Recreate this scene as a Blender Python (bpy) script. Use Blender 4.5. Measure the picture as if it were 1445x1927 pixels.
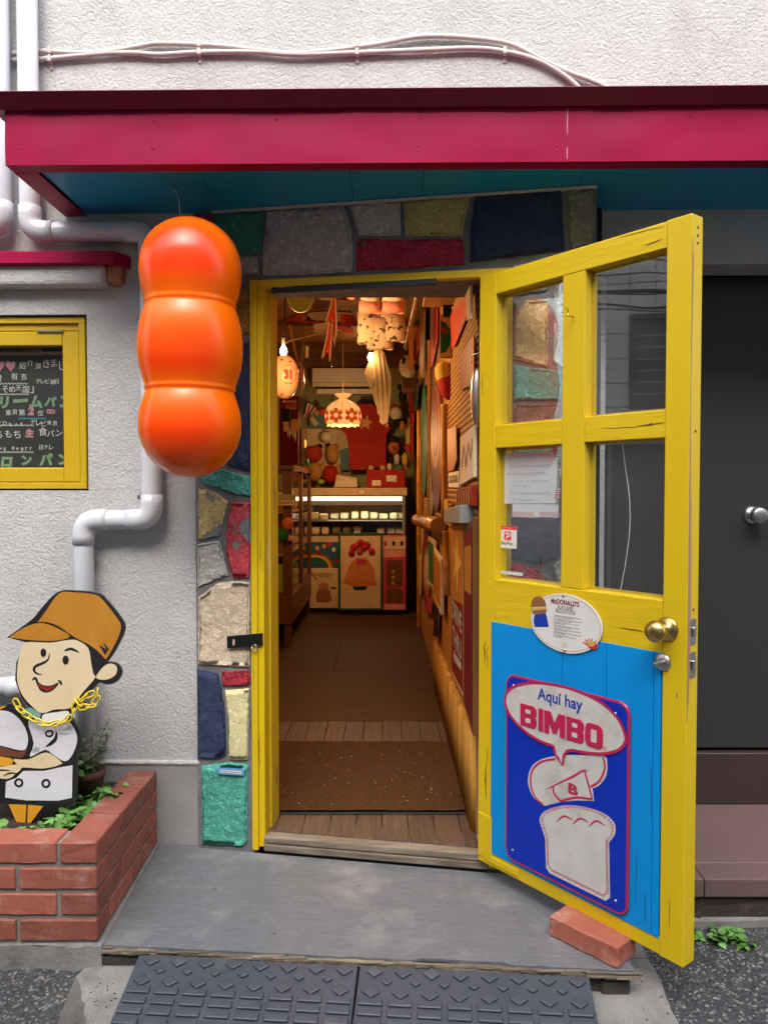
import bpy, bmesh, math, random
from mathutils import Vector, Matrix, noise as mnoise
for o in list(bpy.data.objects): bpy.data.objects.remove(o, do_unlink=True)
random.seed(7)
SC = bpy.context.scene
COL = SC.collection
# ------------------------------------------------------------------ camera
CAMZ = 1.31
FOC, CX, CY = 1447.0, 722.5, 963.5
PITCH = math.atan(43.5 / 1447)
cam = bpy.data.cameras.new('camera'); cam.sensor_fit = 'HORIZONTAL'; cam.sensor_width = 36.0
cam.lens = 36.0 * FOC / 1445.0; cam.clip_start = 0.02; cam.clip_end = 400
camo = bpy.data.objects.new('camera', cam); COL.objects.link(camo)
camo.location = (0, 0, CAMZ); camo.rotation_euler = (math.pi / 2 - PITCH, 0, 0)
SC.camera = camo
# ------------------------------------------------------------------ daylight
W = bpy.data.worlds.new('World'); SC.world = W; W.use_nodes = True
wt = W.node_tree; wt.nodes.clear()
wo = wt.nodes.new('ShaderNodeOutputWorld'); wb = wt.nodes.new('ShaderNodeBackground')
sky = wt.nodes.new('ShaderNodeTexSky'); sky.sky_type = 'NISHITA'; sky.sun_disc = False
SUN_EL, SUN_AZ = math.radians(50), math.radians(186)
sky.sun_elevation = SUN_EL; sky.sun_rotation = SUN_AZ; sky.dust_density = 4.0; sky.air_density = 1.2
hs = wt.nodes.new('ShaderNodeHueSaturation'); hs.inputs['Saturation'].default_value = 0.42
wt.links.new(sky.outputs[0], hs.inputs['Color']); wt.links.new(hs.outputs[0], wb.inputs['Color'])
wb.inputs['Strength'].default_value = 0.15
wt.links.new(wb.outputs[0], wo.inputs['Surface'])
sun = bpy.data.lights.new('sun', 'SUN'); sun.energy = 0.6; sun.angle = math.radians(60); sun.color = (1, .985, .96)
suno = bpy.data.objects.new('sun', sun); COL.objects.link(suno)
sd = Vector((math.sin(SUN_AZ) * math.cos(SUN_EL), math.cos(SUN_AZ) * math.cos(SUN_EL), math.sin(SUN_EL)))
suno.rotation_euler = sd.to_track_quat('Z', 'Y').to_euler(); suno.location = (0, -2, 8)
SC.view_settings.view_transform = 'Standard'; SC.view_settings.look = 'None'
SC.view_settings.gamma = 1; SC.view_settings.use_curve_mapping = False
SC.view_settings.exposure = 1.68
SC.render.engine = 'CYCLES'
SC.cycles.use_denoising = True
SC.cycles.max_bounces = 8; SC.cycles.transparent_max_bounces = 12; SC.cycles.diffuse_bounces = 4
SC.cycles.caustics_reflective = False; SC.cycles.caustics_refractive = False; SC.cycles.sample_clamp_indirect = 6

# ------------------------------------------------------------------ photo pixel -> ray in the place
def ray(px, py):
    x = (px - CX) / FOC; y = -(py - CY) / FOC
    c, s = math.cos(PITCH), math.sin(PITCH)
    return Vector((x, c + y * s, -s + y * c))
CAMP = Vector((0, 0, CAMZ))
class Fr:
    """a plane in the place: origin, right and up directions, normal towards the viewer"""
    def __init__(s, o, u, v=(0, 0, 1)):
        s.o = Vector(o); s.u = Vector(u).normalized(); s.v = Vector(v).normalized(); s.n = s.u.cross(s.v).normalized()
    def pt(s, a, b, h=0.0): return s.o + s.u * a + s.v * b + s.n * h
    def uv(s, px, py):
        r = ray(px, py); t = (s.o - CAMP).dot(s.n) / r.dot(s.n); p = CAMP + r * t - s.o
        return (p.dot(s.u), p.dot(s.v))
    def off(s, h): return Fr(s.o + s.n * h, s.u, s.v)
    def P(s, pts): return [s.uv(*p) for p in pts]
def FY(d): return Fr((0, d, 0), (1, 0, 0))
def onz(px, py, z):
    r = ray(px, py); return CAMP + r * ((z - CAMZ) / r.z)
def ony(px, py, y):
    r = ray(px, py); return CAMP + r * (y / r.y)
def zoomer(x0, y0, k):
    return lambda *pts: [(x0 + x / k, y0 + y / k) for x, y in pts]
Z1, Z2, Z3, Z4 = zoomer(0, 0, 3.0104), zoomer(0, 480, 3.0104), zoomer(0, 960, 3.0104), zoomer(0, 1440, 3.0104)
ZA, ZB, ZC, ZD = zoomer(880, 380, 3.1413), zoomer(880, 800, 3.1413), zoomer(880, 1240, 3.1413), zoomer(900, 1560, 2.6514)
ZT = zoomer(480, 320, 3.0104)
I1, I2, I3, I4 = zoomer(510, 530, 7.225), zoomer(700, 530, 6.881), zoomer(510, 720, 7.225), zoomer(700, 720, 6.881)
I5, I6, I7 = zoomer(510, 910, 6.645), zoomer(700, 910, 6.643), zoomer(480, 1180, 3.1413)

# ------------------------------------------------------------------ mesh shapes
def nb(): return bmesh.new()
def area2(p): return sum(p[i][0] * p[(i + 1) % len(p)][1] - p[(i + 1) % len(p)][0] * p[i][1] for i in range(len(p)))
def prism(bm, fr, poly, h0, h1, bev=0.0, seg=1):
    poly = list(poly)
    if area2(poly) < 0: poly.reverse()
    lo = [bm.verts.new(fr.pt(a, b, h0)) for a, b in poly]; hi = [bm.verts.new(fr.pt(a, b, h1)) for a, b in poly]
    n = len(poly); ft = bm.faces.new(hi); bm.faces.new(lo[::-1])
    sides = [bm.faces.new((lo[i], lo[(i + 1) % n], hi[(i + 1) % n], hi[i])) for i in range(n)]
    if bev:
        es = set(ft.edges) | ({e for f in sides for e in f.edges} if n <= 8 else set())
        bmesh.ops.bevel(bm, geom=list(es), offset=bev, offset_type='OFFSET', segments=seg, profile=.5, affect='EDGES', clamp_overlap=True)
    return bm
def rect(bm, fr, a0, a1, b0, b1, h0, h1, bev=0.0, seg=1):
    return prism(bm, fr, [(a0, b0), (a1, b0), (a1, b1), (a0, b1)], h0, h1, bev, seg)
XY = Fr((0, 0, 0), (1, 0, 0), (0, 1, 0))
def box(bm, x0, x1, y0, y1, z0, z1, bev=0.0, seg=1): return rect(bm, XY, x0, x1, y0, y1, z0, z1, bev, seg)
def sheet(bm, fr, poly, h):
    poly = list(poly)
    if area2(poly) < 0: poly.reverse()
    bm.faces.new([bm.verts.new(fr.pt(a, b, h)) for a, b in poly]); return bm
def basis(t):
    t = t.normalized(); a = Vector((0, 0, 1)) if abs(t.z) < .9 else Vector((1, 0, 0))
    x = t.cross(a).normalized(); return x, x.cross(t).normalized()
def tube(bm, pts, r, seg=8, cap=True, closed=False):
    pts = [Vector(p) for p in pts]; n = len(pts); rings = []
    rr = r if isinstance(r, (list, tuple)) else [r] * n
    px = None
    for i, p in enumerate(pts):
        if closed: t = pts[(i + 1) % n] - pts[i - 1]
        else: t = pts[min(i + 1, n - 1)] - pts[max(i - 1, 0)]
        t.normalize()
        if px is None: px, _ = basis(t)
        px = (px - t * px.dot(t)).normalized(); py = t.cross(px)
        rings.append([bm.verts.new(p + (px * math.cos(2 * math.pi * k / seg) + py * math.sin(2 * math.pi * k / seg)) * rr[i]) for k in range(seg)])
    m = n if closed else n - 1
    for i in range(m):
        A, B = rings[i], rings[(i + 1) % n]
        for k in range(seg):
            f = bm.faces.new((A[k], A[(k + 1) % seg], B[(k + 1) % seg], B[k])); f.smooth = True
    if cap and not closed:
        bm.faces.new(rings[0][::-1]); bm.faces.new(rings[-1])
    return bm
def lathe(bm, o, axis, prof, seg=24, smooth=True, sx=1.0):
    """prof: (radius, height along axis)"""
    o = Vector(o); ax = Vector(axis).normalized(); x, y = basis(ax); rings = []
    for r, h in prof:
        c = o + ax * h
        if r < 1e-6: rings.append([bm.verts.new(c)])
        else: rings.append([bm.verts.new(c + (x * math.cos(2 * math.pi * k / seg) * sx + y * math.sin(2 * math.pi * k / seg)) * r) for k in range(seg)])
    for A, B in zip(rings, rings[1:]):
        for k in range(seg):
            k2 = (k + 1) % seg
            vs = [A[k % len(A)], A[k2 % len(A)], B[k2 % len(B)], B[k % len(B)]]
            vs = [v for i, v in enumerate(vs) if v not in vs[:i]]
            if len(vs) >= 3:
                f = bm.faces.new(vs); f.smooth = smooth
    bmesh.ops.recalc_face_normals(bm, faces=bm.faces[:])
    return bm
def ball(bm, c, r, s=(1, 1, 1), u=14, v=9):
    g = bmesh.ops.create_uvsphere(bm, u_segments=u, v_segments=v, radius=r)
    for q in g['verts']: q.co = Vector((q.co.x * s[0], q.co.y * s[1], q.co.z * s[2])) + Vector(c)
    for f in bm.faces: f.smooth = True
    return bm
def fillet(pts, r, n=6):
    pts = [Vector(p) for p in pts]; out = [pts[0]]
    for a, b, c in zip(pts, pts[1:], pts[2:]):
        d1 = (a - b).normalized(); d2 = (c - b).normalized(); p1 = b + d1 * r; p2 = b + d2 * r
        for k in range(n + 1):
            t = k / n; out.append(p1 * (1 - t) ** 2 + b * 2 * t * (1 - t) + p2 * t * t)
    out.append(pts[-1]); return out
def spline(pts, n=6, closed=False):
    P = [Vector(p) if len(p) == 3 else Vector((p[0], p[1], 0)) for p in pts]; out = []; N = len(P)
    for i in range(N if closed else N - 1):
        if closed: p0, p1, p2, p3 = P[i - 1], P[i], P[(i + 1) % N], P[(i + 2) % N]
        else: p0, p1, p2, p3 = P[max(i - 1, 0)], P[i], P[i + 1], P[min(i + 2, N - 1)]
        for k in range(n):
            t = k / n
            out.append(.5 * (2 * p1 + (p2 - p0) * t + (2 * p0 - 5 * p1 + 4 * p2 - p3) * t * t + (3 * p1 - p0 - 3 * p2 + p3) * t ** 3))
    if not closed: out.append(P[-1])
    return out
def sp2(pts, n=4, closed=True): return [(q.x, q.y) for q in spline(pts, n, closed)]
def stroke(bm, fr, pts, w, h0, h1, n=5, closed=False, taper=False):
    """a painted brush line: ribbon in the plane of fr"""
    p = [Vector((a, b)) for a, b in ([(q.x, q.y) for q in spline(pts, n, closed)] if n else pts)]
    N = len(p); L, R = [], []
    for i in range(N):
        t = (p[(i + 1) % N] - p[i - 1]) if closed else (p[min(i + 1, N - 1)] - p[max(i - 1, 0)])
        if t.length < 1e-9: t = Vector((1, 0))
        t.normalize(); nn = Vector((-t.y, t.x)); k = 1.0
        if taper: k = .25 + .75 * math.sin(math.pi * i / max(N - 1, 1))
        L.append(p[i] + nn * w * .5 * k); R.append(p[i] - nn * w * .5 * k)
    vl = [bm.verts.new(fr.pt(q.x, q.y, h1)) for q in L]; vr = [bm.verts.new(fr.pt(q.x, q.y, h1)) for q in R]
    for i in range(N if closed else N - 1):
        j = (i + 1) % N; bm.faces.new((vr[i], vr[j], vl[j], vl[i]))
    return bm
def ell(c, rx, ry, n=20, rot=0.0):
    cr, sr = math.cos(rot), math.sin(rot)
    return [(c[0] + rx * math.cos(t) * cr - ry * math.sin(t) * sr, c[1] + rx * math.cos(t) * sr + ry * math.sin(t) * cr)
            for t in [2 * math.pi * k / n for k in range(n)]]
def rrect(a0, a1, b0, b1, r, n=5):
    out = []
    for cx, cy, s in ((a1 - r, b1 - r, 0), (a0 + r, b1 - r, 90), (a0 + r, b0 + r, 180), (a1 - r, b0 + r, 270)):
        for k in range(n + 1):
            t = math.radians(s + 90 * k / n); out.append((cx + r * math.cos(t), cy + r * math.sin(t)))
    return out
def bb(pts): return min(p[0] for p in pts), max(p[0] for p in pts), min(p[1] for p in pts), max(p[1] for p in pts)
_txt = {}
def text(bm, fr, s, a0, a1, b0, b1, h, bold=0.0, depth=0.0, rot=0.0, shear=0.0, mirror=False, keep=False):
    """lettering fitted into the rectangle a0..a1 x b0..b1 of plane fr"""
    key = (s, bold, depth, shear)
    if key not in _txt:
        cu = bpy.data.curves.new('lettering', 'FONT'); cu.body = s; cu.size = 1; cu.offset = bold; cu.resolution_u = 3; cu.shear = shear
        cu.extrude = depth
        ob = bpy.data.objects.new('lettering', cu); me = ob.to_mesh()
        _txt[key] = ([v.co.copy() for v in me.vertices], [tuple(p.vertices) for p in me.polygons])
        ob.to_mesh_clear(); bpy.data.objects.remove(ob); bpy.data.curves.remove(cu)
    vs, fs = _txt[key]
    if not vs: return bm
    x0, x1 = min(v.x for v in vs), max(v.x for v in vs); y0, y1 = min(v.y for v in vs), max(v.y for v in vs)
    kx = (a1 - a0) / max(x1 - x0, 1e-6); ky = (b1 - b0) / max(y1 - y0, 1e-6)
    if keep: kx = ky = min(kx, ky)
    ca, cb = (a0 + a1) / 2, (b0 + b1) / 2; c, sn = math.cos(rot), math.sin(rot); nv = []
    for v in vs:
        x = (v.x - (x0 + x1) / 2) * kx; y = (v.y - (y0 + y1) / 2) * ky
        if mirror: x = -x
        nv.append(bm.verts.new(fr.pt(ca + x * c - y * sn, cb + x * sn + y * c, h + v.z)))
    for f in fs:
        try: bm.faces.new([nv[i] for i in (f[::-1] if mirror else f)])
        except ValueError: pass
    return bm
def squiggle(bm, fr, a0, a1, b, size, h, w):
    """unreadable handwriting: short strokes along a line"""
    a = a0
    while a < a1 - size * .5:
        for k in range(random.randint(2, 3)):
            p = [(a + random.random() * size * .8, b + (random.random() - .5) * size) for _ in range(3)]
            stroke(bm, fr, p, w, 0, h, n=2)
        a += size * 1.05
    return bm

# ------------------------------------------------------------------ objects
ORI = {}
def _mesh(name, bm, m, smooth=False):
    me = bpy.data.meshes.new(name); bm.to_mesh(me); bm.free()
    if smooth:
        for p in me.polygons: p.use_smooth = True
    me.materials.append(m); return me
def thing(name, label, cat, loc, group=None, kind=None):
    o = bpy.data.objects.new(name, None); COL.objects.link(o); o.location = loc; o.empty_display_size = .05
    ORI[o.name] = Vector(loc); o['label'] = label; o['category'] = cat
    if group: o['group'] = group
    if kind: o['kind'] = kind
    return o
def part(name, bm, m, parent, label=None, smooth=False, kind=None):
    loc = ORI[parent.name]
    for v in bm.verts: v.co -= loc
    o = bpy.data.objects.new(name, _mesh(name, bm, m, smooth)); COL.objects.link(o); o.parent = parent; ORI[o.name] = loc
    if label: o['label'] = label
    if kind: o['kind'] = kind
    return o
def solo(name, bm, m, label, cat, group=None, kind=None, smooth=False):
    bm.verts.ensure_lookup_table(); xs = [v.co for v in bm.verts]
    loc = Vector(((min(v.x for v in xs) + max(v.x for v in xs)) / 2, (min(v.y for v in xs) + max(v.y for v in xs)) / 2, min(v.z for v in xs)))
    for v in bm.verts: v.co -= loc
    o = bpy.data.objects.new(name, _mesh(name, bm, m, smooth)); COL.objects.link(o); o.location = loc; ORI[o.name] = loc
    if label: o['label'] = label
    if cat: o['category'] = cat
    if group: o['group'] = group
    if kind: o['kind'] = kind
    return o
def structure(name, bm, m, smooth=False): return solo(name, bm, m, None, None, kind='structure', smooth=smooth)
def copy_part(src, parent, loc=None, rot=None, scale=None):
    c = src.copy(); COL.objects.link(c); c.parent = parent; ORI[c.name] = ORI[parent.name]
    if loc is not None: c.location = loc
    if rot is not None: c.rotation_euler = rot
    if scale is not None: c.scale = scale
    return c

# ------------------------------------------------------------------ materials
def hexc(h):
    h = h.lstrip('#'); v = [int(h[i:i + 2], 16) / 255 for i in (0, 2, 4)]
    return tuple(((x + .055) / 1.055) ** 2.4 if x > .04045 else x / 12.92 for x in v)
def C4(c): return (c[0], c[1], c[2], 1)
def mat(name, col, rough=.6, col2=None, ns=6, nf=.6, bump=(), metal=0, spec=.5, coat=0, stretch=(1, 1, 1), chips=None, rvar=.0,
        emit=None, estr=0, flecks=None, rough2=None, alpha=1, sheen=0, wave=None, coatr=.1, dirt=None):
    """col varied towards col2 by noise; bump = [(scale, metres, detail, kind)]; chips = (colour, scale, threshold, stretch)"""
    m = bpy.data.materials.new(name); m.use_nodes = True; t = m.node_tree; N, L = t.nodes, t.links
    b = N['Principled BSDF']; tc = N.new('ShaderNodeTexCoord'); oi = N.new('ShaderNodeObjectInfo')
    cx = N.new('ShaderNodeVectorMath'); cx.operation = 'MULTIPLY_ADD'
    sc = N.new('ShaderNodeVectorMath'); sc.operation = 'SCALE'; sc.inputs[0].default_value = (37, 53, 71); L.new(oi.outputs['Random'], sc.inputs['Scale'])
    cx.inputs[1].default_value = stretch; L.new(tc.outputs['Object'], cx.inputs[0]); L.new(sc.outputs[0], cx.inputs[2])
    V = cx.outputs[0]
    add = N.new('ShaderNodeVectorMath'); add.operation = 'ADD'; L.new(tc.outputs['Object'], add.inputs[0]); L.new(sc.outputs[0], add.inputs[1]); VU = add.outputs[0]
    def noise(scale, det=5, rgh=.6, v=V, dist=0.0, typ='FBM'):
        n = N.new('ShaderNodeTexNoise'); n.inputs['Scale'].default_value = scale; n.inputs['Detail'].default_value = det
        n.inputs['Roughness'].default_value = rgh; n.inputs['Distortion'].default_value = dist; n.noise_type = typ; L.new(v, n.inputs['Vector']); return n.outputs[0]
    def ramp(src, a, bb_, inv=False):
        r = N.new('ShaderNodeMapRange'); r.inputs['From Min'].default_value = a; r.inputs['From Max'].default_value = bb_
        if inv: r.inputs['To Min'].default_value = 1; r.inputs['To Max'].default_value = 0
        L.new(src, r.inputs['Value']); return r.outputs[0]
    def mix(fac, A, B):
        x = N.new('ShaderNodeMix'); x.data_type = 'RGBA'
        for s, i in ((fac, 0), (A, 6), (B, 7)):
            if isinstance(s, (tuple, list)): x.inputs[i].default_value = C4(s)
            elif isinstance(s, (int, float)): x.inputs[i].default_value = s
            else: L.new(s, x.inputs[i])
        return x.outputs[2]
    def math_(op, a, c):
        x = N.new('ShaderNodeMath'); x.operation = op
        for i, s in enumerate((a, c)):
            if isinstance(s, (int, float)): x.inputs[i].default_value = s
            else: L.new(s, x.inputs[i])
        return x.outputs[0]
    c = col
    if col2 is not None: c = mix(math_('MULTIPLY', ramp(noise(ns), .32, .68), nf), col, col2)
    if wave:
        w = N.new('ShaderNodeTexWave'); w.inputs['Scale'].default_value = wave[1]; w.inputs['Distortion'].default_value = wave[2]; w.inputs['Detail'].default_value = 2
        w.inputs['Detail Scale'].default_value = wave[4] if len(wave) > 4 else 1.0
        w.bands_direction = wave[3]; L.new(VU, w.inputs['Vector'])
        c = mix(ramp(w.outputs['Fac'], .35, .65), c, wave[0])
    if flecks:
        v = N.new('ShaderNodeTexVoronoi'); v.inputs['Scale'].default_value = flecks[1]; L.new(VU, v.inputs['Vector'])
        s = N.new('ShaderNodeSeparateColor'); L.new(v.outputs['Color'], s.inputs[0])
        c = mix(ramp(s.outputs[0], flecks[2], min(flecks[2] + .15, 1.2)), c, flecks[0])
    if dirt: c = mix(math_('MULTIPLY', ramp(noise(dirt[1], 8, .7, V if len(dirt) > 4 else VU), dirt[2], dirt[2] + .2), dirt[3]), c, dirt[0])
    ch = None
    if chips:
        ss = chips[3] if len(chips) > 3 else (1, 1, 1)
        sv = N.new('ShaderNodeVectorMath'); sv.operation = 'MULTIPLY'; sv.inputs[1].default_value = ss; L.new(VU, sv.inputs[0])
        ch = ramp(noise(chips[1], 7, .62, sv.outputs[0], .3), chips[2], chips[2] + .03); c = mix(ch, c, chips[0])
    if rvar:
        h = N.new('ShaderNodeHueSaturation'); L.new(math_('ADD', math_('MULTIPLY', oi.outputs['Random'], 2 * rvar), 1 - rvar), h.inputs['Value'])
        if isinstance(c, tuple): h.inputs['Color'].default_value = C4(c)
        else: L.new(c, h.inputs['Color'])
        c = h.outputs[0]
    if isinstance(c, tuple): b.inputs['Base Color'].default_value = C4(c)
    else: L.new(c, b.inputs['Base Color'])
    if rough2 is not None:
        r = N.new('ShaderNodeMapRange'); r.inputs['From Min'].default_value = .3; r.inputs['From Max'].default_value = .7
        r.inputs['To Min'].default_value = rough; r.inputs['To Max'].default_value = rough2; L.new(noise(ns * 1.7), r.inputs['Value']); L.new(r.outputs[0], b.inputs['Roughness'])
    else: b.inputs['Roughness'].default_value = rough
    b.inputs['Metallic'].default_value = metal; b.inputs['Specular IOR Level'].default_value = spec; b.inputs['Coat Weight'].default_value = coat; b.inputs['Coat Roughness'].default_value = coatr
    if sheen: b.inputs['Sheen Weight'].default_value = sheen
    if emit: b.inputs['Emission Color'].default_value = C4(emit); b.inputs['Emission Strength'].default_value = estr
    if alpha < 1: b.inputs['Alpha'].default_value = alpha
    prev = None
    def addb(hsrc, dist):
        nonlocal prev
        bp = N.new('ShaderNodeBump'); bp.inputs['Strength'].default_value = 1; bp.inputs['Distance'].default_value = dist; L.new(hsrc, bp.inputs['Height'])
        if prev is not None: L.new(prev, bp.inputs['Normal'])
        prev = bp.outputs[0]
    for q in bump:
        kind = q[3] if len(q) > 3 else 'n'; det = q[2] if len(q) > 2 else 4
        if kind == 'n': hsrc = noise(q[0], det, .55, V)
        elif kind == 'u': hsrc = noise(q[0], det, .55, VU)
        elif kind == 'd': hsrc = noise(q[0], det, .5, VU, 1.2)
        elif kind == 'e': hsrc = noise(q[0], det, .5, VU, .6)
        elif kind == 'v':
            v = N.new('ShaderNodeTexVoronoi'); v.inputs['Scale'].default_value = q[0]; L.new(VU, v.inputs['Vector']); hsrc = v.outputs['Distance']
        elif kind == 'w':
            v = N.new('ShaderNodeTexWave'); v.inputs['Scale'].default_value = q[0]; v.inputs['Distortion'].default_value = 4; L.new(V, v.inputs['Vector']); hsrc = v.outputs['Fac']
        addb(hsrc, q[1])
    if wave: addb(w.outputs['Fac'], -.003)
    if ch is not None: addb(ch, -.0025)
    if prev is not None: L.new(prev, b.inputs['Normal'])
    return m
def glass_mat(name, tint=(1, 1, 1), ior=1.5, rough=0.0, haze=0.0, hazec=(.7, .7, .7)):
    m = bpy.data.materials.new(name); m.use_nodes = True; t = m.node_tree; N, L = t.nodes, t.links; N.clear()
    o = N.new('ShaderNodeOutputMaterial'); tr = N.new('ShaderNodeBsdfTransparent'); tr.inputs[0].default_value = C4(tint)
    gl = N.new('ShaderNodeBsdfGlossy'); gl.inputs['Roughness'].default_value = rough; fr = N.new('ShaderNodeFresnel'); fr.inputs['IOR'].default_value = ior
    ge = N.new('ShaderNodeNewGeometry'); bf = N.new('ShaderNodeMath'); bf.operation = 'SUBTRACT'; bf.inputs[0].default_value = 1; L.new(ge.outputs['Backfacing'], bf.inputs[1]); ff = N.new('ShaderNodeMath'); ff.operation = 'MULTIPLY'; L.new(fr.outputs[0], ff.inputs[0]); L.new(bf.outputs[0], ff.inputs[1])
    mx = N.new('ShaderNodeMixShader'); L.new(ff.outputs[0], mx.inputs[0]); L.new(gl.outputs[0], mx.inputs[2])
    if haze:
        df = N.new('ShaderNodeBsdfDiffuse'); df.inputs[0].default_value = C4(hazec); m2 = N.new('ShaderNodeMixShader'); m2.inputs[0].default_value = haze
        tc = N.new('ShaderNodeTexCoord'); nz = N.new('ShaderNodeTexNoise'); nz.inputs['Scale'].default_value = 9; nz.inputs['Detail'].default_value = 6
        L.new(tc.outputs['Object'], nz.inputs['Vector']); mu = N.new('ShaderNodeMath'); mu.operation = 'MULTIPLY'; mu.inputs[1].default_value = haze * 2; L.new(nz.outputs[0], mu.inputs[0]); L.new(mu.outputs[0], m2.inputs[0])
        L.new(tr.outputs[0], m2.inputs[1]); L.new(df.outputs[0], m2.inputs[2]); L.new(m2.outputs[0], mx.inputs[1])
    else: L.new(tr.outputs[0], mx.inputs[1])
    L.new(mx.outputs[0], o.inputs['Surface']); return m
M = {}
wood_b = [(30, .0012, 5)]
M['stucco'] = mat('stucco', (.545, .545, .54), .85, (.47, .468, .46), 3, .8, [(9, .004, 2, 'u'), (92, .0058, 3, 'e'), (220, .0018, 2, 'u')], stretch=(1, 1, .35), dirt=((.33, .30, .27), 3.2, .52, .5, 1))
M['plinth'] = mat('plinth', (.33, .32, .31), .9, (.25, .24, .23), 5, .8, [(40, .002, 6, 'u'), (160, .001, 3, 'u')], dirt=((.12, .11, .10), 4, .56, .6))
M['crimson'] = mat('crimson_paint', (.35, .006, .054), .42, (.28, .007, .044), 4, .8, [(2.2, .010, 1, 'u'), (5, .002, 1, 'u')], spec=.14, stretch=(1, 1, .2), dirt=((.24, .02, .05), 9, .56, .55, 1))
M['lip'] = mat('shaded_crimson_paint', (.20, .008, .04), .45, (.15, .008, .03), 5, .5, [(3, .004, 1, 'u')], spec=.35)  # same crimson paint; shade of the down-facing lip put into its colour
M['soffit'] = mat('blue_paint', (.012, .32, .62), .36, (.012, .28, .56), 3, .5, [(3, .003, 1, 'u')])
M['white_edge'] = mat('pale_caulk', (.6, .6, .57), .7)
M['pvc'] = mat('white_pvc', (.66, .67, .72), .25, (.62, .62, .66), 7, .5, [], spec=.5, coat=.15, stretch=(1, 1, .3), dirt=((.42, .38, .33), 9, .56, .45, 1))
M['cable'] = mat('painted_cable', (.62, .56, .53), .6, (.5, .44, .41), 12, .6, [(60, .001, 3, 'u')])
M['mortar'] = mat('grey_mortar', (.21, .21, .212), .9, (.09, .09, .095), 12, .8, [(90, .0015, 5, 'u')])
def stone(name, c, c2=None, chips=None, r=.82, b=1.0, spec=.4):
    M[name] = mat(name, c, r, c2 or tuple(x * .68 for x in c), 26, .8, [(30, .009 * b, 5, 'u'), (95, .0055 * b, 4, 'd'), (240, .0014, 2, 'u')], chips=chips, spec=spec, dirt=(tuple(x * .42 for x in c), 38, .56, .7), flecks=(tuple(min(.8, x * 1.25 + .02) for x in c), 120, .80))
stone('stone_green', (.06, .28, .18)); stone('stone_grey', (.50, .47, .44), b=1.2); stone('stone_white', (.55, .54, .48), (.42, .42, .37))
stone('stone_yellow', (.58, .46, .17), (.48, .38, .16)); stone('stone_yellow_peel', (.70, .53, .22), chips=((.22, .23, .22), 9, .545, (1, 1, 1)))
stone('stone_pale_yellow', (.76, .68, .36), (.66, .57, .28), b=.6); stone('stone_red', (.42, .024, .045), chips=((.25, .27, .26), 11, .63), b=.7)
stone('stone_red_peel', (.60, .060, .08), chips=((.22, .25, .25), 8, .535, (1.4, 1, .7)), b=.8)
stone('stone_navy', (.016, .028, .085), (.035, .05, .11), b=.7, spec=.5); stone('stone_turquoise', (.10, .43, .33), (.05, .28, .22)); stone('stone_cream', (.66, .52, .36), (.62, .50, .38))
stone('stone_ochre', (.45, .25, .05), chips=((.2, .19, .16), 12, .58)); stone('stone_olive', (.27, .28, .20)); stone('stone_brown', (.25, .13, .09))
M['yellow'] = mat('yellow_gloss_paint', (.70, .485, .010), .38, (.63, .425, .008), 7, .6, [(26, .0024, 6), (140, .0004, 2), (5, .002, 2)], stretch=(1, 1, .10), spec=.3, chips=((.10, .06, .03), 5, .76, (5, 5, .45)), dirt=((.42, .27, .03), 12, .62, .5))
M['yellow_x'] = mat('yellow_paint_crossgrain', (.70, .485, .010), .38, (.63, .425, .008), 7, .6, [(26, .0028, 6), (140, .0004, 2)], stretch=(.14, .14, 1), spec=.3, chips=((.10, .06, .03), 5, .745, (.55, .55, 3)), dirt=((.42, .27, .03), 12, .62, .5))
M['yellow_worn'] = mat('yellow_worn_paint', (.70, .47, .02), .45, (.62, .40, .02), 9, .6, [(18, .003, 6)], stretch=(1, 1, .1), chips=((.30, .22, .13), 4, .63, (5, 5, .5)), dirt=((.3, .2, .04), 9, .56, .7))
M['worn_white'] = mat('worn_white_paint', (.60, .56, .48), .6, (.48, .44, .36), 9, .6, [(18, .003, 6)], stretch=(1, 1, .1), chips=((.70, .47, .02), 4, .53, (6, 6, .6)))
M['window_yellow'] = mat('window_yellow', (.58, .38, .008), .4, (.52, .34, .008), 5, .5, [(20, .0008, 5)], stretch=(.2, 1, 1))
M['door_blue'] = mat('door_blue_paint', (.001, .27, .70), .4, (.002, .24, .62), 6, .5, [(24, .0024, 6)], stretch=(1, 1, .12), spec=.25, chips=((.02, .10, .22), 6, .73, (7, 7, .22)))
M['bare_wood'] = mat('bare_wood_edge', (.42, .24, .15), .8, (.32, .18, .11), 20, .7, [(60, .001, 4)], stretch=(1, 1, .1))
M['black'] = mat('black_rubber', (.012, .013, .016), .55, (.02, .02, .025), 12, .6, [(40, .001, 3)])
M['black_metal'] = mat('black_metal', (.012, .012, .013), .35, metal=.3)
M['gap'] = mat('dark_gap', (.02, .018, .016), .9)
M['brass'] = mat('brass', (.62, .45, .16), .22, (.5, .36, .13), 14, .6, metal=1, rough2=.35)
M['steel'] = mat('steel', (.55, .55, .54), .25, (.45, .45, .44), 14, .6, metal=1, rough2=.4)
M['orange'] = None
M['brick'] = mat('red_brick', (.33, .098, .062), .75, (.26, .074, .05), 14, .8, [(50, .002, 5, 'u'), (200, .0008, 3, 'u')], rvar=.24, dirt=((.42, .30, .25), 12, .53, .7), chips=((.13, .06, .05), 18, .70))
M['brick_mortar'] = mat('brick_mortar', (.26, .24, .21), .95, (.16, .14, .12), 10, .8, [(70, .002, 5, 'u')])
M['concrete'] = mat('old_concrete', (.27, .262, .25), .95, (.15, .145, .135), 7, .8, [(30, .004, 6, 'u'), (140, .0016, 4, 'u')], flecks=((.33, .32, .30), 330, .90), dirt=((.07, .065, .055), 5, .50, .75))
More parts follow.
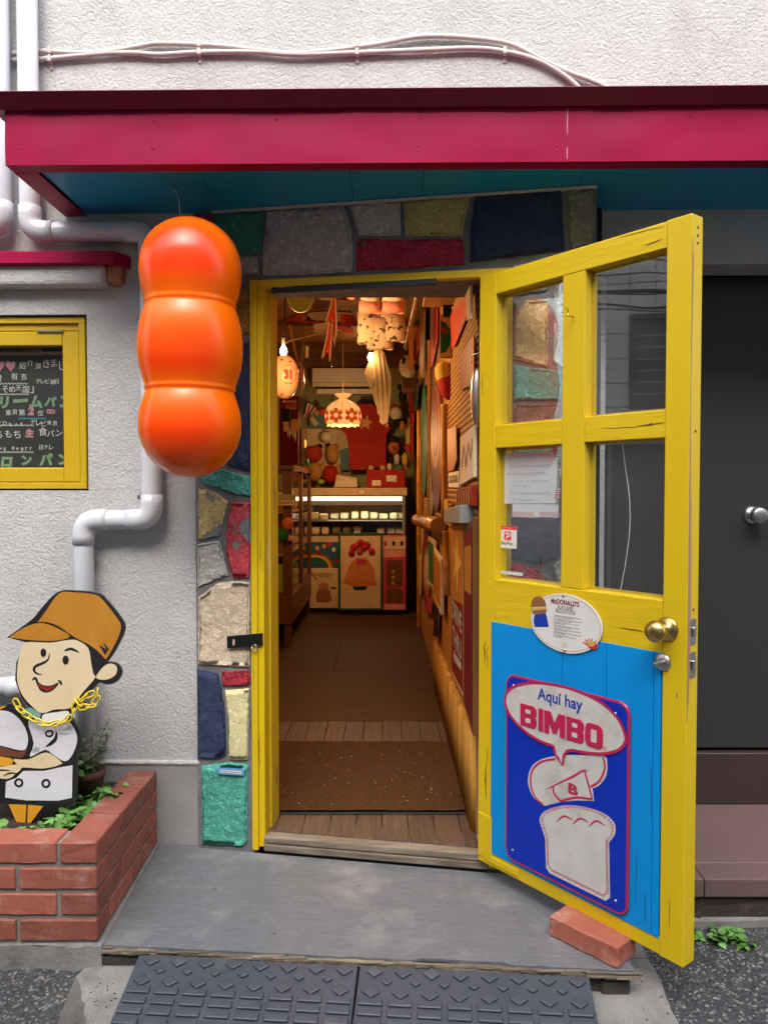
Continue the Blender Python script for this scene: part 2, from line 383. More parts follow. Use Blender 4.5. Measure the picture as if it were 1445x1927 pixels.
M['asphalt'] = mat('asphalt', (.070, .072, .078), .85, (.030, .031, .035), 60, .9, [(110, .009, 3, 'v'), (300, .002, 3, 'u')], flecks=((.24, .235, .23), 150, .80), dirt=((.13, .125, .12), 4, .52, .6))
M['plyboard'] = mat('grey_step_board', (.145, .153, .168), .72, (.105, .110, .118), 46, .8, [(90, .0022, 6), (30, .0012, 4)], stretch=(.45, 1.8, 1), flecks=((.27, .27, .28), 240, .955), dirt=((.26, .255, .25), 5, .50, .75))
M['rotten'] = mat('rotten_ply_edge', (.30, .24, .17), .95, (.05, .04, .035), 38, 1.0, [(50, .006, 6)], stretch=(.14, 1, 3.2))
M['dark_wood'] = mat('black_timber', (.035, .032, .03), .85, (.06, .055, .05), 20, .7, [(34, .003, 5)], stretch=(.2, 1, 2))
M['rubber'] = mat('blue_black_rubber', (.036, .043, .060), .42, (.052, .060, .080), 9, .7, [(120, .0006, 3, 'u')], rough2=.58, dirt=((.11, .12, .135), 7, .55, .5), flecks=((.12, .125, .13), 220, .975))
M['soil'] = mat('soil', (.03, .022, .016), .95, (.015, .012, .01), 30, .8, [(50, .01, 6, 'u')])
M['leaf'] = mat('leaf_green', (.10, .25, .045), .45, (.16, .33, .08), 14, .7, [(60, .001, 3, 'u')], rvar=.35)
M['leaf_dark'] = mat('leaf_dark_green', (.03, .09, .02), .5, (.05, .12, .03), 14, .7, [], rvar=.3)
M['stem'] = mat('dry_stem', (.10, .09, .06), .8)
M['terracotta'] = mat('dark_terracotta', (.12, .05, .035), .8, (.08, .035, .025), 14, .6)
M['tread_tile'] = mat('brown_tile', (.150, .092, .088), .6, (.125, .078, .074), 6, .7, [(60, .001, 4, 'u')], dirt=((.09, .06, .055), 5, .56, .6), rvar=.07)
M['riser_tile'] = mat('dark_tile', (.045, .026, .025), .5, (.035, .022, .02), 6, .6, [(60, .001, 4, 'u')])
M['broken'] = mat('broken_black_brick', (.05, .036, .032), .9, (.02, .018, .017), 16, .8, [(22, .010, 6, 'u'), (90, .004, 4, 'u')], rvar=.3, dirt=((.14, .075, .06), 14, .6, .7))
M['dark_door'] = mat('charcoal_door', (.030, .030, .029), .42, (.034, .033, .031), 2, .5, [(300, .0002, 2, 'u')])
M['dark_frame'] = mat('dark_door_frame', (.018, .018, .018), .4)
def flat(name, c, r=.5, c2=None, **k): M[name] = mat(name, c, r, c2 or tuple(x * .88 for x in c), k.pop('ns', 18), .6, k.pop('bump', []), **k)
flat('sign_blue', (.002, .030, .44), .34, (.002, .026, .38), coat=.05, spec=.3, chips=((.12, .2, .4), 30, .74))
flat('sign_red', (.50, .018, .075), .3, coat=.2, chips=((.3, .2, .18), 24, .72))
flat('sign_white', (.62, .60, .57), .32, (.50, .47, .43), coat=.2, dirt=((.36, .30, .25), 9, .55, .7))
flat('sign_print_blue', (.006, .04, .36), .35)
flat('enamel_white', (.74, .73, .70), .3, coat=.3); flat('print_maroon', (.25, .02, .035), .5); flat('print_black', (.02, .02, .022), .5); flat('print_gold', (.62, .38, .10), .5)
flat('print_brown', (.28, .11, .04), .5); flat('paper', (.86, .86, .88), .7, (.80, .80, .83)); flat('pencil', (.50, .50, .54), .7); flat('tape_red', (.62, .07, .09), .5); flat('tape_pink', (.75, .52, .50), .5)
flat('paypay_red', (.75, .03, .04), .35); flat('silver_sticker', (.52, .56, .58), .35)
flat('cut_black', (.014, .014, .016), .45); flat('cut_cap', (.50, .215, .022), .38, (.42, .17, .018), bump=[(30, .001, 4)], stretch=(1, 1, .2), dirt=((.60, .31, .07), 9, .52, .6)); flat('cut_skin', (.74, .61, .40), .42, (.68, .52, .30), ns=5, dirt=((.58, .40, .17), 6, .53, .55))
flat('cut_white', (.70, .70, .74), .4, (.58, .58, .62), stretch=(.35, 1, 1), chips=((.34, .42, .41), 10, .64, (.5, 1, 2)), dirt=((.44, .45, .47), 11, .53, .6, 1)); flat('cut_red', (.30, .02, .015), .4); flat('cut_orange', (.74, .34, .02), .4, (.62, .28, .02), stretch=(1, 1, .1)); flat('cut_brown', (.16, .055, .03), .4); flat('cut_teal', (.15, .36, .34), .5)
flat('chain_yellow', (.80, .60, .015), .3, coat=.2)
flat('board_black', (.020, .024, .024), .8, (.035, .038, .036), ns=5); flat('chalk_white', (.66, .66, .62), .9); flat('chalk_green', (.20, .34, .20), .9, (.13, .23, .13), ns=60); flat('chalk_pink', (.50, .24, .26), .9, (.4, .17, .2), ns=60); flat('chalk_teal', (.05, .40, .42), .9)
flat('plate_blue', (.12, .32, .62), .4); flat('plate_white', (.70, .70, .72), .4)
M['door_glass'] = glass_mat('door_glass', (.97, .98, .98), 2.5, 0, .018)
M['thin_glass'] = glass_mat('cabinet_glass', (.97, .97, .96), 1.45)
M['film'] = glass_mat('clear_film', (.86, .82, .78), 1.7, .08)
# the shop inside
def wood(name, c, c2, st=(1, 1, .1), b=.0012, r=.5, rv=.12, **k): M[name] = mat(name, c, r, c2, 22, .95, [(34, b, 6)], stretch=st, rvar=rv, spec=.18, **k)
wood('floor_ply', (.095, .046, .013), (.028, .012, .003), (.22, 5, 1), .003, r=.6, rv=.05); wood('plank_wood', (.135, .085, .058), (.07, .043, .028), (3, .25, 1), .002, rv=.10, dirt=((.07, .05, .035), 14, .58, .6))
wood('threshold', (.26, .17, .13), (.19, .12, .095), (3, .25, 1), .0015, rv=.08); wood('old_sill', (.30, .25, .19), (.10, .08, .06), (.2, 1, 2), .004)
wood('stick_wood', (.50, .27, .05), (.34, .16, .03), (1, 1, .12), rv=.22); wood('wall_ply', (.46, .24, .06), (.32, .155, .035), (1, .5, .1), r=.65)
wood('cabinet_wood', (.17, .075, .028), (.10, .042, .016), (1, 1, .1), r=.35); wood('bamboo', (.52, .28, .07), (.36, .17, .035), (1, 1, .3), r=.3, rv=.15)
wood('shelf_wood', (.45, .24, .07), (.34, .17, .05), (1, .1, 1))
M['weave'] = mat('woven_mat', (.56, .32, .09), .8, (.44, .24, .06), 8, .6, wave=((.15, .065, .02), 13, 2.2, 'Z', 3.0))
M['ceil'] = mat('woven_ceiling', (.52, .30, .09), .6, (.42, .22, .06), 5, .6, wave=((.25, .12, .03), 26, 1.0, 'X', 2.0))
M['inwall'] = mat('ochre_wall', (.40, .25, .09), .8, (.30, .17, .05), 5, .7)
M['mat'] = mat('coir_mat', (.090, .042, .018), .95, (.055, .025, .010), 40, .8, [(300, .004, 3, 'u'), (90, .002, 3, 'u')], spec=.05, flecks=((.17, .075, .032), 420, .86))
for nm, c, r in [('cream', (.72, .58, .36), .6), ('in_red', (.42, .016, .014), .7), ('in_dark', (.02, .016, .014), .6), ('in_green', (.02, .15, .05), .6), ('lime', (.36, .50, .10), .45), ('pink', (.75, .32, .27), .7),
                 ('print_cloth', (.62, .50, .38), .8), ('toile', (.07, .04, .07), .8), ('flag_red', (.60, .05, .03), .5), ('mural', (.34, .36, .17), .8), ('mural_blue', (.12, .26, .26), .8), ('teal_case', (.03, .20, .22), .5),
                 ('orange_print', (.60, .23, .055), .6), ('gold_star', (.70, .38, .08), .6), ('aircon', (.72, .66, .54), .45), ('frame_green', (.02, .10, .055), .5), ('board_cream', (.70, .54, .32), .6), ('rose', (.55, .05, .12), .5),
                 ('bread', (.60, .50, .30), .6), ('bread_wrap', (.55, .42, .16), .5), ('rust_red', (.26, .022, .010), .5), ('amber', (.50, .20, .035), .4), ('dark_red', (.18, .015, .015), .5), ('plum', (.17, .05, .06), .45),
                 ('white_cloth', (.78, .68, .52), .85), ('plush_red', (.42, .04, .03), .95), ('plush_tan', (.50, .28, .07), .95), ('plush_orange', (.62, .16, .03), .95), ('navy_cloth', (.01, .01, .025), .8), ('metal_grey', (.30, .30, .29), .4), ('sky_print', (.03, .13, .20), .6),
                 ('rain_yellow', (.75, .50, .08), .6), ('chrome_strip', (.8, .7, .5), .2)]:
    M[nm] = mat(nm, c, max(r, .5), tuple(x * .7 for x in c), 12, .6, spec=.18 if r < .62 and nm not in ('aircon', 'chrome_strip', 'metal_grey') else .3)
def lamp_mat(name, c, s): M[name] = mat(name, (.8, .8, .8), .5, emit=c, estr=s)
lamp_mat('bulb', (1, .72, .38), 9); lamp_mat('case_light', (1, .90, .62), 1.1)
def shade_mat(name, c, s):
    m = mat(name, c, .35, tuple(x * .7 for x in c), 30, .6, emit=c, estr=s); M[name] = m
shade_mat('shade_cream', (1, .50, .15), .26); shade_mat('shade_red', (.72, .09, .012), .14)
M['lead'] = mat('lead_came', (.16, .08, .03), .5)
M['tile_wall'] = mat('grey_wall_tile', (.74, .70, .68), .5, (.66, .62, .60), 3, .6, [], rvar=.06)
M['shop_dark'] = mat('dark_shopfront', (.03, .03, .032), .3); M['opposite'] = mat('opposite_render', (.48, .46, .44), .85, (.40, .39, .37), 2, .7)
# ================================================================== ground
g = nb()
ys = [(40, 0), (2.12, 0), (1.72, -.05), (-30, -.2)]
xs = [-40, -2, 0, 2, 40]
grid = [[g.verts.new((x, y, z)) for x in xs] for y, z in ys]
for i in range(len(ys) - 1):
    for k in range(len(xs) - 1): g.faces.new((grid[i + 1][k], grid[i + 1][k + 1], grid[i][k + 1], grid[i][k]))
structure('ground', g, M['asphalt'])
def gz(y): return 0 if y > 2.12 else (-.05 * (2.12 - y) / .4 if y > 1.72 else -.05 - .15 * (1.72 - y) / 31.72)
# broken concrete apron round the step, ragged edges
g = nb()
def ragged(p, q, n, amp): return [(p[0] + (q[0] - p[0]) * i / n + (random.random() - .5) * amp, p[1] + (q[1] - p[1]) * i / n + (random.random() - .5) * amp) for i in range(n)]
ap = ragged((-.77, 1.45), (-.73, 1.86), 16, .014) + ragged((-.73, 1.86), (-.835, 2.05), 12, .014) + [(-.80, 2.11)] + [(.735, 2.11)] + ragged((.735, 2.11), (.72, 1.45), 14, .02)
cut = sorted({round(y, 3) for _, y in ap})
sheet(g, XY, ap, .004)
bmesh.ops.triangulate(g, faces=g.faces[:]); bmesh.ops.subdivide_edges(g, edges=g.edges[:], cuts=3, use_grid_fill=True)
for v in g.verts: v.co.z = gz(v.co.y) + .005
structure('pavement', g, M['concrete'])
g = nb(); box(g, -.80, .735, 2.1, 2.66, -.05, .006); structure('pavement', g, M['concrete'])

# ================================================================== shop building
MW = Fr((-.652, 2.683, 0), (1, -.02, 0)); SW = Fr((-.652, 2.67, 0), (1, -.1766, 0))
SOF = 2.2566
wa1 = MW.uv(165, 750)[0]; wb0 = MW.uv(168, 923)[1]; wb1 = MW.uv(163, 591)[1]; wa0 = wa1 - .95
da0 = MW.uv(1141, 497)[0]; db1 = MW.uv(1300, 497)[1]; TOPZ = 4.6
shop = thing('shop_building', 'pale rough stucco shop building with crimson awning and stone clad entrance', 'building', (0, 2.7, 0))
g = nb()
for a0, a1, b0, b1 in ((-3.4, wa0, 0, 2.9), (wa0, wa1, 0, wb0), (wa0, wa1, wb1, 2.9), (wa1, .20, 0, 2.9), (.20, da0 - .42, 2.1, 2.9), (da0 - .42, da0, 0, 2.9), (da0, 3.3, db1, 2.9), (2.6, 3.3, 0, db1), (-3.4, 3.3, 2.9, TOPZ)):
    rect(g, MW, a0, a1, b0, b1, -.14, 0)
bmesh.ops.remove_doubles(g, verts=g.verts[:], dist=1e-5)
part('stucco_wall', g, M['stucco'], shop)
pb1 = MW.uv(330, 1437)[1]
g = nb(); rect(g, MW, -3.4, .006, 0, pb1, -.05, .009, .003); part('plinth', g, M['plinth'], shop)
g = nb(); rect(g, MW, MW.uv(196, 1440)[0] - 1.2, .004, pb1 - .002, pb1 + .012, -.02, .014, .004); part('plinth_edge', g, M['stucco'], shop)
lb0, lb1 = MW.uv(100, 545)[1], MW.uv(100, 503)[1]; la1 = MW.off(.05).uv(197, 520)[0]
g = nb(); rect(g, MW, -3.3, la1, lb0, lb1, -.01, .05, .018, 3); part('window_ledge', g, M['stucco'], shop)
M['stained'] = mat('rust_stained_stucco', (.40, .19, .08), .85, (.30, .15, .08), 8, .7, [(62, .005, 3, 'd')])
g = nb(); rect(g, MW, la1 + .001, la1 + .055, lb0 + .012, lb1, -.01, .042, .014, 3); part('ledge_end', g, M['stained'], shop, 'rust stained end of the stucco ledge')
# shop body behind the facade: floors above, side and rear walls keep the daylight out
g = nb()
box(g, -3.9, -3.3, 2.75, 9, 0, TOPZ); part('side_wall', g, M['stucco'], shop)
g = nb(); box(g, -3.3, 3.3, 2.83, 9, 3.2, TOPZ - .02); part('upper_storey', g, M['stucco'], shop)
# ------------------------------------------------------------------ window hood
g = nb()
h0, h1 = MW.off(.07).uv(100, 496)[1], MW.off(.07).uv(100, 471)[1]; ha = MW.off(.07).uv(212, 480)[0]; hb = MW.uv(248, 485)[0]
A = Fr((0, 0, h0), (1, 0, 0), (0, 1, 0))
fp = [MW.pt(-3.3, 0, .07), MW.pt(ha, 0, .07), MW.pt(hb, 0, .0), MW.pt(-3.3, 0, 0)]
prism(g, A, [(p.x, p.y) for p in fp], 0, h1 - h0, .004)
solo('window_hood', g, M['crimson'], 'thin crimson metal hood fixed above the chalkboard window', 'window hood')

# ------------------------------------------------------------------ stone clad entrance wall
stw = thing('stone_wall', 'wall of big painted stones in many colours around the doorway', 'stone wall', (0, 2.6, 0))
def ysw(x): return 2.67 - .1766 * (x + .652)
def ymw(x): return 2.683 - .02 * (x + .652)
g = nb()
def slab(x0, x1, z0, z1, inset=.003, back=None):
    yb = (lambda x: ymw(x) + .10) if back is None else back
    prism(g, Fr((0, 0, 0), (1, 0, 0), (0, 1, 0)), [(x0, ysw(x0) + inset), (x1, ysw(x1) + inset), (x1, yb(x1)), (x0, yb(x0))], z0, z1)
JX = SW.pt(*SW.uv(480, 1000)).x
HZ = SW.uv(700, 530)[1]
slab(-.655, JX, .0, SOF + .004); slab(JX, .335, HZ, SOF + .004); slab(.335, .668, .0, SOF + .004)
part('mortar', g, M['mortar'], stw)
def stone_mesh(fr, poly, h0, h, rough=.004, step=.009):
    bm = nb()
    if area2(poly) < 0: poly = poly[::-1]
    out = []
    for i in range(len(poly)):
        p, q = Vector(poly[i]), Vector(poly[(i + 1) % len(poly)]); n = max(1, int((q - p).length / step))
        for k in range(n):
            w = p.lerp(q, k / n); d = (q - p).normalized(); nn = Vector((-d.y, d.x)); out.append(w + nn * (.004 * mnoise.noise(Vector((w.x * 70, w.y * 70, 3))) + .001))
    c = sum(out, Vector((0, 0))) / len(out); N = len(out); R = []
    FRS = [.05 + .1 * k for k in range(10)]
    rings = [(0, h0), (0, h * .55), (.003, h * .92), (.009, h)]
    for ins, hh in rings:
        R.append([bm.verts.new(fr.pt(*(p + (c - p).normalized() * ins), hh + (random.random() - .5) * (.0015 if ins else .0005))) for p in out])
    seed = random.random() * 50
    for f_ in FRS:
        R.append([bm.verts.new(fr.pt(*(p + (c - p) * f_), h + .005 * mnoise.noise(Vector(((p + (c - p) * f_).x * 14, (p + (c - p) * f_).y * 14, seed))) + .0026 * mnoise.fractal(Vector(((p + (c - p) * f_).x * 55, (p + (c - p) * f_).y * 55, seed)), .9, 2.1, 3))) for p in out])
    ctr = bm.verts.new(fr.pt(c.x, c.y, h + .005 * mnoise.noise(Vector((c.x * 16, c.y * 16, seed)))))
    for A_, B_ in zip(R, R[1:]):
        for k in range(N): bm.faces.new((A_[k], A_[(k + 1) % N], B_[(k + 1) % N], B_[k]))
    for k in range(N): bm.faces.new((R[-1][k], R[-1][(k + 1) % N], ctr))
    for f in bm.faces: f.smooth = True
    return bm
stones = [
 ('stone_red', [(366, 403), (400, 403), (398, 424), (368, 420)]),
 ('stone_green', [(405, 401), (498, 399), (490, 476), (452, 478), (404, 440)]),
 ('stone_grey', [(404, 448), (448, 484), (484, 482), (487, 516), (404, 520)]),
 ('stone_ochre', [(442, 541), (470, 541), (471, 626), (444, 632)]),
 ('stone_white', [(376, 430), (398, 432), (398, 520), (376, 560)]), ('stone_grey', [(376, 570), (436, 545), (438, 636), (376, 640)]),
 ('stone_navy', [(432, 648), (471, 643), (472, 888), (427, 876), (430, 760)]), ('stone_cream', [(376, 650), (425, 650), (422, 760), (376, 770)]), ('stone_red', [(376, 782), (420, 775), (420, 866), (376, 890)]),
 ('stone_turquoise', Z2((1120, 1268), (1255, 1212), (1422, 1256), (1420, 1365), (1335, 1352), (1150, 1296))),
 ('stone_yellow_peel', [(373, 920), (398, 920), (430, 944), (423, 965), (414, 1009), (373, 1016)]),
 ('stone_red_peel', Z3((1310, -50), (1335, -46), (1420, -46), (1424, 300), (1408, 384), (1322, 386), (1266, 182), (1300, 20))),
 ('stone_white', Z3((1116, 196), (1160, 185), (1245, 172), (1295, 372), (1120, 438))),
 ('stone_cream', [(373, 1124), (410, 1097), (440, 1093), (471, 1095), (470, 1256), (373, 1251)]),
 ('stone_navy', Z3((1118, 902), (1160, 905), (1240, 928), (1278, 1150), (1280, 1385), (1240, 1412), (1122, 1412))),
 ('stone_red', Z3((1252, 914), (1415, 905), (1418, 985), (1398, 994), (1262, 996))),
 ('stone_pale_yellow', Z3((1276, 1020), (1412, 1010), (1405, 1412), (1380, 1420), (1296, 1416), (1296, 1200))),
 ('stone_turquoise', Z4((1140, 5), (1300, -16), (1410, 0), (1398, 440), (1372, 462), (1146, 448))),
 # band over the door
 ('stone_grey', ZT((66, 236), (300, 212), (500, 200), (540, 300), (556, 425), (552, 578), (300, 592), (42, 600), (48, 400))),
 ('stone_white', ZT((538, 200), (650, 188), (822, 180), (826, 368), (700, 372), (588, 370), (556, 275))),
 ('stone_yellow', ZT((840, 182), (1000, 162), (1216, 150), (1190, 270), (1170, 374), (850, 374))),
 ('stone_red', ZT((600, 388), (880, 392), (1176, 390), (1188, 440), (1184, 532), (900, 555), (574, 572), (574, 420))),
 ('stone_navy', [(893, 368), (980, 362), (1056, 357), (1060, 420), (1063, 470), (980, 482), (885, 494), (884, 440)]),
 ('stone_olive', [(1067, 357), (1117, 353), (1117, 462), (1076, 472), (1068, 420)]),
 # right of the door, partly seen through its panes
 ('stone_grey', [(966, 500), (1052, 482), (1030, 546), (968, 556)]), ('stone_yellow_peel', [(967, 567), (1032, 562), (1031, 690), (967, 676)]),
 ('stone_white', [(1042, 545), (1062, 492), (1116, 480), (1117, 688), (1058, 692), (1040, 680)]),
 ('stone_turquoise', [(966, 686), (1056, 698), (1056, 752), (966, 752)]), ('stone_brown', [(966, 760), (1056, 760), (1056, 806), (966, 806)]),
 ('stone_green', [(966, 814), (1056, 814), (1056, 872), (966, 872)]), ('stone_grey', [(1064, 700), (1117, 697), (1117, 826), (1064, 826)]),
 ('stone_red', [(1064, 836), (1117, 836), (1117, 884), (1064, 884)]), ('stone_white', [(966, 882), (1056, 882), (1050, 966), (966, 966)]),
 ('stone_navy', [(962, 974), (1054, 974), (1055, 1052), (1010, 1062), (962, 1050)]), ('stone_navy', [(1064, 894), (1117, 894), (1117, 1030), (1064, 1020)]),
 ('stone_red_peel', [(960, 1058), (1008, 1070), (1030, 1085), (1036, 1102), (960, 1110)]), ('stone_white', [(1042, 1064), (1064, 1032), (1117, 1040), (1117, 1150), (1050, 1150)]),
 ('stone_cream', [(960, 1120), (1038, 1112), (1042, 1300), (960, 1300)]), ('stone_turquoise', [(1052, 1160), (1117, 1160), (1117, 1330), (1052, 1330)]),
 ('stone_grey', [(960, 1312), (1040, 1312), (1040, 1460), (960, 1460)]), ('stone_navy', [(1052, 1342), (1117, 1342), (1117, 1640), (1052, 1640)]), ('stone_yellow', [(960, 1472), (1040, 1472), (1040, 1630), (960, 1630)]),
]
for mn, px in stones:
    part('stone', stone_mesh(SW, SW.P(px), -.016, .004), M[mn], stw)
# white caulk line where stones meet the soffit, dark flashing at the wall end
g = nb(); a0, a1 = SW.uv(400, 400)[0], SW.uv(1123, 351)[0]; rect(g, SW, a0, a1, SOF - .006, SOF + .002, -.012, .010); part('caulk_line', g, M['white_edge'], stw)
sx = SW.pt(*SW.uv(1119, 500)).x
g = nb(); a0 = MW.off(.02).uv(1119, 400)[0]; a1 = MW.off(.02).uv(1133, 400)[0]
rect(g, MW, a0 - .02, a1, .1, MW.off(.02).uv(1126, 356)[1] - .02, 0, .02, .002)
solo('flashing', g, M['black_metal'], 'black vertical flashing strip beside the stone wall end', 'flashing')

# ------------------------------------------------------------------ awning
FA = Fr((-1.1025, 2.2686, 0), (1, -.0156, 0)); AL = 3.9
aw = thing('awning', 'crimson metal awning with dark lip and blue underside above the shop door', 'awning', (0, 2.3, SOF))
seam = FA.uv(1066, 250)[0]; ft = FA.uv(10, 190)[1]
def dent(bm, amp=.0016):
    return bm
for a0, a1 in ((0, seam - .0008), (seam + .0008, AL)):
    g = nb(); nx = int((a1 - a0) / .05); vs = []
    for j in range(6):
        b = SOF + (ft - SOF) * j / 5
        vs.append([g.verts.new(FA.pt(a0 + (a1 - a0) * i / nx, b, (.0045 * mnoise.noise(Vector((i * .16, j * .5, 4.0))) + .003 * mnoise.noise(Vector((i * .5, j * .8, 9.0)))) if 0 < j < 5 else 0)) for i in range(nx + 1)])
    for j in range(5):
        for i in range(nx):
            f = g.faces.new((vs[j][i], vs[j][i + 1], vs[j + 1][i + 1], vs[j + 1][i])); f.smooth = True
    rect(g, FA, a0, a1, SOF, ft, -.02, -.006)
    fp_ = part('fascia_panel', g, M['crimson'], aw)
g = nb(); rect(g, FA, seam - .010, seam + .001, SOF + .0005, ft, -.004, .0012); part('seam_strip', g, M['crimson'], aw)
g = nb(); rect(g, FA, seam + .0012, seam + .0026, SOF + .004, ft - .03, -.003, .0009); part('seam_line', g, M['white_edge'], aw)
g = nb()
rect(g, FA, 0, AL, SOF - .004, SOF - .0005, -.052, 0.001); part('bottom_trim', g, M['crimson'], aw)
g = nb(); box(g, -1.1025, -1.032, 2.325, 2.69, SOF - .004, SOF - .0005); box(g, -1.1025, -1.09, 2.30, 2.69, SOF, 2.45); part('end_panel', g, M['crimson'], aw)
sp = [.07, FA.uv(363, 380)[0], FA.uv(655, 360)[0], FA.uv(760, 360)[0] + .06, FA.uv(1128, 360)[0] - .02, AL]
for a0, a1 in zip(sp, sp[1:]):
    g = nb(); rect(g, FA, a0 + .001, a1 - .001, SOF + .003 + random.random() * .002, SOF + .012, -.47, -.03); part('soffit_panel', g, M['soffit'], aw)
lb, lt = FA.off(.012).uv(10, 206)[1], FA.off(.045).uv(10, 171)[1]
g = nb()
sec = [(-.02, lb + .004), (.012, lb), (.045, lt), (.04, lt + .004), (-.38, lt + .10), (-.42, lb + .004)]
L0, L1 = -.035, AL
va = [g.verts.new(FA.pt(L0, b, h)) for h, b in sec]; vb = [g.verts.new(FA.pt(L1, b, h)) for h, b in sec]
for i in range(len(sec)): g.faces.new((va[i], va[(i + 1) % len(sec)], vb[(i + 1) % len(sec)], vb[i]))
g.faces.new(va[::-1]); g.faces.new(vb); bmesh.ops.recalc_face_normals(g, faces=g.faces[:])
part('drip_lip', g, M['lip'], aw)
for px, py in ((35, 237), (37, 278), (287, 227), (287, 278), (790, 222), (788, 273), (1048, 273), (520, 224), (523, 276), (1300, 218), (1302, 270)):
    g = nb(); a, b = FA.uv(px, py); lathe(g, FA.pt(a, b, -.001), FA.n, [(.0042, 0), (.0038, .0012), (.002, .002), (0, .0021)], 10); part('screw', g, M['crimson'], fp_)

# ------------------------------------------------------------------ drain pipes and cables
MP = MW.off(.052)
def P3(fr, pts): return [fr.pt(*fr.uv(*p)) for p in pts]
dp = thing('drain_pipe', 'white plastic drain pipe with four elbows running behind the orange dango', 'drain pipe', MP.pt(-.5, .3), 'drain pipes')
q = [MP.uv(x, y) for x, y in ((50, -60), (50, 436), (281, 437), (281, 978), (157, 978), (157, 1480))]
X0, X1, X2 = q[0][0], q[2][0], q[4][0]
path = [MP.pt(X0, q[0][1] + .4), MP.pt(X0, q[1][1]), MP.pt(X1, q[1][1]), MP.pt(X1, q[3][1]), MP.pt(X2, q[3][1]), MP.pt(X2, .26)]
g = nb(); tube(g, fillet(path, .052, 7), .0335, 18); part('pipe', g, M['pvc'], dp)
for i in range(1, 5):
    b = path[i]; d1 = (path[i - 1] - b).normalized(); d2 = (path[i + 1] - b).normalized()
    pts = fillet([b + d1 * .085, b, b + d2 * .085], .054, 7); g = nb(); tube(g, pts, .0372, 18); part('elbow', g, M['pvc'], dp)
for z in (1.62, .98, 2.62):
    pass
g = nb()
for px, py in ((180, 1058), (180, 1350), (299, 935)):
    a, b = MW.uv(px, py); rect(g, MW, a - .06, a + .004, b - .008, b + .008, 0, .045)
part('bracket', g, M['steel'], dp, kind='stuff')
dp2 = thing('drain_pipe', 'straight white drain pipe at the far edge ending in a bend above the window hood', 'drain pipe', MP.pt(-1.2, 2.0), 'drain pipes')
a = MP.uv(0, 200)[0]; bb_ = MP.uv(0, 428)[1]
g = nb(); pth = [MP.pt(a, 4.0), MP.pt(a, bb_), MP.pt(a - .5, bb_ - .01)]; tube(g, fillet(pth, .05, 7), .0335, 18); part('pipe', g, M['pvc'], dp2)
g = nb(); tube(g, fillet([pth[1] + Vector((0, 0, .085)), pth[1], pth[1] + Vector((-.085, 0, 0))], .054, 7), .0372, 18); part('elbow', g, M['pvc'], dp2)
g = nb(); a, b = MP.uv(28, 1292); tube(g, [MP.pt(a - .8, b), MP.pt(a + .02, b)], .032, 16)
g2 = nb(); tube(g2, [MP.pt(a - .02, b), MP.pt(a + .035, b)], .036, 16)
dp3 = thing('drain_pipe', 'short white horizontal pipe behind the painted baker cutout', 'drain pipe', MP.pt(a, b), 'drain pipes'); part('pipe', g, M['pvc'], dp3); part('collar', g2, M['pvc'], dp3)
MC = MW.off(.014)
c1 = Z1((60, 305), (215, 287), (420, 297), (600, 292), (800, 258), (900, 244), (1110, 250), (1250, 258), (1445, 280)) + [(560, 100), (700, 84), (790, 68), (880, 70), (960, 82), (1020, 112), (1070, 135), (1130, 158), (1180, 190)]
c2 = Z1((60, 340), (230, 333), (420, 316), (600, 300), (760, 298), (900, 306), (1130, 294), (1445, 292)) + [(560, 102), (680, 98), (800, 93), (890, 90), (950, 96), (1010, 112), (1060, 140), (1090, 165)]
for c, lab in ((c1, 'upper painted cable looping along the stucco above the awning'), (c2, 'lower painted cable sagging along the stucco above the awning')):
    g = nb(); tube(g, [Vector(p) for p in spline(P3(MC, c), 5)], .0085, 8)
    cb = thing('cable', lab, 'cable', MC.pt(*MC.uv(*c[0])), 'cables on the upper wall'); part('sheath', g, M['cable'], cb)
    for k, (px, py) in enumerate(((94, 98), (375, 88), (672, 90)) if c is c1 else ((94, 110), (375, 102), (672, 100), (950, 92))):
        yy = min(c, key=lambda t: abs(t[0] - px))[1]
        a, b = MC.uv(px, yy); g = nb(); rect(g, MC, a - .007, a + .007, b - .012, b + .012, -.014, .011, .003); rect(g, MC, a - .006, a + .006, b - .032, b - .012, -.014, -.009, .002); part('clip', g, M['cable'], cb)

# ------------------------------------------------------------------ orange dango
t = bpy.data.materials.new('orange_gloss'); t.use_nodes = True; N, L = t.node_tree.nodes, t.node_tree.links; B = N['Principled BSDF']
tc = N.new('ShaderNodeTexCoord'); sx_ = N.new('ShaderNodeSeparateXYZ'); L.new(tc.outputs['Object'], sx_.inputs[0])
S = 2.42 / 1447
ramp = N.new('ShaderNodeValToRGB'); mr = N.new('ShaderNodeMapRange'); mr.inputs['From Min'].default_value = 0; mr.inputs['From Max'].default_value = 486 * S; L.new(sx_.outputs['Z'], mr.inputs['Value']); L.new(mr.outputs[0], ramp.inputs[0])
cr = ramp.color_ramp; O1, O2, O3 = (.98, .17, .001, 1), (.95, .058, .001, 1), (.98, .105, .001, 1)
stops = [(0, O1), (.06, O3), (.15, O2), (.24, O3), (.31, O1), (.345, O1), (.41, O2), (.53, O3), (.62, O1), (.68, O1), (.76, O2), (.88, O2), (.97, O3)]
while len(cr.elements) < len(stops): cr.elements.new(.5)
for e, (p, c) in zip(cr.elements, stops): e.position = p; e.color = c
nz = N.new('ShaderNodeTexNoise'); nz.inputs['Scale'].default_value = 7; nz.inputs['Detail'].default_value = 4; L.new(tc.outputs['Object'], nz.inputs['Vector'])
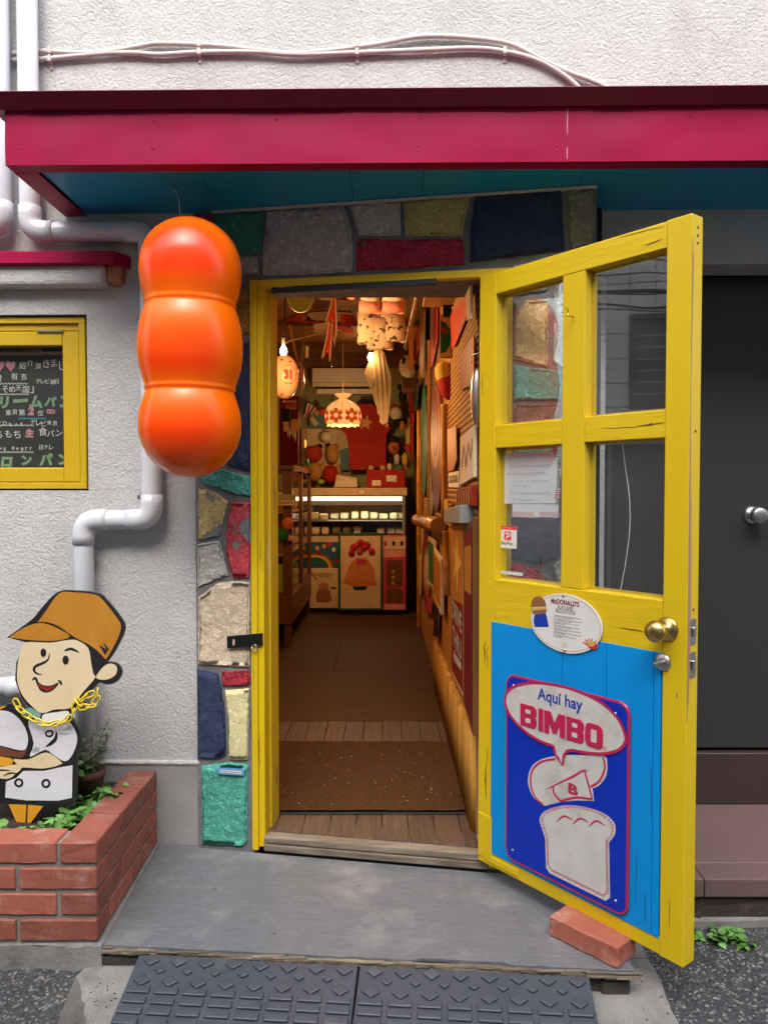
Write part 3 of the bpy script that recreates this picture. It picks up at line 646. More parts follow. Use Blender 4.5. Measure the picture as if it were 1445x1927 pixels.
# red where the surface faces forward, plain orange round the sides of each ball
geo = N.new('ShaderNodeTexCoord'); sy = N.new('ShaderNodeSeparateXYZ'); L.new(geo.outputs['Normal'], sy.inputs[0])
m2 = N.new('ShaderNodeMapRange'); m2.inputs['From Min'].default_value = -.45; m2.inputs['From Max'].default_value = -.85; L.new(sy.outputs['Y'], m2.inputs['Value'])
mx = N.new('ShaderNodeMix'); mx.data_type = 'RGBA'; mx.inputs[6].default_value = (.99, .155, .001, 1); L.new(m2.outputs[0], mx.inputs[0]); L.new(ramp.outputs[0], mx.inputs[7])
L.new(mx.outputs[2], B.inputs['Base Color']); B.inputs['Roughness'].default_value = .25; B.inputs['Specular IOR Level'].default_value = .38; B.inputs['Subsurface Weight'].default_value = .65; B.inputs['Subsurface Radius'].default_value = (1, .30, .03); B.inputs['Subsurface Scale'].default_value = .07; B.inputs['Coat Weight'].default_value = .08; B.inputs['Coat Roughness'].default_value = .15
bp = N.new('ShaderNodeBump'); bp.inputs['Distance'].default_value = .0012; L.new(nz.outputs[0], bp.inputs['Height']); L.new(bp.outputs[0], B.inputs['Normal'])
M['orange'] = t
D = FY(2.42)
prof = [(898, 0), (896.5, 16), (893, 31), (886, 48), (874, 64), (858, 78), (838, 88.5), (815, 95), (792, 95.5), (770, 92.5), (752, 87), (741, 83.5), (737, 81.5), (734, 83.8), (731, 85.2), (728, 83.8), (724, 84.5), (712, 88.5), (690, 94.5), (665, 97.5), (640, 97.5), (615, 94.5), (595, 89.8), (583, 85.5), (578, 83.2), (575, 84.2), (572, 85.8), (569, 84.2), (564, 85.5), (550, 89.8), (530, 93.5), (510, 95), (492, 93.5), (475, 89.5), (457, 82), (440, 69), (427, 53), (418, 36), (413.5, 19), (412, 0)]
cxp = 357.5
dz = D.uv(cxp, 898)[1]; dtop = D.uv(cxp, 412)[1]; kz = (dtop - dz) / 486
dg = thing('orange_dango', 'giant glossy orange dango of three stacked balls hanging from the awning', 'hanging ornament', D.pt(D.uv(cxp, 898)[0], dz))
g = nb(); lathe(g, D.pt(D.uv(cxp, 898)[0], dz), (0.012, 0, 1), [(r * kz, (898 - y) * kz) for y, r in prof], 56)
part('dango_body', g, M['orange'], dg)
hk = onz(330, 347, SOF); tp = D.pt(*D.uv(340, 412))
g = nb(); tube(g, [hk + Vector((0, 0, .01)), hk - Vector((-.004, 0, .02)), hk.lerp(tp, .5) + Vector((.003, 0, 0)), tp - Vector((0, 0, .01))], .0014, 6); tube(g, [hk + Vector((-.006, 0, 0)), hk + Vector((-.007, 0, -.015)), hk + Vector((0, 0, -.022)), hk + Vector((.006, 0, -.012))], .002, 6)
part('wire', g, M['steel'], dg)

# ------------------------------------------------------------------ left window and chalkboard
wn = thing('window', 'yellow framed window with a chalkboard behind its pane', 'window', MW.pt(wa1 - .45, wb0))
fw0, fw1 = wa1 - .012, wa0 + .01
def ring(bm, fr, a0, a1, b0, b1, w, h0, h1, bev=.002):
    rect(bm, fr, a0, a1, b1 - w, b1, h0, h1, bev); rect(bm, fr, a0, a1, b0, b0 + w, h0, h1, bev)
    rect(bm, fr, a0, a0 + w, b0 + w, b1 - w, h0, h1, bev); rect(bm, fr, a1 - w, a1, b0 + w, b1 - w, h0, h1, bev)
g = nb(); ring(g, MW, fw1, fw0, wb0 + .006, wb1 - .006, .022, -.09, -.012); part('frame', g, M['window_yellow'], wn)
sa1 = fw0 - .024; sb0, sb1 = wb0 + .030, wb1 - .058; sb1 = MW.uv(100, 621)[1]
g = nb(); ring(g, MW, fw1 + .022, fw0 - .022, sb1 + .002, wb1 - .028, .014, -.09, -.022); part('top_rail', g, M['window_yellow'], wn)
pa1 = MW.off(-.03).uv(121, 760)[0]; pb0_, pb1_ = MW.off(-.03).uv(100, 880)[1], MW.off(-.03).uv(100, 651)[1]
g = nb(); rect(g, MW, pa1, sa1, sb0, sb1, -.06, -.02, .003); rect(g, MW, fw1 + .024, pa1, pb1_, sb1, -.06, -.02, .003); rect(g, MW, fw1 + .024, pa1, sb0, pb0_, -.06, -.02, .003); rect(g, MW, fw1 + .024, fw1 + .09, pb0_, pb1_, -.06, -.02, .003)
sash_ = part('sash', g, M['window_yellow'], wn)
g = nb(); rect(g, MW, fw1 + .09, pa1, pb0_, pb1_, -.046, -.042); part('pane', g, M['thin_glass'], sash_)
g = nb(); a0, b0 = MW.uv(65, 623); a1, b1 = MW.uv(115, 619); rect(g, MW, a0, a1, b0, b1, -.022, -.012, .002); part('closer', g, M['steel'], sash_)
g = nb(); rect(g, MW, wa1 - .30, wa1 - .002, wb0 - .004, wb1 + .004, -.14, -.13); rect(g, MW, wa0 - .1, wa1 - .3, wb0 - .004, wb1 + .004, -.14, -.13); part('window_back', g, M['gap'], wn)
CBF = MW.off(-.075)
cb = thing('chalkboard', 'black chalkboard with handwritten Japanese menu notes inside the yellow window', 'chalkboard', CBF.pt(pa1 - .2, pb0_))
ctop = CBF.uv(60, 668)[1]
g = nb(); rect(g, CBF, fw1 + .05, fw0 - .03, wb0 + .03, ctop, -.02, 0); part('board', g, M['board_black'], cb)
g = nb(); rect(g, CBF, fw1 + .05, fw0 - .03, ctop, ctop + .012, -.02, .006, .002); part('board_rail', g, M['bare_wood'], cb)
def chalk(s, z2box, m, bold=.0, shear=0):
    (p0, p1) = Z2(*z2box); a0, b1 = CBF.uv(*p0); a1, b0 = CBF.uv(*p1); g = nb(); n_ = len(s); cw = (a1 - a0) / n_; hh_ = b1 - b0
    for i, c_ in enumerate(s):
        if c_ == ' ': continue
        x0, k_ = a0 + cw * i + cw * random.uniform(.04, .12), random.uniform(.70, .95); lat = ord(c_) < 128
        y0 = b0 + hh_ * random.uniform(0, .22); q = (.55 if lat and c_.islower() else 1)
        text(g, CBF, c_, x0, x0 + cw * k_ * (1.05 if not lat else .95), y0, y0 + hh_ * random.uniform(.78, .95) * q, .0012, bold, keep=True, rot=random.uniform(-.10, .10), shear=random.uniform(-.12, .12))
    part('lettering', g, M[m], cb)
chalk('紹介頂きました', ((105, 588), (420, 655)), 'chalk_white', .0); chalk('マツコ 有吉', ((-140, 672), (160, 716)), 'chalk_white', .0); chalk('テレビ朝日', ((203, 700), (338, 736)), 'chalk_white', .0)
chalk('かりそめ天国」', ((-70, 738), (205, 782)), 'chalk_white', .0); chalk('クリームパン', ((-110, 790), (420, 868)), 'chalk_green', .06); chalk('東京第', ((30, 870), (140, 914)), 'chalk_white', .0); chalk('2', ((152, 864), (200, 918)), 'chalk_pink', .07); chalk('位', ((210, 876), (250, 912)), 'chalk_white', .0)
chalk('よじごじDays テレビ東京', ((-110, 932), (328, 972)), 'chalk_white', .0); chalk('もちもち', ((-80, 988), (122, 1040)), 'chalk_white', .0); chalk('生', ((138, 978), (200, 1048)), 'chalk_pink', .06); chalk('食パン', ((214, 980), (360, 1036)), 'chalk_white', .0)
chalk('news every', ((-60, 1074), (188, 1110)), 'chalk_white', .0); chalk('日テレ', ((218, 1072), (306, 1104)), 'chalk_white', .0); chalk('メロンパン', ((-120, 1130), (420, 1204)), 'chalk_green', .06)
g = nb(); s2 = lambda x, y: CBF.uv(*Z2((x, y))[0])
for c in (62, 0):
    sheet(g, CBF, [s2(c, 660), s2(c - 30, 622), s2(c - 26, 602), s2(c - 10, 598), s2(c, 612), s2(c + 12, 600), s2(c + 26, 608), s2(c + 24, 630)], .0012)
part('chalk_heart', g, M['chalk_pink'], cb)
g = nb()
def wavy(x0, x1, y):
    stroke(g, CBF, [s2(x0 + (x1 - x0) * i / 24, y + (4 if i % 2 else -4)) for i in range(25)], .0022, 0, .0012, n=2)
wavy(-60, 158, 728); wavy(0, 165, 788); wavy(0, 192, 964); wavy(0, 190, 1116); part('chalk_line', g, M['chalk_white'], cb)
g = nb(); wavy(105, 262, 925); part('chalk_line', g, M['chalk_teal'], cb, 'turquoise wavy chalk line')
g = nb()
for cx_ in (278, 300): 
    for r in (12, 7): stroke(g, CBF, [s2(cx_ + r * math.cos(k), 886 + r * math.sin(k)) for k in [i * .785 for i in range(8)]], .0025, 0, .0012, n=2, closed=True)
part('chalk_mark', g, M['chalk_pink'], cb)
# ================================================================== doorway frame
df = thing('door_frame', 'yellow wooden frame of the open shop doorway with worn inner edge', 'door frame', SW.pt(.4, .06))
A = lambda px, py: SW.uv(px, py)
a_o, a_s, a_i = A(474, 1000)[0], A(486, 1000)[0], A(498, 1000)[0]
zt = A(560, 524)[1]; zb = SW.uv(474, 1597)[1]; hz = A(560, 539)[1]
g = nb(); rect(g, SW, a_o, a_s, zb, zt, -.02, .014, .003, 2); part('outer_trim', g, M['yellow'], df)
g = nb(); rect(g, SW, a_s + .0006, a_i, zb + .012, hz, -.15, .009, .003, 2); part('jamb', g, M['yellow'], df)
g = nb(); a_w = A(503, 1000)[0]
rect(g, SW, a_i - .004, a_i + .006, zb + .03, hz - .002, -.115, -.045, .002, 2); part('stop_strip', g, M['yellow_worn'], df)
a_r = A(962, 520)[0]
g = nb(); rect(g, SW, a_s, a_r, hz, zt, -.02, .010, .003, 2); part('head_trim', g, M['yellow_x'], df)
g = nb(); rect(g, SW, a_i - .002, a_r, hz + .024, hz + .06, -.11, -.02, .002); part('head', g, M['yellow_x'], df)
g = nb(); a0, b1 = A(512, 541); a1 = A(822, 530)[0]; b0 = A(512, 554)[1]
bb0 = [(a0, b1 - .002), (a1, b1 + .004), (a1 - .002, b0 + .008), ((a0 + a1) / 2, b0 + .002), (a0, b0 + .002)]
prism(g, SW, bb0, -.006, .011, .002); part('draught_strip', g, M['black'], df)
g = nb(); a0 = A(904, 1000)[0]; rect(g, SW, a0, A(962, 1000)[0], zb, zt - .001, -.06, .004, .002); rect(g, SW, a0 - .005, a0, zb, hz, -.15, -.06); part('jamb', g, M['yellow'], df)
g = nb(); s0, s1 = A(490, 1597), A(905, 1640)
for (bt, bo, hh, m, nm) in ((.114, .090, .018, 'old_sill', 'sill'), (.088, .064, .022, 'old_sill', 'sill_base'), (.062, .02, .006, 'dark_wood', 'sill_packing')):
    g = nb(); rect(g, SW, a_i - .002, a0 + .03, bo, bt, -.14, hh, .004, 2); part(nm, g, M[m], df)
hs_ = thing('hasp', 'flat black metal hasp with a slot across the left door jamb', 'hasp', SW.pt(*A(460, 1218)))
g = nb(); hp = [A(430, 1196), A(497, 1190), A(497, 1213), A(431, 1219)]; prism(g, SW, hp, .012, .018, .001); part('plate', g, M['black_metal'], hs_)
g = nb(); c = A(445, 1207); prism(g, SW, [(c[0] - .003 + x, c[1] + y) for x, y in ell((0, 0), .004, .012, 12)], .0181, .0188); part('slot', g, M['stone_cream'], hs_)
g = nb(); c = A(483, 1217); tube(g, [SW.pt(c[0] + .010 * math.cos(t), c[1] + .012 * math.sin(t), .022 + .004 * math.sin(t * 2)) for t in [i * .52 for i in range(12)]], .0022, 6, closed=True); part('ring', g, M['steel'], hs_)
np_ = thing('number_plate', 'small blue number plate reading 371501 on the turquoise stone', 'number plate', SW.pt(*A(437, 1458)))
a0, b1 = A(412, 1443.5); a1, b0 = A(462, 1458)
g = nb(); prism(g, SW, rrect(a0, a1, b0, b1, .003), .008, .0125, .0006); part('plate', g, M['plate_blue'], np_)
g = nb(); prism(g, SW, rrect(a0 + .010, a1 - .010, b0 + .005, b1 - .005, .001), .0126, .0131); part('white_field', g, M['plate_white'], np_)
g = nb(); text(g, SW, '371501', a0 + .020, a1 - .021, b0 + .008, b1 - .008, .0138, .01); part('lettering', g, M['print_black'], np_)
g = nb(); rect(g, SW, a0 + .0125, a0 + .017, b0 + .008, b1 - .008, .0132, .0137); rect(g, SW, a1 - .017, a1 - .0125, b0 + .008, b1 - .008, .0132, .0137); part('seal_mark', g, M['plate_blue'], np_)

# ================================================================== the yellow door
DU = Vector((.447, -.566, 0)); DW = DU.length
DF = Fr((.3042, 2.46, 0), DU); DB, DT, TH = .107, 1.983, .050
door = thing('door', 'open yellow wooden door with four panes and blue lower panel', 'door', DF.pt(0, DB))
U = lambda x, y: DF.uv(x, y)[0]
V = lambda x, y: DF.uv(x, y)[1]
h1_ = U(932, 700); m0, m1 = U(1057, 760), U(1099, 760); l0 = U(1252, 760)
tr = V(932, 553); mr0, mr1 = V(932, 843), V(932, 800); lr1 = V(932, 1090); lr0 = V(926, 1172); br = V(925, 1604)
mq0, mq1 = V(1103, 832), V(1103, 784)
def dpart(nm, a0, a1, b0, b1, hh=0.0, m='yellow', bev=.0025, back=-TH, lab=None):
    g = nb(); rect(g, DF, a0, a1, b0, b1, back, hh, bev, 2); return part(nm, g, M[m], door, lab)
dpart('hinge_stile', 0, h1_, DB, DT, 0)
dpart('latch_stile', l0, DW, DB, DT, .0012)
dpart('top_rail', h1_ + .0006, l0 - .0006, tr, DT - .001, -.0012, 'yellow_x')
dpart('muntin', m0, m1, lr1 + .0005, tr - .0005, -.0008)
dpart('middle_rail', h1_ + .0005, m0 - .0005, mr0, mr1, -.002, 'yellow_x'); dpart('middle_rail', m1 + .0005, l0 - .0005, mq0, mq1, -.0018, 'yellow_x')
dpart('lock_rail', h1_ + .0006, l0 - .0006, lr0, lr1, -.0005, 'yellow_x')
dpart('bottom_rail', h1_ + .0006, l0 - .0006, DB + .001, br, -.0008, 'yellow_x')
g = nb(); rect(g, DF, h1_ - .036, h1_ + .11, DB + .012, br - .014, -.001, .003, .0015); part('repair_patch', g, M['yellow_x'], door)
g = nb(); rect(g, DF, .003, h1_ - .006, DB + .02, DB + .16, 0, .003, .0015); part('hinge_plate', g, M['yellow'], door)
pl_ = [h1_ - .012 + 0, U(1058, 1300), U(1141, 1300), U(1230, 1300), U(1243, 1400)]
for a0, a1 in zip(pl_, pl_[1:]):
    g = nb(); rect(g, DF, a0 + .0007, a1 - .0007, br - .004, lr0 + .004, -.03, .0016 + random.random() * .0008, .0016, 2); part('plank', g, M['door_blue'], door)
gb0, gb1 = -.034, -.030
for a0, a1, b0, b1 in ((h1_, m0, mr1, tr), (m1, l0, mq1, tr), (h1_, m0, lr1, mr0), (m1, l0, lr1, mq0)):
    g = nb(); rect(g, DF, a0 - .004, a1 + .004, b0 - .004, b1 + .004, gb0, gb1); pn_ = part('pane', g, M['door_glass'], door)
    g = nb(); w = .007
    for q in ((a0, a0 + w, b0, b1), (a1 - w, a1, b0, b1), (a0 + w, a1 - w, b1 - w, b1), (a0 + w, a1 - w, b0, b0 + w)): rect(g, DF, *q, -.046, -.0345)
    part('glazing_bead', g, M['yellow'], pn_)
EF = Fr(DF.pt(DW, 0, 0), -DF.n)
g = nb()
ys_ = [DB + .62 + i * .06 for i in range(21)]; L_ = [(.0002, y) for y in ys_]; R_ = [(.007 + .005 * math.sin(i * .33) + random.random() * .003, y) for i, y in enumerate(ys_)]
R_[0] = (.001, ys_[0]); R_[-1] = (.001, ys_[-1]); prism(g, EF, L_ + R_[::-1], .0001, .0006); part('worn_edge', g, M['bare_wood'], door, 'bare wood strip where the edge paint has worn off')
for px in ((1297, 1190), (1297, 1253)):
    b = EF.uv(*px)[1]; g = nb(); prism(g, EF, rrect(.012, .038, b - .032, b + .032, .003), 0, .0016, .0005); ep_ = part('edge_plate', g, M['steel'], door)
    g = nb(); rect(g, EF, .018, .032, b - .012, b + .012, .0016, .007, .002); part('latch_bolt', g, M['steel'], ep_)
for b in (DT - .03, DT - .05, DT - .068, V(1303, 810), V(1300, 1150)):
    g = nb(); prism(g, EF, ell((.026, b), .0035, .0035, 10), 0, .0008); part('nail_hole', g, M['gap'], door)
kn = DF.uv(1256, 1184); g = nb()
lathe(g, DF.pt(*kn), DF.n, [(0, 0), (.031, 0), (.031, .004), (.026, .008), (.014, .011), (.0125, .028), (.015, .034), (.024, .042), (.0275, .052), (.0265, .062), (.020, .070), (.010, .0735), (0, .074)], 28); part('door_knob', g, M['brass'], door)
tk = DF.uv(1248, 1246); g = nb()
lathe(g, DF.pt(*tk), DF.n, [(0, 0), (.0225, 0), (.0225, .005), (.018, .009), (.010, .011), (0, .0115)], 24); tt_ = part('thumb_turn', g, M['steel'], door)
g = nb(); R2 = Fr(DF.pt(*tk, .011), DF.u + Vector((0, 0, .45)), DF.v * 1 - DF.u * .45); rect(g, R2, -.015, .015, -.0045, .0045, -.001, .014, .003, 2); part('turn_grip', g, M['steel'], tt_)
g = nb(); b0, b1 = EF.uv(1308, 1125)[1], EF.uv(1308, 1030)[1]
tube(g, [DF.pt(DW - .045, b0 + (b1 - b0) * t, -TH - .062 * math.sin(math.pi * min(1, max(0, t))) ** .5) for t in [i / 12 for i in range(13)]], .008, 8); part('pull_handle', g, M['enamel_white'], door)
hk_ = DF.uv(1079, 596); g = nb(); tube(g, [DF.pt(hk_[0], hk_[1], 0), DF.pt(hk_[0], hk_[1], .018)] + [DF.pt(hk_[0] + .002, hk_[1] + .008 - .012 * math.cos(t), .030 - .014 * math.sin(t) + .008) for t in [.2, .8, 1.6, 2.4, 3.0]], .0018, 6); part('cup_hook', g, M['brass'], door)
g = nb(); tube(g, [DF.pt(*DF.off(-.05).uv(*p), -.05) for p in sp2(ZB((912, 95), (930, 240), (955, 420), (958, 600), (935, 800), (900, 990)), 4, False)], .0012, 5)
solo('string', g, M['paper'], 'white string hanging behind the lower pane by the door latch', 'string')

def chip(fr, pts, h, parent, m='gap', nm='paint_crack'):
    g = nb(); prism(g, fr, pts, h - .0004, h + .0003); part(nm, g, M[m], parent)
def slit(fr, px, py0, py1, w, h, parent, m='wood_crack', jit=.35):
    n = 14; L_, R_ = [], []
    for k in range(n + 1):
        t = k / n; a, b = fr.uv(px + 2.2 * mnoise.noise(Vector((t * 5, px, 0))), py0 + (py1 - py0) * t); ww = w * math.sin(math.pi * t) * (.45 + abs(mnoise.noise(Vector((t * 9, py0, 2)))) * 1.6)
        L_.append((a - ww - 1e-4, b)); R_.append((a + ww + 1e-4, b))
    chip(fr, L_ + R_[::-1], h, parent, m)
M['wood_crack'] = mat('wood_crack', (.16, .09, .015), .8, (.07, .04, .01), 60, .8)
for px, y0, y1, w in ((912, 1206, 1252, .0030), (917, 1215, 1262, .0016), (914, 1432, 1506, .0038), (917, 1408, 1440, .0012), (908, 700, 745, .0010)): slit(DF, px, y0, y1, w, .0004, door)
for px, y0, y1, w in ((1260, 1690, 1750, .0007), (1274, 1304, 1316, .0016)): slit(DF, px, y0, y1, w, .0016, door)
for px, y0, y1, w in ((1226, 1440, 1540, .0004), (1215, 1680, 1740, .0006), (1198, 1600, 1700, .0004)): slit(DF, px, y0, y1, w, .0028, door, 'gap')
def hslit(x0, x1, y0, y1, w, h):
    n = 12; A_, B_ = [], []
    for k in range(n + 1):
        t = k / n; a, b = DF.uv(x0 + (x1 - x0) * t, y0 + (y1 - y0) * t); ww = w * math.sin(math.pi * t) * (.5 + abs(mnoise.noise(Vector((t * 7, x0, 5)))) * 1.4) + 1e-4; b += .0015 * mnoise.noise(Vector((t * 4, x0, 1)))
        A_.append((a, b - ww)); B_.append((a, b + ww))
    chip(DF, A_ + B_[::-1], h, door, 'wood_crack')
hslit(1196, 1250, 802, 795, .0022, -.0012); hslit(1130, 1200, 806, 803, .0008, -.0012); hslit(1165, 1250, 446, 424, .0006, -.0006); hslit(1214, 1244, 461, 450, .0018, -.0006); hslit(1166, 1216, 1181, 1189, .0018, .0002)
JF = Fr(SW.pt(a_i, 0, 0), -SW.n)
for px, y0, y1, w, m_ in ((506, 560, 900, .010, 'white_edge'), (508, 760, 1130, .009, 'white_edge'), (505, 1000, 1100, .006, 'white_edge'), (511, 1300, 1420, .004, 'white_edge'), (514, 1105, 1134, .007, 'gap'), (512, 1158, 1176, .005, 'gap'), (516, 1190, 1206, .005, 'gap')): slit(JF, px, y0, y1, w, .0008, df, m_)
for px, y0, y1, w in ((492, 1010, 1060, .0010), (490, 1380, 1440, .0012), (494, 760, 800, .0010), (480, 1240, 1300, .0008)): slit(SW, px, y0, y1, w, .0096 if px > 487 else .0146, df)

# ------------------------------------------------------------------ things on the door
PF = DF.off(gb1)
nt = thing('paper_notice', 'white paper notice with faint writing taped behind the lower left pane', 'notice', PF.pt(*PF.uv(990, 975)))
BK = DF.off(gb0)
def on(fr, pts): return [fr.uv(*p) for p in pts]
g = nb(); prism(g, BK, on(BK, ZB((205, 166), (528, 158), (520, 462), (195, 464))), -.0035, -.002); part('sheet', g, M['paper'], nt)
g = nb()
for y, x0, x1 in ((190, 225, 495), (245, 250, 490), (290, 230, 475), (332, 270, 490), (358, 250, 360), (402, 250, 490), (440, 265, 400)):
    a0, b = BK.uv(*ZB((x0, y))[0]); a1 = BK.uv(*ZB((x1, y))[0])[0]; squiggle(g, BK, a0, a1, b, .0085, -.0012, .0011)
part('handwriting', g, M['pencil'], nt)
g = nb(); prism(g, BK, on(BK, ZB((262, 466), (536, 470), (533, 548), (262, 540))), -.0022, -.0008); nt2 = thing('paper_notice', 'lower paper strip notice taped on pink tape under the handwritten notice', 'notice', BK.pt(*BK.uv(1010, 972))); part('sheet', g, M['paper'], nt2)
for x0, x1 in ((262, 390), (422, 534)):
    g = nb(); p = on(BK, ZB((x0, 512), (x1, 516), (x1, 548), (x0, 542))); prism(g, BK, p, -.0007, -.0002); part('tape', g, M['tape_pink'], nt2)
for q in (((180, 210), (200, 150), (232, 140), (214, 200)), ((495, 125), (520, 122), (540, 195), (516, 195)), ((512, 430), (520, 378), (545, 372), (540, 432)), ((178, 445), (196, 440), (208, 488), (190, 495))):
    p = on(BK, ZB(*q)); g = nb(); prism(g, BK, p, -.0012, -.0004); part('tape', g, M['paper'], nt)
    g = nb(); c0 = Vector(p[0]); e1 = Vector(p[1]) - c0; e2 = Vector(p[3]) - c0
    if e2.length > e1.length: e1, e2 = e2, e1
    for k in range(4):
        t0 = k / 4; s = [c0 + e1 * t0, c0 + e1 * (t0 + .13), c0 + e1 * min(1, t0 + .24) + e2, c0 + e1 * (t0 + .11) + e2]; sheet(g, BK, [tuple(v) for v in s], -.0002)
    part('tape_stripe', g, M['tape_red'], nt, kind='stuff')
pp = thing('payment_sticker', 'white and red PayPay sticker on the lower left pane', 'sticker', PF.pt(*PF.uv(955, 1032)))
p = on(PF, ZB((187, 594), (290, 732))); a0, a1, b0, b1 = bb(p)
g = nb(); prism(g, PF, rrect(a0, a1, b0, b1, .004), .0003, .0010); part('backing', g, M['enamel_white'], pp)
g = nb(); prism(g, PF, rrect(a0, a1, b1 - .011, b1, .004), .0011, .0015); part('top_band', g, M['paypay_red'], pp)
g = nb(); squiggle(g, PF, a0 + .014, a1 - .012, b1 - .006, .004, .0018, .0008); part('print', g, M['enamel_white'], pp)
lx0, lx1 = a0 + (a1 - a0) * .30, a0 + (a1 - a0) * .70; ly0, ly1 = b0 + (b1 - b0) * .36, b0 + (b1 - b0) * .76
g = nb(); prism(g, PF, rrect(lx0, lx1, ly0, ly1, .004), .0011, .0015); part('logo_square', g, M['paypay_red'], pp)
g = nb(); w_, h_ = lx1 - lx0, ly1 - ly0
stroke(g, PF, [(lx0 + w_ * .28, ly0 + h_ * .08), (lx0 + w_ * .42, ly0 + h_ * .5), (lx0 + w_ * .52, ly0 + h_ * .85)], w_ * .13, 0, .0019)
stroke(g, PF, [(lx0 + w_ * .05, ly0 + h_ * .74), (lx0 + w_ * .5, ly0 + h_ * .80), (lx0 + w_ * .85, ly0 + h_ * .68), (lx0 + w_ * .72, ly0 + h_ * .46), (lx0 + w_ * .36, ly0 + h_ * .40)], w_ * .13, 0, .0018); part('logo_letter', g, M['enamel_white'], pp)
g = nb(); text(g, PF, 'PayPay', a0 + (a1 - a0) * .15, a1 - (a1 - a0) * .2, b0 + (b1 - b0) * .12, b0 + (b1 - b0) * .29, .0016, .01); part('lettering', g, M['print_black'], pp)
p = on(PF, ZB((198, 848), (326, 905))); a0, a1, b0, b1 = bb(p); g = nb(); prism(g, PF, rrect(a0, a1, b0 + .006, b1 - .006, .003), .0003, .001)
solo('sticker', g, M['silver_sticker'], 'blank silver sticker at the bottom of the lower left pane', 'sticker')

# tin bread sign
bs = thing('advertising_sign', 'blue tin sign reading Aqui hay BIMBO with red border on the blue panel', 'sign', DF.pt(*DF.uv(1070, 1690)))
a0, a1 = U(956, 1400), U(1187, 1520); b1 = V(957, 1266); b0 = V(955, 1612)
g = nb(); prism(g, DF, rrect(a0, a1, b0, b1, .032, 8), .0045, .0105, .002); part('border', g, M['sign_red'], bs)
g = nb(); prism(g, DF, rrect(a0 + .006, a1 - .006, b0 + .006, b1 - .006, .028, 8), .0106, .0112); part('blue_field', g, M['sign_blue'], bs)
zc = lambda *p: on(DF, ZC(*p))
bal = sp2(zc((238, 235), (255, 190), (300, 158), (400, 138), (520, 148), (650, 180), (800, 250), (900, 340), (945, 430), (950, 485), (915, 530), (850, 552), (780, 556), (700, 547), (635, 534)), 4, False)
tail = zc((606, 540), (586, 566), (577, 622), (556, 585), (536, 560), (528, 512)) + sp2(zc((528, 512), (440, 478), (340, 410), (270, 330), (243, 270)), 4, False)
bal = [p for i, p in enumerate(bal + tail) if i == 0 or (Vector(p) - Vector((bal + tail)[i - 1])).length > 1e-4]
g = nb(); hat = sp2(zc((470, 865), (405, 815), (372, 730), (385, 650), (430, 600), (520, 572), (600, 565), (700, 565), (820, 570), (840, 620), (832, 690), (790, 745), (752, 760)), 4, False) + zc((762, 835), (660, 832), (560, 842))
prism(g, DF, hat, .0113, .0118); hp_ = part('hat_print', g, M['sign_white'], bs)
g = nb()
sw = .0062
stroke(g, DF, zc((535, 588), (450, 605), (398, 655), (388, 730), (412, 810), (462, 858)), sw, 0, .0122); stroke(g, DF, zc((478, 768), (560, 728), (640, 690), (700, 655), (728, 662)), sw, 0, .0122, taper=True)
stroke(g, DF, zc((706, 656), (730, 740), (752, 826)), sw, 0, .0123); stroke(g, DF, zc((520, 748), (526, 790), (565, 836)), sw, 0, .0124); stroke(g, DF, zc((565, 836), (660, 814), (752, 826)), sw, 0, .0125); stroke(g, DF, zc((815, 575), (826, 640), (796, 715), (742, 752)), sw, 0, .0122)
part('hat_outline', g, M['sign_red'], bs)
g = nb(); q = zc((610, 722), (668, 800)); text(g, DF, 'B', min(q[0][0], q[1][0]), max(q[0][0], q[1][0]), V(*ZC((640, 800))[0]), V(*ZC((610, 724))[0]), .0124, .05); part('hat_letter', g, M['sign_red'], hp_)
# a plain loaf takes the place of the mascot
loaf = sp2(zc((455, 1000), (440, 940), (480, 890), (580, 862), (680, 866), (800, 900), (878, 960), (885, 1030), (850, 1080)), 4, False) + zc((856, 1405), (830, 1425), (500, 1262), (478, 1230), (474, 1060))
g = nb(); prism(g, DF, loaf, .0113, .0117); part('loaf_print', g, M['sign_white'], bs)
g = nb(); lp = [Vector(p) for p in loaf]; cc = sum(lp, Vector((0, 0))) / len(lp); lp = [p.lerp(cc, .07) for p in lp]
dd = []
for i in range(len(lp)):
    p, q_ = lp[i], lp[(i + 1) % len(lp)]; n = max(1, int((q_ - p).length / .0055))
    for k in range(n): dd.append((p.lerp(q_, k / n), (q_ - p).normalized()))
for p, d in dd:
    nn = Vector((-d.y, d.x)) * .004; d = d * .0014
    sheet(g, DF, [tuple(p - d - nn), tuple(p + d - nn), tuple(p + d + nn), tuple(p - d + nn)], .0121)
part('loaf_outline', g, M['sign_red'], bs, kind='stuff')
g = nb()
for k in range(3): stroke(g, DF, zc((540 + k * 95, 960 + k * 14), (585 + k * 95, 925 + k * 14), (640 + k * 95, 950 + k * 16)), sw * .9, 0, .0121, taper=True)
part('loaf_score', g, M['sign_red'], bs)
g = nb(); prism(g, DF, bal, .0126, .0138, .0006); ba_ = part('balloon', g, M['sign_white'], bs)
g = nb(); stroke(g, DF, bal, .0085, 0, .0143, n=0, closed=True); part('balloon_outline', g, M['sign_red'], ba_)
g = nb(); text(g, DF, 'Aquí hay', U(*ZC((432, 200))[0]), U(*ZC((697, 270))[0]), V(*ZC((690, 326))[0]), V(*ZC((436, 165))[0]), .0146, .018); part('lettering', g, M['sign_print_blue'], bs)
bt_, bbm = V(*ZC((332, 256))[0]), V(*ZC((332, 386))[0]); bh = bt_ - bbm
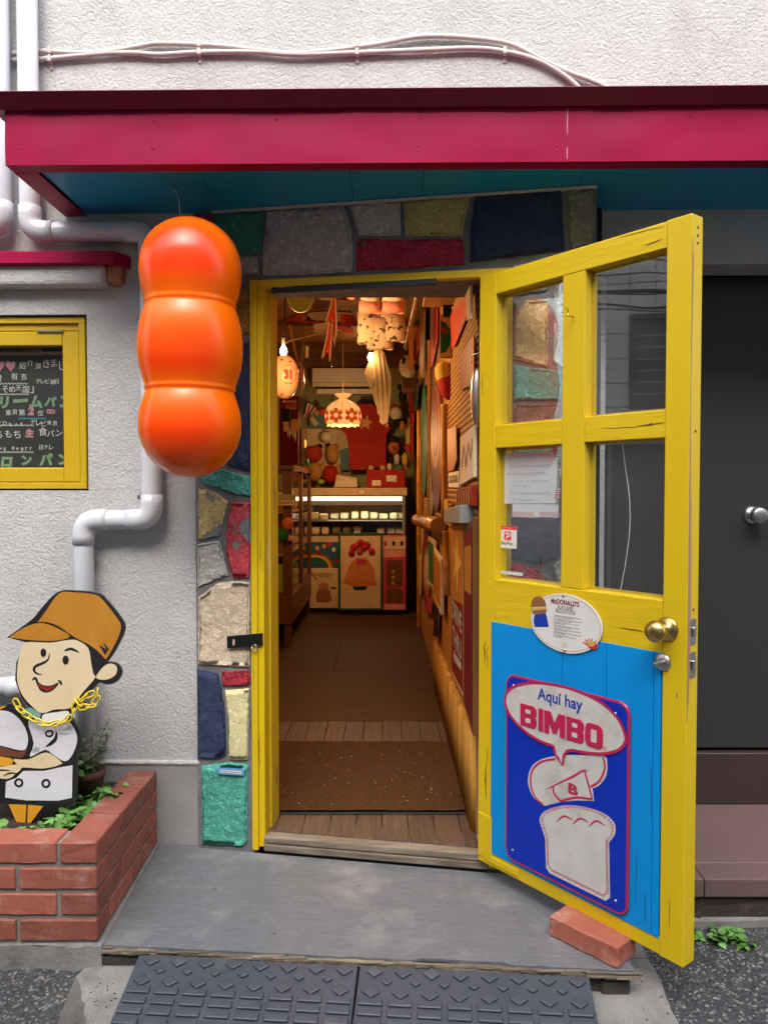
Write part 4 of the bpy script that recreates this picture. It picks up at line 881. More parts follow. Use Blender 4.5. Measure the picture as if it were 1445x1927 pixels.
BS = {'B': ([(0, 0), (.86, 0), (1, .14), (1, .42), (.93, .51), (1, .60), (1, .86), (.86, 1), (0, 1)], [(.34, .64, .20, .40), (.34, .64, .62, .80)]), 'I': ([(0, 0), (1, 0), (1, 1), (0, 1)], []),
      'M': ([(0, 0), (.25, 0), (.25, .58), (.40, .08), (.60, .08), (.75, .58), (.75, 0), (1, 0), (1, 1), (.68, 1), (.5, .50), (.32, 1), (0, 1)], []), 'O': (rrect(0, 1, 0, 1, .26, 4), [(.34, .66, .24, .76)])}
for c_, xa, xb in (('B', 330, 426), ('I', 437, 466), ('M', 471, 596), ('B', 603, 706), ('O', 715, 819)):
    a0, a1 = U(*ZC((xa, 340))[0]), U(*ZC((xb, 400))[0]); sh_, ho_ = BS[c_]; g = nb()
    prism(g, DF, [(a0 + (a1 - a0) * x, bbm + bh * y) for x, y in sh_], .0139, .0160, .0010); lt_ = part('letter', g, M['sign_red'], bs)
    for x0, x1, y0, y1 in ho_:
        g = nb(); prism(g, DF, rrect(a0 + (a1 - a0) * x0, a0 + (a1 - a0) * x1, bbm + bh * y0, bbm + bh * y1, .003, 3), .0158, .0164); part('counter', g, M['sign_white'], lt_)
g = nb(); c = DF.uv(*ZC((828, 526))[0]); text(g, DF, '®', c[0] - .006, c[0] + .006, c[1] - .006, c[1] + .006, .0146); part('trade_mark', g, M['sign_red'], bs)
for q in ((284, 155), (280, 1126), (887, 320), (843, 315)):
    c = DF.uv(*ZC(q)[0]); g = nb(); lathe(g, DF.pt(*c, .0112), DF.n, [(.0042, 0), (.004, .002), (.0015, .003), (0, .0032)], 10); part('rivet', g, M['steel'], bs)
c = DF.uv(*ZD((697, 355))[0]); g = nb(); lathe(g, DF.pt(*c, .0112), DF.n, [(.0045, 0), (.004, .002), (.0015, .003), (0, .0032)], 10); part('rivet', g, M['steel'], bs)

# oval playland sign
ps = thing('oval_sign', 'white oval sign headed McDONALD\'S PLAYLAND REGULATIONS below the panes', 'sign', DF.pt(*DF.uv(1066, 1228)))
ea0, ea1 = U(*ZB((379, 1165))[0]), U(*ZB((803, 1210))[0]); eb1, eb0 = V(*ZB((575, 996))[0]), V(*ZB((582, 1345))[0]); ec = ((ea0 + ea1) / 2, (eb0 + eb1) / 2); rx, ry = (ea1 - ea0) / 2, (eb1 - eb0) / 2
g = nb(); prism(g, DF, ell(ec, rx, ry, 48), .003, .0065, .001); part('plate', g, M['enamel_white'], ps)
g = nb(); stroke(g, DF, ell(ec, rx - .006, ry - .006, 48), .0016, 0, .0068, n=0, closed=True); part('border_line', g, M['print_gold'], ps)
zb_ = lambda x, y: DF.uv(*ZB((x, y))[0])
def ptext(s, x0, y0, x1, y1, m, bold=0, hh=.0070):
    g = nb(); text(g, DF, s, zb_(x0, y0)[0], zb_(x1, y0)[0], zb_(x0, y1)[1], zb_(x0, y0)[1], hh, bold); part('lettering', g, M[m], ps)
ptext("McDONALD'S", 502, 1020, 668, 1052, 'print_maroon', .035); ptext('PLAYLAND', 543, 1062, 632, 1084, 'print_black', .0); ptext('REGULATIONS', 530, 1082, 645, 1106, 'print_black', .0)
rows = ['THIS PLAYLAND WAS BUILT FOR THE ENJOYMENT\nOF McDONALD\'S CUSTOMERS ONLY', 'ALL CHILDREN UNDER THE AGE OF 12 YEARS MUST\nBE ACCOMPANIED BY AN ADULT', 'CHILDREN MUST NOT BE LEFT UNATTENDED\nWHILE IN PLAYLAND', 'NO FOOD OR DRINK ALLOWED IN PLAYLAND\nDUE TO HEALTH REGULATIONS', 'NO BARE STOCKS, CLOGS, HIGH SHOES OR\nUNSAFE FOOTWEAR', 'NOT RESPONSIBLE FOR CLOTHING DAMAGED IN\nTHE PLAYLAND AREA', 'NO SKATEBOARDS AND PETS ALLOWED IN\nPLAYLAND AREA']
for k, r in enumerate(rows):
    y = 1118 + k * 19.5; ptext(r, 517, y, [680, 688, 665, 672, 678, 680, 650][k], y + 13, 'print_black', .01)
g = nb(); b_ = [DF.uv(*ZB(p)[0]) for p in ((382, 1075), (392, 1030), (425, 1010), (460, 1030), (474, 1070))]; prism(g, DF, sp2(b_, 4, False), .0066, .0070); part('bun_print', g, M['print_brown'], ps)
g = nb(); prism(g, DF, [DF.uv(*ZB(p)[0]) for p in ((384, 1078), (474, 1074), (478, 1088), (386, 1094))], .0066, .0071); part('cheese_print', g, M['print_gold'], ps)
g = nb(); prism(g, DF, [DF.uv(*ZB(p)[0]) for p in ((388, 1096), (476, 1090), (470, 1112), (396, 1116))], .0066, .0070); part('bun_print', g, M['print_brown'], ps)
g = nb(); prism(g, DF, [zb_(*p) for p in ((405, 1118), (470, 1112), (480, 1150), (488, 1192), (404, 1192), (398, 1150))], .0066, .0070); part('blue_print', g, M['sign_print_blue'], ps)
g = nb()
for k in range(6):
    t = .3 + k * .42; c = zb_(735, 1320); stroke(g, DF, [c, (c[0] + .018 * math.cos(t), c[1] + .016 * math.sin(t)), (c[0] + .030 * math.cos(t + .3), c[1] + .030 * math.sin(t + .3))], .005, 0, .0070, taper=True)
part('flame_print', g, M['paypay_red'], ps)
g = nb(); prism(g, DF, ell(zb_(738, 1288), .012, .010, 12), .0071, .0075); part('flame_core', g, M['print_gold'], ps)
g = nb(); c = zb_(580, 1300)
for s in (-1, 1): stroke(g, DF, [(c[0] + s * .0095, c[1] - .008), (c[0] + s * .0055, c[1] + .008), (c[0] + s * .0005, c[1] - .007)], .0016, 0, .0070)
part('arch_emblem', g, M['print_gold'], ps)
for q in ((576, 1006), (582, 1330)):
    g = nb(); lathe(g, DF.pt(*zb_(*q), .0064), DF.n, [(.005, 0), (.0045, .002), (.002, .003), (0, .0032)], 10); part('screw', g, M['steel'], ps)

# ================================================================== step board, ramps, loose brick
es = thing('entrance_step', 'weathered grey plywood step board with rotten front edge before the doorway', 'step', (-.05, 2.3, 0))
zt_ = .0537; FL, FRt = Vector((-.789, 2.078)), Vector((.652, 1.962))
front = [(FL.x + (FRt.x - FL.x) * i / 60, FL.y + (FRt.y - FL.y) * i / 60 + .004 + (random.random() - .5) * .004 + (.010 if 36 < i < 47 else 0)) for i in range(61)]
g = nb(); prism(g, XY, front + [(.665, 2.42), (-.64, ysw(-.64) - .016), (-.66, 2.672), (-.796, 2.672)], zt_ - .008, zt_); part('board', g, M['plyboard'], es)
for k, (dz_, dy, amp) in enumerate(((-.0085, .001, .006), (-.0135, -.002, .008), (-.019, -.001, .009))):
    g = nb(); fr_ = [(x - .002, y - .004 + dy + (random.random() - .5) * amp + .008 * max(0, math.sin(i * .21 + k)) ** 3) for i, (x, y) in enumerate(front)]
    prism(g, XY, fr_ + [(.655, 2.2), (-.785, 2.3)], zt_ + dz_ - .005, zt_ + dz_); part('ply_layer', g, M['rotten'], es)
g = nb()
for k in range(140):
    i = random.random(); x = FL.x + (FRt.x - FL.x) * i; y = FL.y + (FRt.y - FL.y) * i; l = .01 + random.random() * .035
    box(g, x - l, x + l, y - .004 - random.random() * .004, y + .004, zt_ - .022 + random.random() * .016, zt_ - .019 + random.random() * .016)
part('splinter', g, M['rotten'], es, kind='stuff')
g = nb(); c = [(FL.x - .002, FL.y + .012), (FRt.x - .01, FRt.y + .014), (FRt.x - .01, FRt.y + .07), (FL.x, FL.y + .08)]; prism(g, XY, c, -.03, zt_ - .026, .003); part('support_beam', g, M['dark_wood'], es)
g = nb(); p = onz(190, 1792, .03); box(g, p.x, p.x + .17, FL.y - .004, FL.y + .012, -.012, .026, .004); part('support_block', g, M['dark_wood'], es)
g = nb(); p = onz(1100, 1840, .02); box(g, p.x + .04, p.x + .115, 1.972, 2.02, -.02, .022, .004); part('support_block', g, M['dark_wood'], es)

RU = Vector((FRt.x - FL.x, FRt.y - FL.y, 0)).normalized(); RW_ = Vector((RU.y, -RU.x, 0))        # RW_: towards the street
RL0 = onz(262, 1797, .046); run, drop = .33, .105
RV = (-(RW_ * run) + Vector((0, 0, drop))).normalized()
def ramp(ox, label):
    o = RL0 + RU * ox; F = Fr(o, RU, RV); wdt = .597; ln = math.hypot(run, drop)
    r = thing('rubber_ramp', label, 'kerb ramp', o, 'rubber kerb ramps before the step')
    g = nb(); rect(g, F, 0, wdt, -ln, 0, -.012, 0, .003, 2); part('ramp_slab', g, M['rubber'], r)
    for x in (.0, wdt - .012):
        g = nb()
        p = [F.pt(x, -.002, -.012), F.pt(x, -ln, -.012), F.pt(x, -.002, -.012)]; 
        vs = [F.pt(x, 0, -.011), F.pt(x, -ln, -.011), Vector((F.pt(x, 0, 0).x, F.pt(x, 0, 0).y, -.06))]; v2 = [v + RU * .012 for v in vs]
        A_ = [g.verts.new(v) for v in vs]; B_ = [g.verts.new(v) for v in v2]
        g.faces.new(A_); g.faces.new(B_[::-1])
        for i in range(3): g.faces.new((A_[i], A_[(i + 1) % 3], B_[(i + 1) % 3], B_[i]))
        bmesh.ops.recalc_face_normals(g, faces=g.faces[:]); part('ramp_side', g, M['rubber'], r)
    F0 = Fr(RL0, RU, RV)
    bs_ = [F0.uv(180 + 400 / 1.9013, 1560 + y / 1.9013)[1] for y in (484, 518, 557)]; bl = [F0.uv(180 + 400 / 1.9013, 1560 + y / 1.9013)[1] for y in (592, 629, 668, 708)]
    pitch = wdt / 8; protos = {}; bhalf = (bl[0] - bl[1]) * .36; dh = (bs_[0] - bs_[2])
    if ox == 0: print('ramp rows', bs_, bl)
    def put(nm, key, a, b, mk):
        if key not in protos:
            g = nb(); mk(g, F, a, b); protos[key] = (part(nm, g, M['rubber'], r), a, b)
        else:
            s, a_, b_ = protos[key]; copy_part(s, r, loc=tuple(F.u * (a - a_) + F.v * (b - b_)))
    def dia(s, t):
        def mk(g, F, a, b):
            prism(g, F, [(a - s, b), (a, b - t), (a + s, b), (a, b + t)], -.001, .0065, .0035, 2)
        return mk
    def blk(g, F, a, b): rect(g, F, a - .031, a + .031, b - bhalf, b + bhalf, -.001, .0065, .0035, 2)
    for k in range(8):
        a = pitch * (k + .5)
        put('raised_diamond', 'L', a + .004, bs_[0], dia(.024, dh * .30)); put('raised_diamond', 'L', a, bs_[2], dia(.024, dh * .30))
        if k < 7: put('raised_diamond', 'S', a + pitch / 2, bs_[1], dia(.016, dh * .20))
        for b in bl: put('raised_block', 'B', a, b, blk)
    return r
ramp(0, 'blue black rubber kerb ramp beside the brick planter'); ramp(.602, 'blue black rubber kerb ramp nearer the loose brick')
# loose brick holding the door
g = nb(); bz = zt_ + .001
c4 = [onz(1033, 1762, zt_), onz(1177, 1834, zt_)]
e = (c4[1] - c4[0]); bu = Vector((e.x, e.y, 0)).normalized(); F = Fr((c4[0].x, c4[0].y, bz), bu, Vector((-bu.y, bu.x, 0)))
rect(g, F, 0, .212, 0, .098, 0, .058, .004, 1); bmesh.ops.subdivide_edges(g, edges=[e for e in g.edges if e.calc_length() > .03], cuts=5)
for v in g.verts: v.co += Vector((1, 1, .5)) * .0030 * mnoise.noise(v.co * 55)
bmesh.ops.triangulate(g, faces=g.faces[:])
solo('brick', g, M['brick'], 'loose red brick on the step propping the yellow door open', 'brick')

# ================================================================== brick planter
pl = thing('brick_planter', 'low red brick planter with painted cutout and green plants', 'planter', (-1.2, 2.3, 0))
PX, PY, PT = -.786, 2.072, 1.31 - (1594.5 - 920) * 2.072 / 1447
CH, JT = .0592, .0127; PXL = -1.80
def shear(g):
    for v in g.verts: d = v.co.y - PY; v.co.x -= .022 * d; v.co.z -= .042 * d * max(0, v.co.z) / .34
def brick(x0, x1, y0, y1, z0, z1):
    g = nb(); box(g, x0, x1, y0, y1, z0, z1, .0035, 1)
    bmesh.ops.subdivide_edges(g, edges=[e for e in g.edges if e.calc_length() > .05], cuts=5)
    for v in g.verts:
        e = .0016 * mnoise.noise(v.co * 60) + .0012 * (random.random() - .5); v.co += Vector((e * .7, e, e * .6))
    shear(g); part('brick', g, M['brick'], pl)
for k in range(4):
    z1 = PT - k * (CH + JT); z0 = z1 - CH; j = .011
    x = PX - ((.1 + j) if k % 2 == 0 else 0)
    while x > PXL + .05:
        brick(max(x - .212, PXL), x, PY, PY + .098, z0, z1); x -= .212 + j
    y = PY + (0 if k % 2 == 0 else .098 + j)
    while y < 2.66:
        y2 = min(y + .212, 2.675); brick(PX - .1, PX, y, y2, z0, z1); y += .212 + j
zb2 = PT - 4 * (CH + JT)
g = nb(); rect(g, XY, PXL, PX - .007, PY + .007, PY + .093, zb2, PT - .006); rect(g, XY, PX - .094, PX - .007, PY + .09, 2.675, zb2, PT - .006); shear(g); part('mortar', g, M['brick_mortar'], pl)
g = nb(); fr_ = [(PXL + (PX + .012 - PXL) * i / 30, PY - .006 + (random.random() - .5) * .012) for i in range(31)]
prism(g, XY, fr_ + [(PX - .010, 2.67), (PXL, 2.67)], -.03, zb2 + .004, .004); part('base', g, M['concrete'], pl)
g = nb(); n = 26; gs = []
for i in range(n + 1):
    gs.append([g.verts.new((PXL + (PX - .1 - PXL) * i / n, PY + .09 + .5 * k / 12, PT - .065 + (random.random() - .5) * .02)) for k in range(13)])
for i in range(n):
    for k in range(12): f = g.faces.new((gs[i][k], gs[i + 1][k], gs[i + 1][k + 1], gs[i][k + 1])); f.smooth = True
structure('soil', g, M['soil'])

# ------------------------------------------------------------------ painted baker cutout
K = FY(2.335)
bo = thing('painted_cutout', 'painted plywood cutout of a smiling baker boy in an ochre cap', 'cutout figure', K.pt(*K.uv(40, 1560)))
k3 = lambda *p: K.P(Z3(*p)); k4 = lambda *p: K.P(Z4(*p))
sil = sp2(k3((38, 722), (180, 620), (235, 555), (325, 464), (420, 457), (545, 470), (600, 508), (682, 610), (707, 660), (692, 720), (642, 815), (606, 862)), 3, False) + sp2(k3((606, 862), (655, 868), (684, 897), (686, 935), (658, 976), (600, 990), (560, 978), (500, 1048), (412, 1132)), 3, False) + \
    k3((395, 1152)) + sp2(k3((408, 1195), (442, 1240), (458, 1295), (442, 1370), (432, 1418)), 3, False) + k4((437, 40), (432, 206), (300, 222), (248, 236), (154, 362), (112, 362), (48, 222), (-60, 205), (-160, 100)) + k3((-200, 1420), (-170, 1190), (-60, 1128), (10, 1108), (72, 1094), (62, 1112)) + k3((100, 1150), (165, 1118), (118, 1055), (84, 965), (92, 865), (132, 770), (146, 748))
sil = [p for i, p in enumerate(sil) if i == 0 or (Vector(p) - Vector(sil[i - 1])).length > 1e-4]
g = nb(); prism(g, K, sil, -.012, 0, .0008); part('board', g, M['cut_black'], bo)
def pz(nm, m, pts, hh=.0012, lab=None, smooth=True):
    g = nb(); prism(g, K, pts, .0002, hh); return part(nm, g, M[m], bo, lab)
cap_ = pz('cap', 'cut_cap', sp2(k3((215, 634), (262, 570), (335, 472), (420, 466), (540, 480), (592, 520), (668, 618), (686, 658), (674, 712), (630, 800), (600, 846)), 3, False) + sp2(k3((600, 846), (555, 800), (500, 760), (420, 718), (330, 656), (265, 634)), 3, False))
pz('cap_peak', 'cut_cap', sp2(k3((58, 718), (130, 670), (205, 642), (265, 646), (330, 672), (392, 710), (372, 730), (280, 742), (150, 734), (80, 724)), 3))
g = nb(); kz = lambda x, y: K.uv(x / 5.78, 1100 + y / 5.78); [prism(g, K, [kz(*p) for p in q], .0012, hh_) for q, hh_ in ((((1075, 655), (1092, 664), (1172, 715), (1148, 772)), .0018), (((1124, 630), (1136, 640), (1196, 716), (1180, 712), (1150, 690), (1156, 702)), .0020), (((1105, 682), (1150, 706), (1172, 716), (1146, 708)), .0019))]; part('cap_letter', g, M['cut_black'], cap_)
pz('face', 'cut_skin', sp2(k3((142, 750), (280, 752), (390, 736), (440, 740), (500, 782), (516, 860), (530, 930), (540, 950), (470, 1032), (436, 1080), (392, 1124), (310, 1130), (236, 1150), (175, 1104), (126, 1045), (98, 965), (102, 870), (118, 800)), 3))
pz('ear', 'cut_skin', sp2(k3((545, 946), (588, 886), (632, 870), (662, 890), (658, 928), (625, 954), (582, 962)), 4))
def ink(*strokes, m='cut_black', nm='ink_line', w=.008, hh=.0018, taper=True):
    for s in strokes:
        g = nb(); stroke(g, K, k3(*s), w, 0, hh, taper=taper); part(nm, g, M[m], bo)
for c, a, b in (((247, 808), 17, 24), ((373, 850), 18, 26)):
    p = k3(c, (c[0] + a, c[1] + b)); g = nb(); prism(g, K, ell(p[0], abs(p[1][0] - p[0][0]), abs(p[1][1] - p[0][1]), 18), .0013, .0018); part('eye', g, M['cut_black'], bo)
ink(((283, 812), (272, 848), (240, 868), (204, 884), (194, 908), (212, 926), (240, 932)), nm='nose_line'); ink(((364, 799), (402, 786), (450, 806)), nm='brow_line'); ink(((184, 964), (202, 952), (215, 975)), ((330, 964), (344, 974), (349, 992)), nm='mouth_corner')
p = k3((203, 962), (240, 990), (290, 994), (334, 976), (312, 1012), (266, 1034), (226, 1018)); g = nb(); prism(g, K, sp2(p, 3), .0013, .0018); mo_ = part('mouth_outline', g, M['cut_black'], bo)
p = k3((216, 982), (246, 998), (290, 1002), (322, 990), (300, 1012), (266, 1024), (232, 1008)); g = nb(); prism(g, K, sp2(p, 3), .0019, .0023); part('mouth', g, M['cut_red'], mo_)
pz('neckerchief', 'cut_teal', k3((106, 1140), (170, 1118), (232, 1152), (226, 1184), (150, 1178)))
pz('collar', 'cut_white', sp2(k3((248, 1158), (320, 1146), (386, 1140), (384, 1186), (300, 1212), (244, 1190)), 3))
pz('jacket', 'cut_white', sp2(k3((160, 1196), (236, 1196), (300, 1222), (384, 1198), (426, 1250), (438, 1305), (414, 1380), (372, 1424), (310, 1392), (256, 1358), (170, 1398), (192, 1320)), 3))
pz('sleeve', 'cut_white', sp2(k3((-160, 1200), (-60, 1150), (10, 1136), (70, 1152), (126, 1205), (158, 1280), (152, 1342), (118, 1362), (0, 1334), (-120, 1320)), 3))
pz('cake_band', 'cut_brown', sp2(k3((-120, 1330), (0, 1342), (110, 1372), (152, 1352), (128, 1402), (60, 1396), (-80, 1384)), 3))
pz('bread_tray', 'cut_orange', k3((-150, 1392), (0, 1396), (62, 1406), (98, 1440), (60, 1446), (0, 1452), (-150, 1458)))
pz('tray_tip', 'cut_orange', k3((-20, 1128), (10, 1112), (40, 1108), (10, 1128)))
pz('hand', 'cut_skin', sp2(k3((80, 1410), (160, 1414), (256, 1374), (320, 1404), (354, 1436)), 3, False) + sp2(k4((320, 6), (240, 20), (130, 14), (110, 40), (60, 72), (20, 78), (-80, 56), (-60, 30), (70, -4)), 3, False))
pz('apron', 'cut_white', k4((132, 34), (250, 34), (340, 14), (411, 2), (408, 186), (330, 202), (150, 200), (30, 184)) + k4((34, 96), (92, 74)))
ink(((262, 1258), (290, 1250), (300, 1268), (284, 1282), (264, 1276), (262, 1258)), w=.006, taper=False, nm='button'); ink(((322, 1258), (316, 1296), (290, 1322), (262, 1340)), w=.012, nm='collar_line')
for c in ((108, 100), (262, 104)):
    g = nb(); stroke(g, K, [K.uv(*Z4((c[0] + 20 * math.cos(t), c[1] + 20 * math.sin(t)))[0]) for t in [i * .785 for i in range(8)]], .007, 0, .0019, closed=True); part('button', g, M['cut_black'], bo)
for s in (((105, 50), (60, 44), (20, 62)), ((120, 30), (95, 52), (70, 70)), ((60, 30), (0, 28), (-60, 40))):
    g = nb(); stroke(g, K, [K.uv(*q) for q in Z4(*s)], .005, 0, .0021, taper=True); part('finger_line', g, M['cut_black'], bo)
pz('leg', 'cut_orange', k4((50, 224), (151, 226), (141, 357), (108, 357))); pz('leg', 'cut_orange', k4((160, 226), (244, 234), (153, 357)))

# yellow plastic chain round the neck
ch = thing('plastic_chain', 'yellow plastic chain looped round the neck of the baker cutout', 'chain', K.pt(*K.uv(95, 1365)))
KC = K.off(.016)
cp = [KC.pt(*KC.uv(*p)) for p in Z3((95, 1096), (112, 1128), (150, 1162), (195, 1188), (245, 1212), (300, 1212), (350, 1200), (385, 1184))]
cq = [KC.pt(*KC.uv(*p)) for p in Z3((385, 1184), (410, 1160), (425, 1110), (440, 1080), (470, 1118), (520, 1110), (550, 1070), (552, 1035), (520, 1040), (480, 1060), (445, 1095))] + [KC.pt(*KC.uv(*p)) for p in Z3((550, 990), (556, 1040), (500, 1075), (440, 1130))]
g = nb(); tube(g, [Vector((.0145 * math.cos(t), .0080 * math.sin(t), 0)) if abs(math.cos(t)) < .3 else Vector((.0080 * (1 if math.cos(t) > 0 else -1) + .0075 * math.cos(t), .0080 * math.sin(t), 0)) for t in [i * math.pi / 8 for i in range(16)]], .0025, 6, closed=True)
ORI_ = ORI[ch.name]; lk = bpy.data.objects.new('link', _mesh('link', g, M['chain_yellow'], True)); first = True
def links(path, sp):
    global first
    d = [0]
    for p, q in zip(path, path[1:]): d.append(d[-1] + (q - p).length)
    n = int(d[-1] / sp)
    for k in range(n + 1):
        s = k * sp; i = max(j for j in range(len(d)) if d[j] <= s + 1e-9); i = min(i, len(path) - 2); t = (s - d[i]) / max(d[i + 1] - d[i], 1e-6)
        p = path[i].lerp(path[i + 1], t); dr = (path[i + 1] - path[i]).normalized(); nrm = Vector((0, -1, 0)) if k % 2 == 0 else (Vector((0, -1, 0)) * .35 + Vector((0, -1, 0)).cross(dr)).normalized()
        y = nrm.cross(dr).normalized(); z = dr.cross(y); o = lk if first else lk.copy(); first = False
        COL.objects.link(o); o.parent = ch; ORI[o.name] = ORI_; o.matrix_local = Matrix.Translation(p - ORI_) @ Matrix((dr, y, z)).transposed().to_4x4()
links(cp, .0235); links(cq[:11], .0235)

# ------------------------------------------------------------------ plants
def leaf_mesh(l, w, fold=.25, n=5):
    bm = nb(); C_ = [bm.verts.new((0, l * i / n, -.18 * l * (i / n) ** 2)) for i in range(n + 1)]; L_, R_ = [], []
    for i in range(1, n):
        x = w * math.sin(math.pi * (i / n) ** .8); L_.append(bm.verts.new((-x, l * i / n, fold * x - .18 * l * (i / n) ** 2))); R_.append(bm.verts.new((x, l * i / n, fold * x - .18 * l * (i / n) ** 2)))
    for S_, fl in ((L_, 0), (R_, 1)):
        for i in range(len(S_) + 1):
            q = [C_[i]] + ([S_[i - 1]] if i > 0 else []) + ([S_[i]] if i < len(S_) else []) + [C_[i + 1]]
            q = q if fl == 0 else q[::-1]; f = bm.faces.new(q[::-1]); f.smooth = True
    return bm
LM = {}
for nm, l, w in (('round', .036, .0140), ('mid', .042, .0140), ('small', .024, .0095), ('slim', .026, .0042)):
    me = bpy.data.meshes.new('leaf'); b_ = leaf_mesh(l, w); b_.to_mesh(me); b_.free(); LM[nm] = me
def plant(loc, label, n, hgt, spread, kinds, m, cat='plant', group=None, name='plant', per=5, stemr=.0012, droop=.2):
    t_ = thing(name, label, cat, loc, group); O = Vector(loc)
    for s in range(n):
        a = random.random() * 6.283; d = spread * math.sqrt(random.random()); h = hgt * (.45 + .6 * random.random())
        p0 = O + Vector((math.cos(a), math.sin(a), 0)) * d * .3; p1 = O + Vector((math.cos(a) * d * .8, math.sin(a) * d * .8, h * .7)); p2 = O + Vector((math.cos(a) * d * 1.15, math.sin(a) * d * 1.15, h))
        g = nb(); tube(g, [p0 - Vector((0, 0, .01)), p1, p2], [stemr * 1.3, stemr, stemr * .6], 5); part('stem', g, M[m + '_stem'] if m + '_stem' in M else M['leaf_dark'], t_)
        for k in range(per):
            u_ = .25 + .75 * (k + 1) / per; p = (p0.lerp(p1, u_ / .7) if u_ < .7 else p1.lerp(p2, (u_ - .7) / .3)); me = LM[random.choice(kinds)]
            if len(me.materials) == 0: me.materials.append(M['leaf'])
            o = bpy.data.objects.new('leaf', me); COL.objects.link(o); o.parent = t_; o.location = p - O
            o.rotation_euler = (random.uniform(-.5, .7), random.uniform(-.5, .5), random.random() * 6.283); sc_ = random.uniform(.75, 1.25); o.scale = (sc_,) * 3
            if m != 'leaf': o.material_slots[0].link = 'OBJECT'; o.material_slots[0].material = M[m]
    return t_
M['dry'] = mat('dry_foliage', (.13, .15, .07), .7, (.09, .08, .05), 20, .7, rvar=.3); M['dry_stem'] = M['stem']
sz = PT - .06
def gp(px, py, z): v = onz(px, py, z); return (v.x, v.y, z)
for i, (px, py, n, h, sp_, lab) in enumerate(((60, 1556, 4, .03, .05, 'low green plant at the feet of the baker cutout'), (105, 1548, 6, .055, .06, 'leafy green plant right of the cutout legs'), (130, 1535, 6, .05, .06, 'bushy green plant between cutout and planter corner'), (155, 1510, 5, .06, .05, 'green plant in front of the dark flowerpot'),
                                             (185, 1500, 6, .07, .05, 'round leaved green plant right of the dark flowerpot'), (200, 1482, 5, .05, .045, 'green plant by the stucco wall at the planter back'), (5, 1556, 3, .03, .04, 'sparse green plant behind the front bricks at the frame edge'), (90, 1560, 4, .035, .05, 'small leafed plant just behind the front brick row'))):
    plant(gp(px, py + 22, sz), lab, n, h, sp_, ('round', 'mid', 'small'), 'leaf', group='plants in the planter', per=7)
pt = thing('flower_pot', 'dark terracotta flowerpot at the back of the planter', 'flowerpot', (0, 0, 0)); c = ony(166, 1500, 2.52); ORI[pt.name] = Vector((c.x, 2.52, sz)); pt.location = ORI[pt.name]
g = nb(); lathe(g, (c.x, 2.52, sz - .01), (0, 0, 1), [(0, 0), (.038, 0), (.052, .085), (.058, .087), (.058, .108), (.052, .108), (.048, .09), (0, .088)], 24); part('pot', g, M['terracotta'], pt)
plant((c.x, 2.52, sz + .08), 'straggly dry grey plant growing in the dark flowerpot', 16, .17, .085, ('slim',), 'dry', per=14, stemr=.0013)
plant((c.x - .01, 2.50, sz + .03), 'dark green leafy plant crowding the flowerpot and cutout edge', 7, .12, .05, ('mid', 'round'), 'leaf', per=6)
plant((-1.10, 1.97, .0), 'tiny green weed at the foot of the planter base', 5, .02, .03, ('small',), 'leaf', cat='weed', name='weed', per=4)
for px, py, n, lab in ((1385, 1775, 8, 'green weed growing where asphalt meets the tiled step'), (1345, 1768, 5, 'small weed beside the tiled step near the door edge'), (1308, 1772, 3, 'tiny weed right behind the yellow door corner')):
    plant(gp(px, py, .0), lab, n, .03, .035, ('small', 'round'), 'leaf', cat='weed', name='weed', per=4, group='weeds along the tiled step')

# ================================================================== right hand door and tiled step
ST = Vector((0, 2.262, 0)); SF = FY(2.262); sx0 = SF.uv(1304, 1700)[0]
stp = thing('tiled_step', 'brown tiled double step with broken black front below the charcoal door', 'step', (1.5, 2.4, 0))
z_t = SF.uv(1400, 1655)[1]; z_e = SF.uv(1400, 1690)[1]; YB = onz(1400, 1515, z_t).y
g = nb(); box(g, sx0 + .004, 3.3, 2.275, YB + .02, -.03, z_t - .012); part('step_core', g, M['broken'], stp)
tw = 2.0; x = sx0 + .0; k = 0; cols = [sx0, SF.uv(1325, 1700)[0]]
while cols[-1] < 3.2: cols.append(cols[-1] + tw)
for x0, x1 in zip(cols, cols[1:]):
    g = nb(); box(g, x0 + .001, x1 - .001, 2.262, 2.262 + .1, z_e, z_t, .004, 2); part('tile', g, M['tread_tile'], stp)
    yy = 2.364
    while yy < YB:
        y2 = YB + .01; g = nb(); box(g, x0 + .001, x1 - .001, yy, y2 - .002, z_t - .012, z_t - .0006 * random.random(), .002); part('tile', g, M['tread_tile'], stp); yy += 5
    for kk in range(2):
        zz1 = z_e - .004 - kk * .048; n_ = 1 if x1 - x0 < .1 else 5
        for i in range(n_):
            xa, xb = x0 + (x1 - x0) * i / n_, x0 + (x1 - x0) * (i + 1) / n_
            g = nb(); box(g, xa + .003, xb - .003, 2.268 + random.random() * .008, 2.34, zz1 - .043, zz1, .006, 1)
            for v in g.verts: v.co += Vector((random.uniform(-1, 1), random.uniform(-1, 1), random.uniform(-1, 1))) * .004
            part('brick', g, M['broken'], stp)
g = nb(); fr_ = [(sx0 - .0 + 2.3 * i / 40, 2.250 + random.random() * .012) for i in range(41)]; prism(g, XY, fr_ + [(3.3, 2.33), (sx0, 2.33)], -.03, .022, .003); part('base_slab', g, M['concrete'], stp)
zr = FY(YB).uv(1400, 1418)[1]
for x0, x1 in zip(cols, cols[1:]):
    g = nb(); box(g, x0 + .001 - .3, x1 - .001 - .3, YB, YB + .05, z_t + .002, zr, .003); part('riser_tile', g, M['riser_tile'], stp)
cd = thing('metal_door', 'plain charcoal metal door with round steel knob on the right', 'door', (1.5, YB + .06, zr))
DY = YB + .012; dxl = .62; dzt = FY(DY).uv(1400, 517)[1]; dzf = FY(DY).uv(1400, 470)[1]
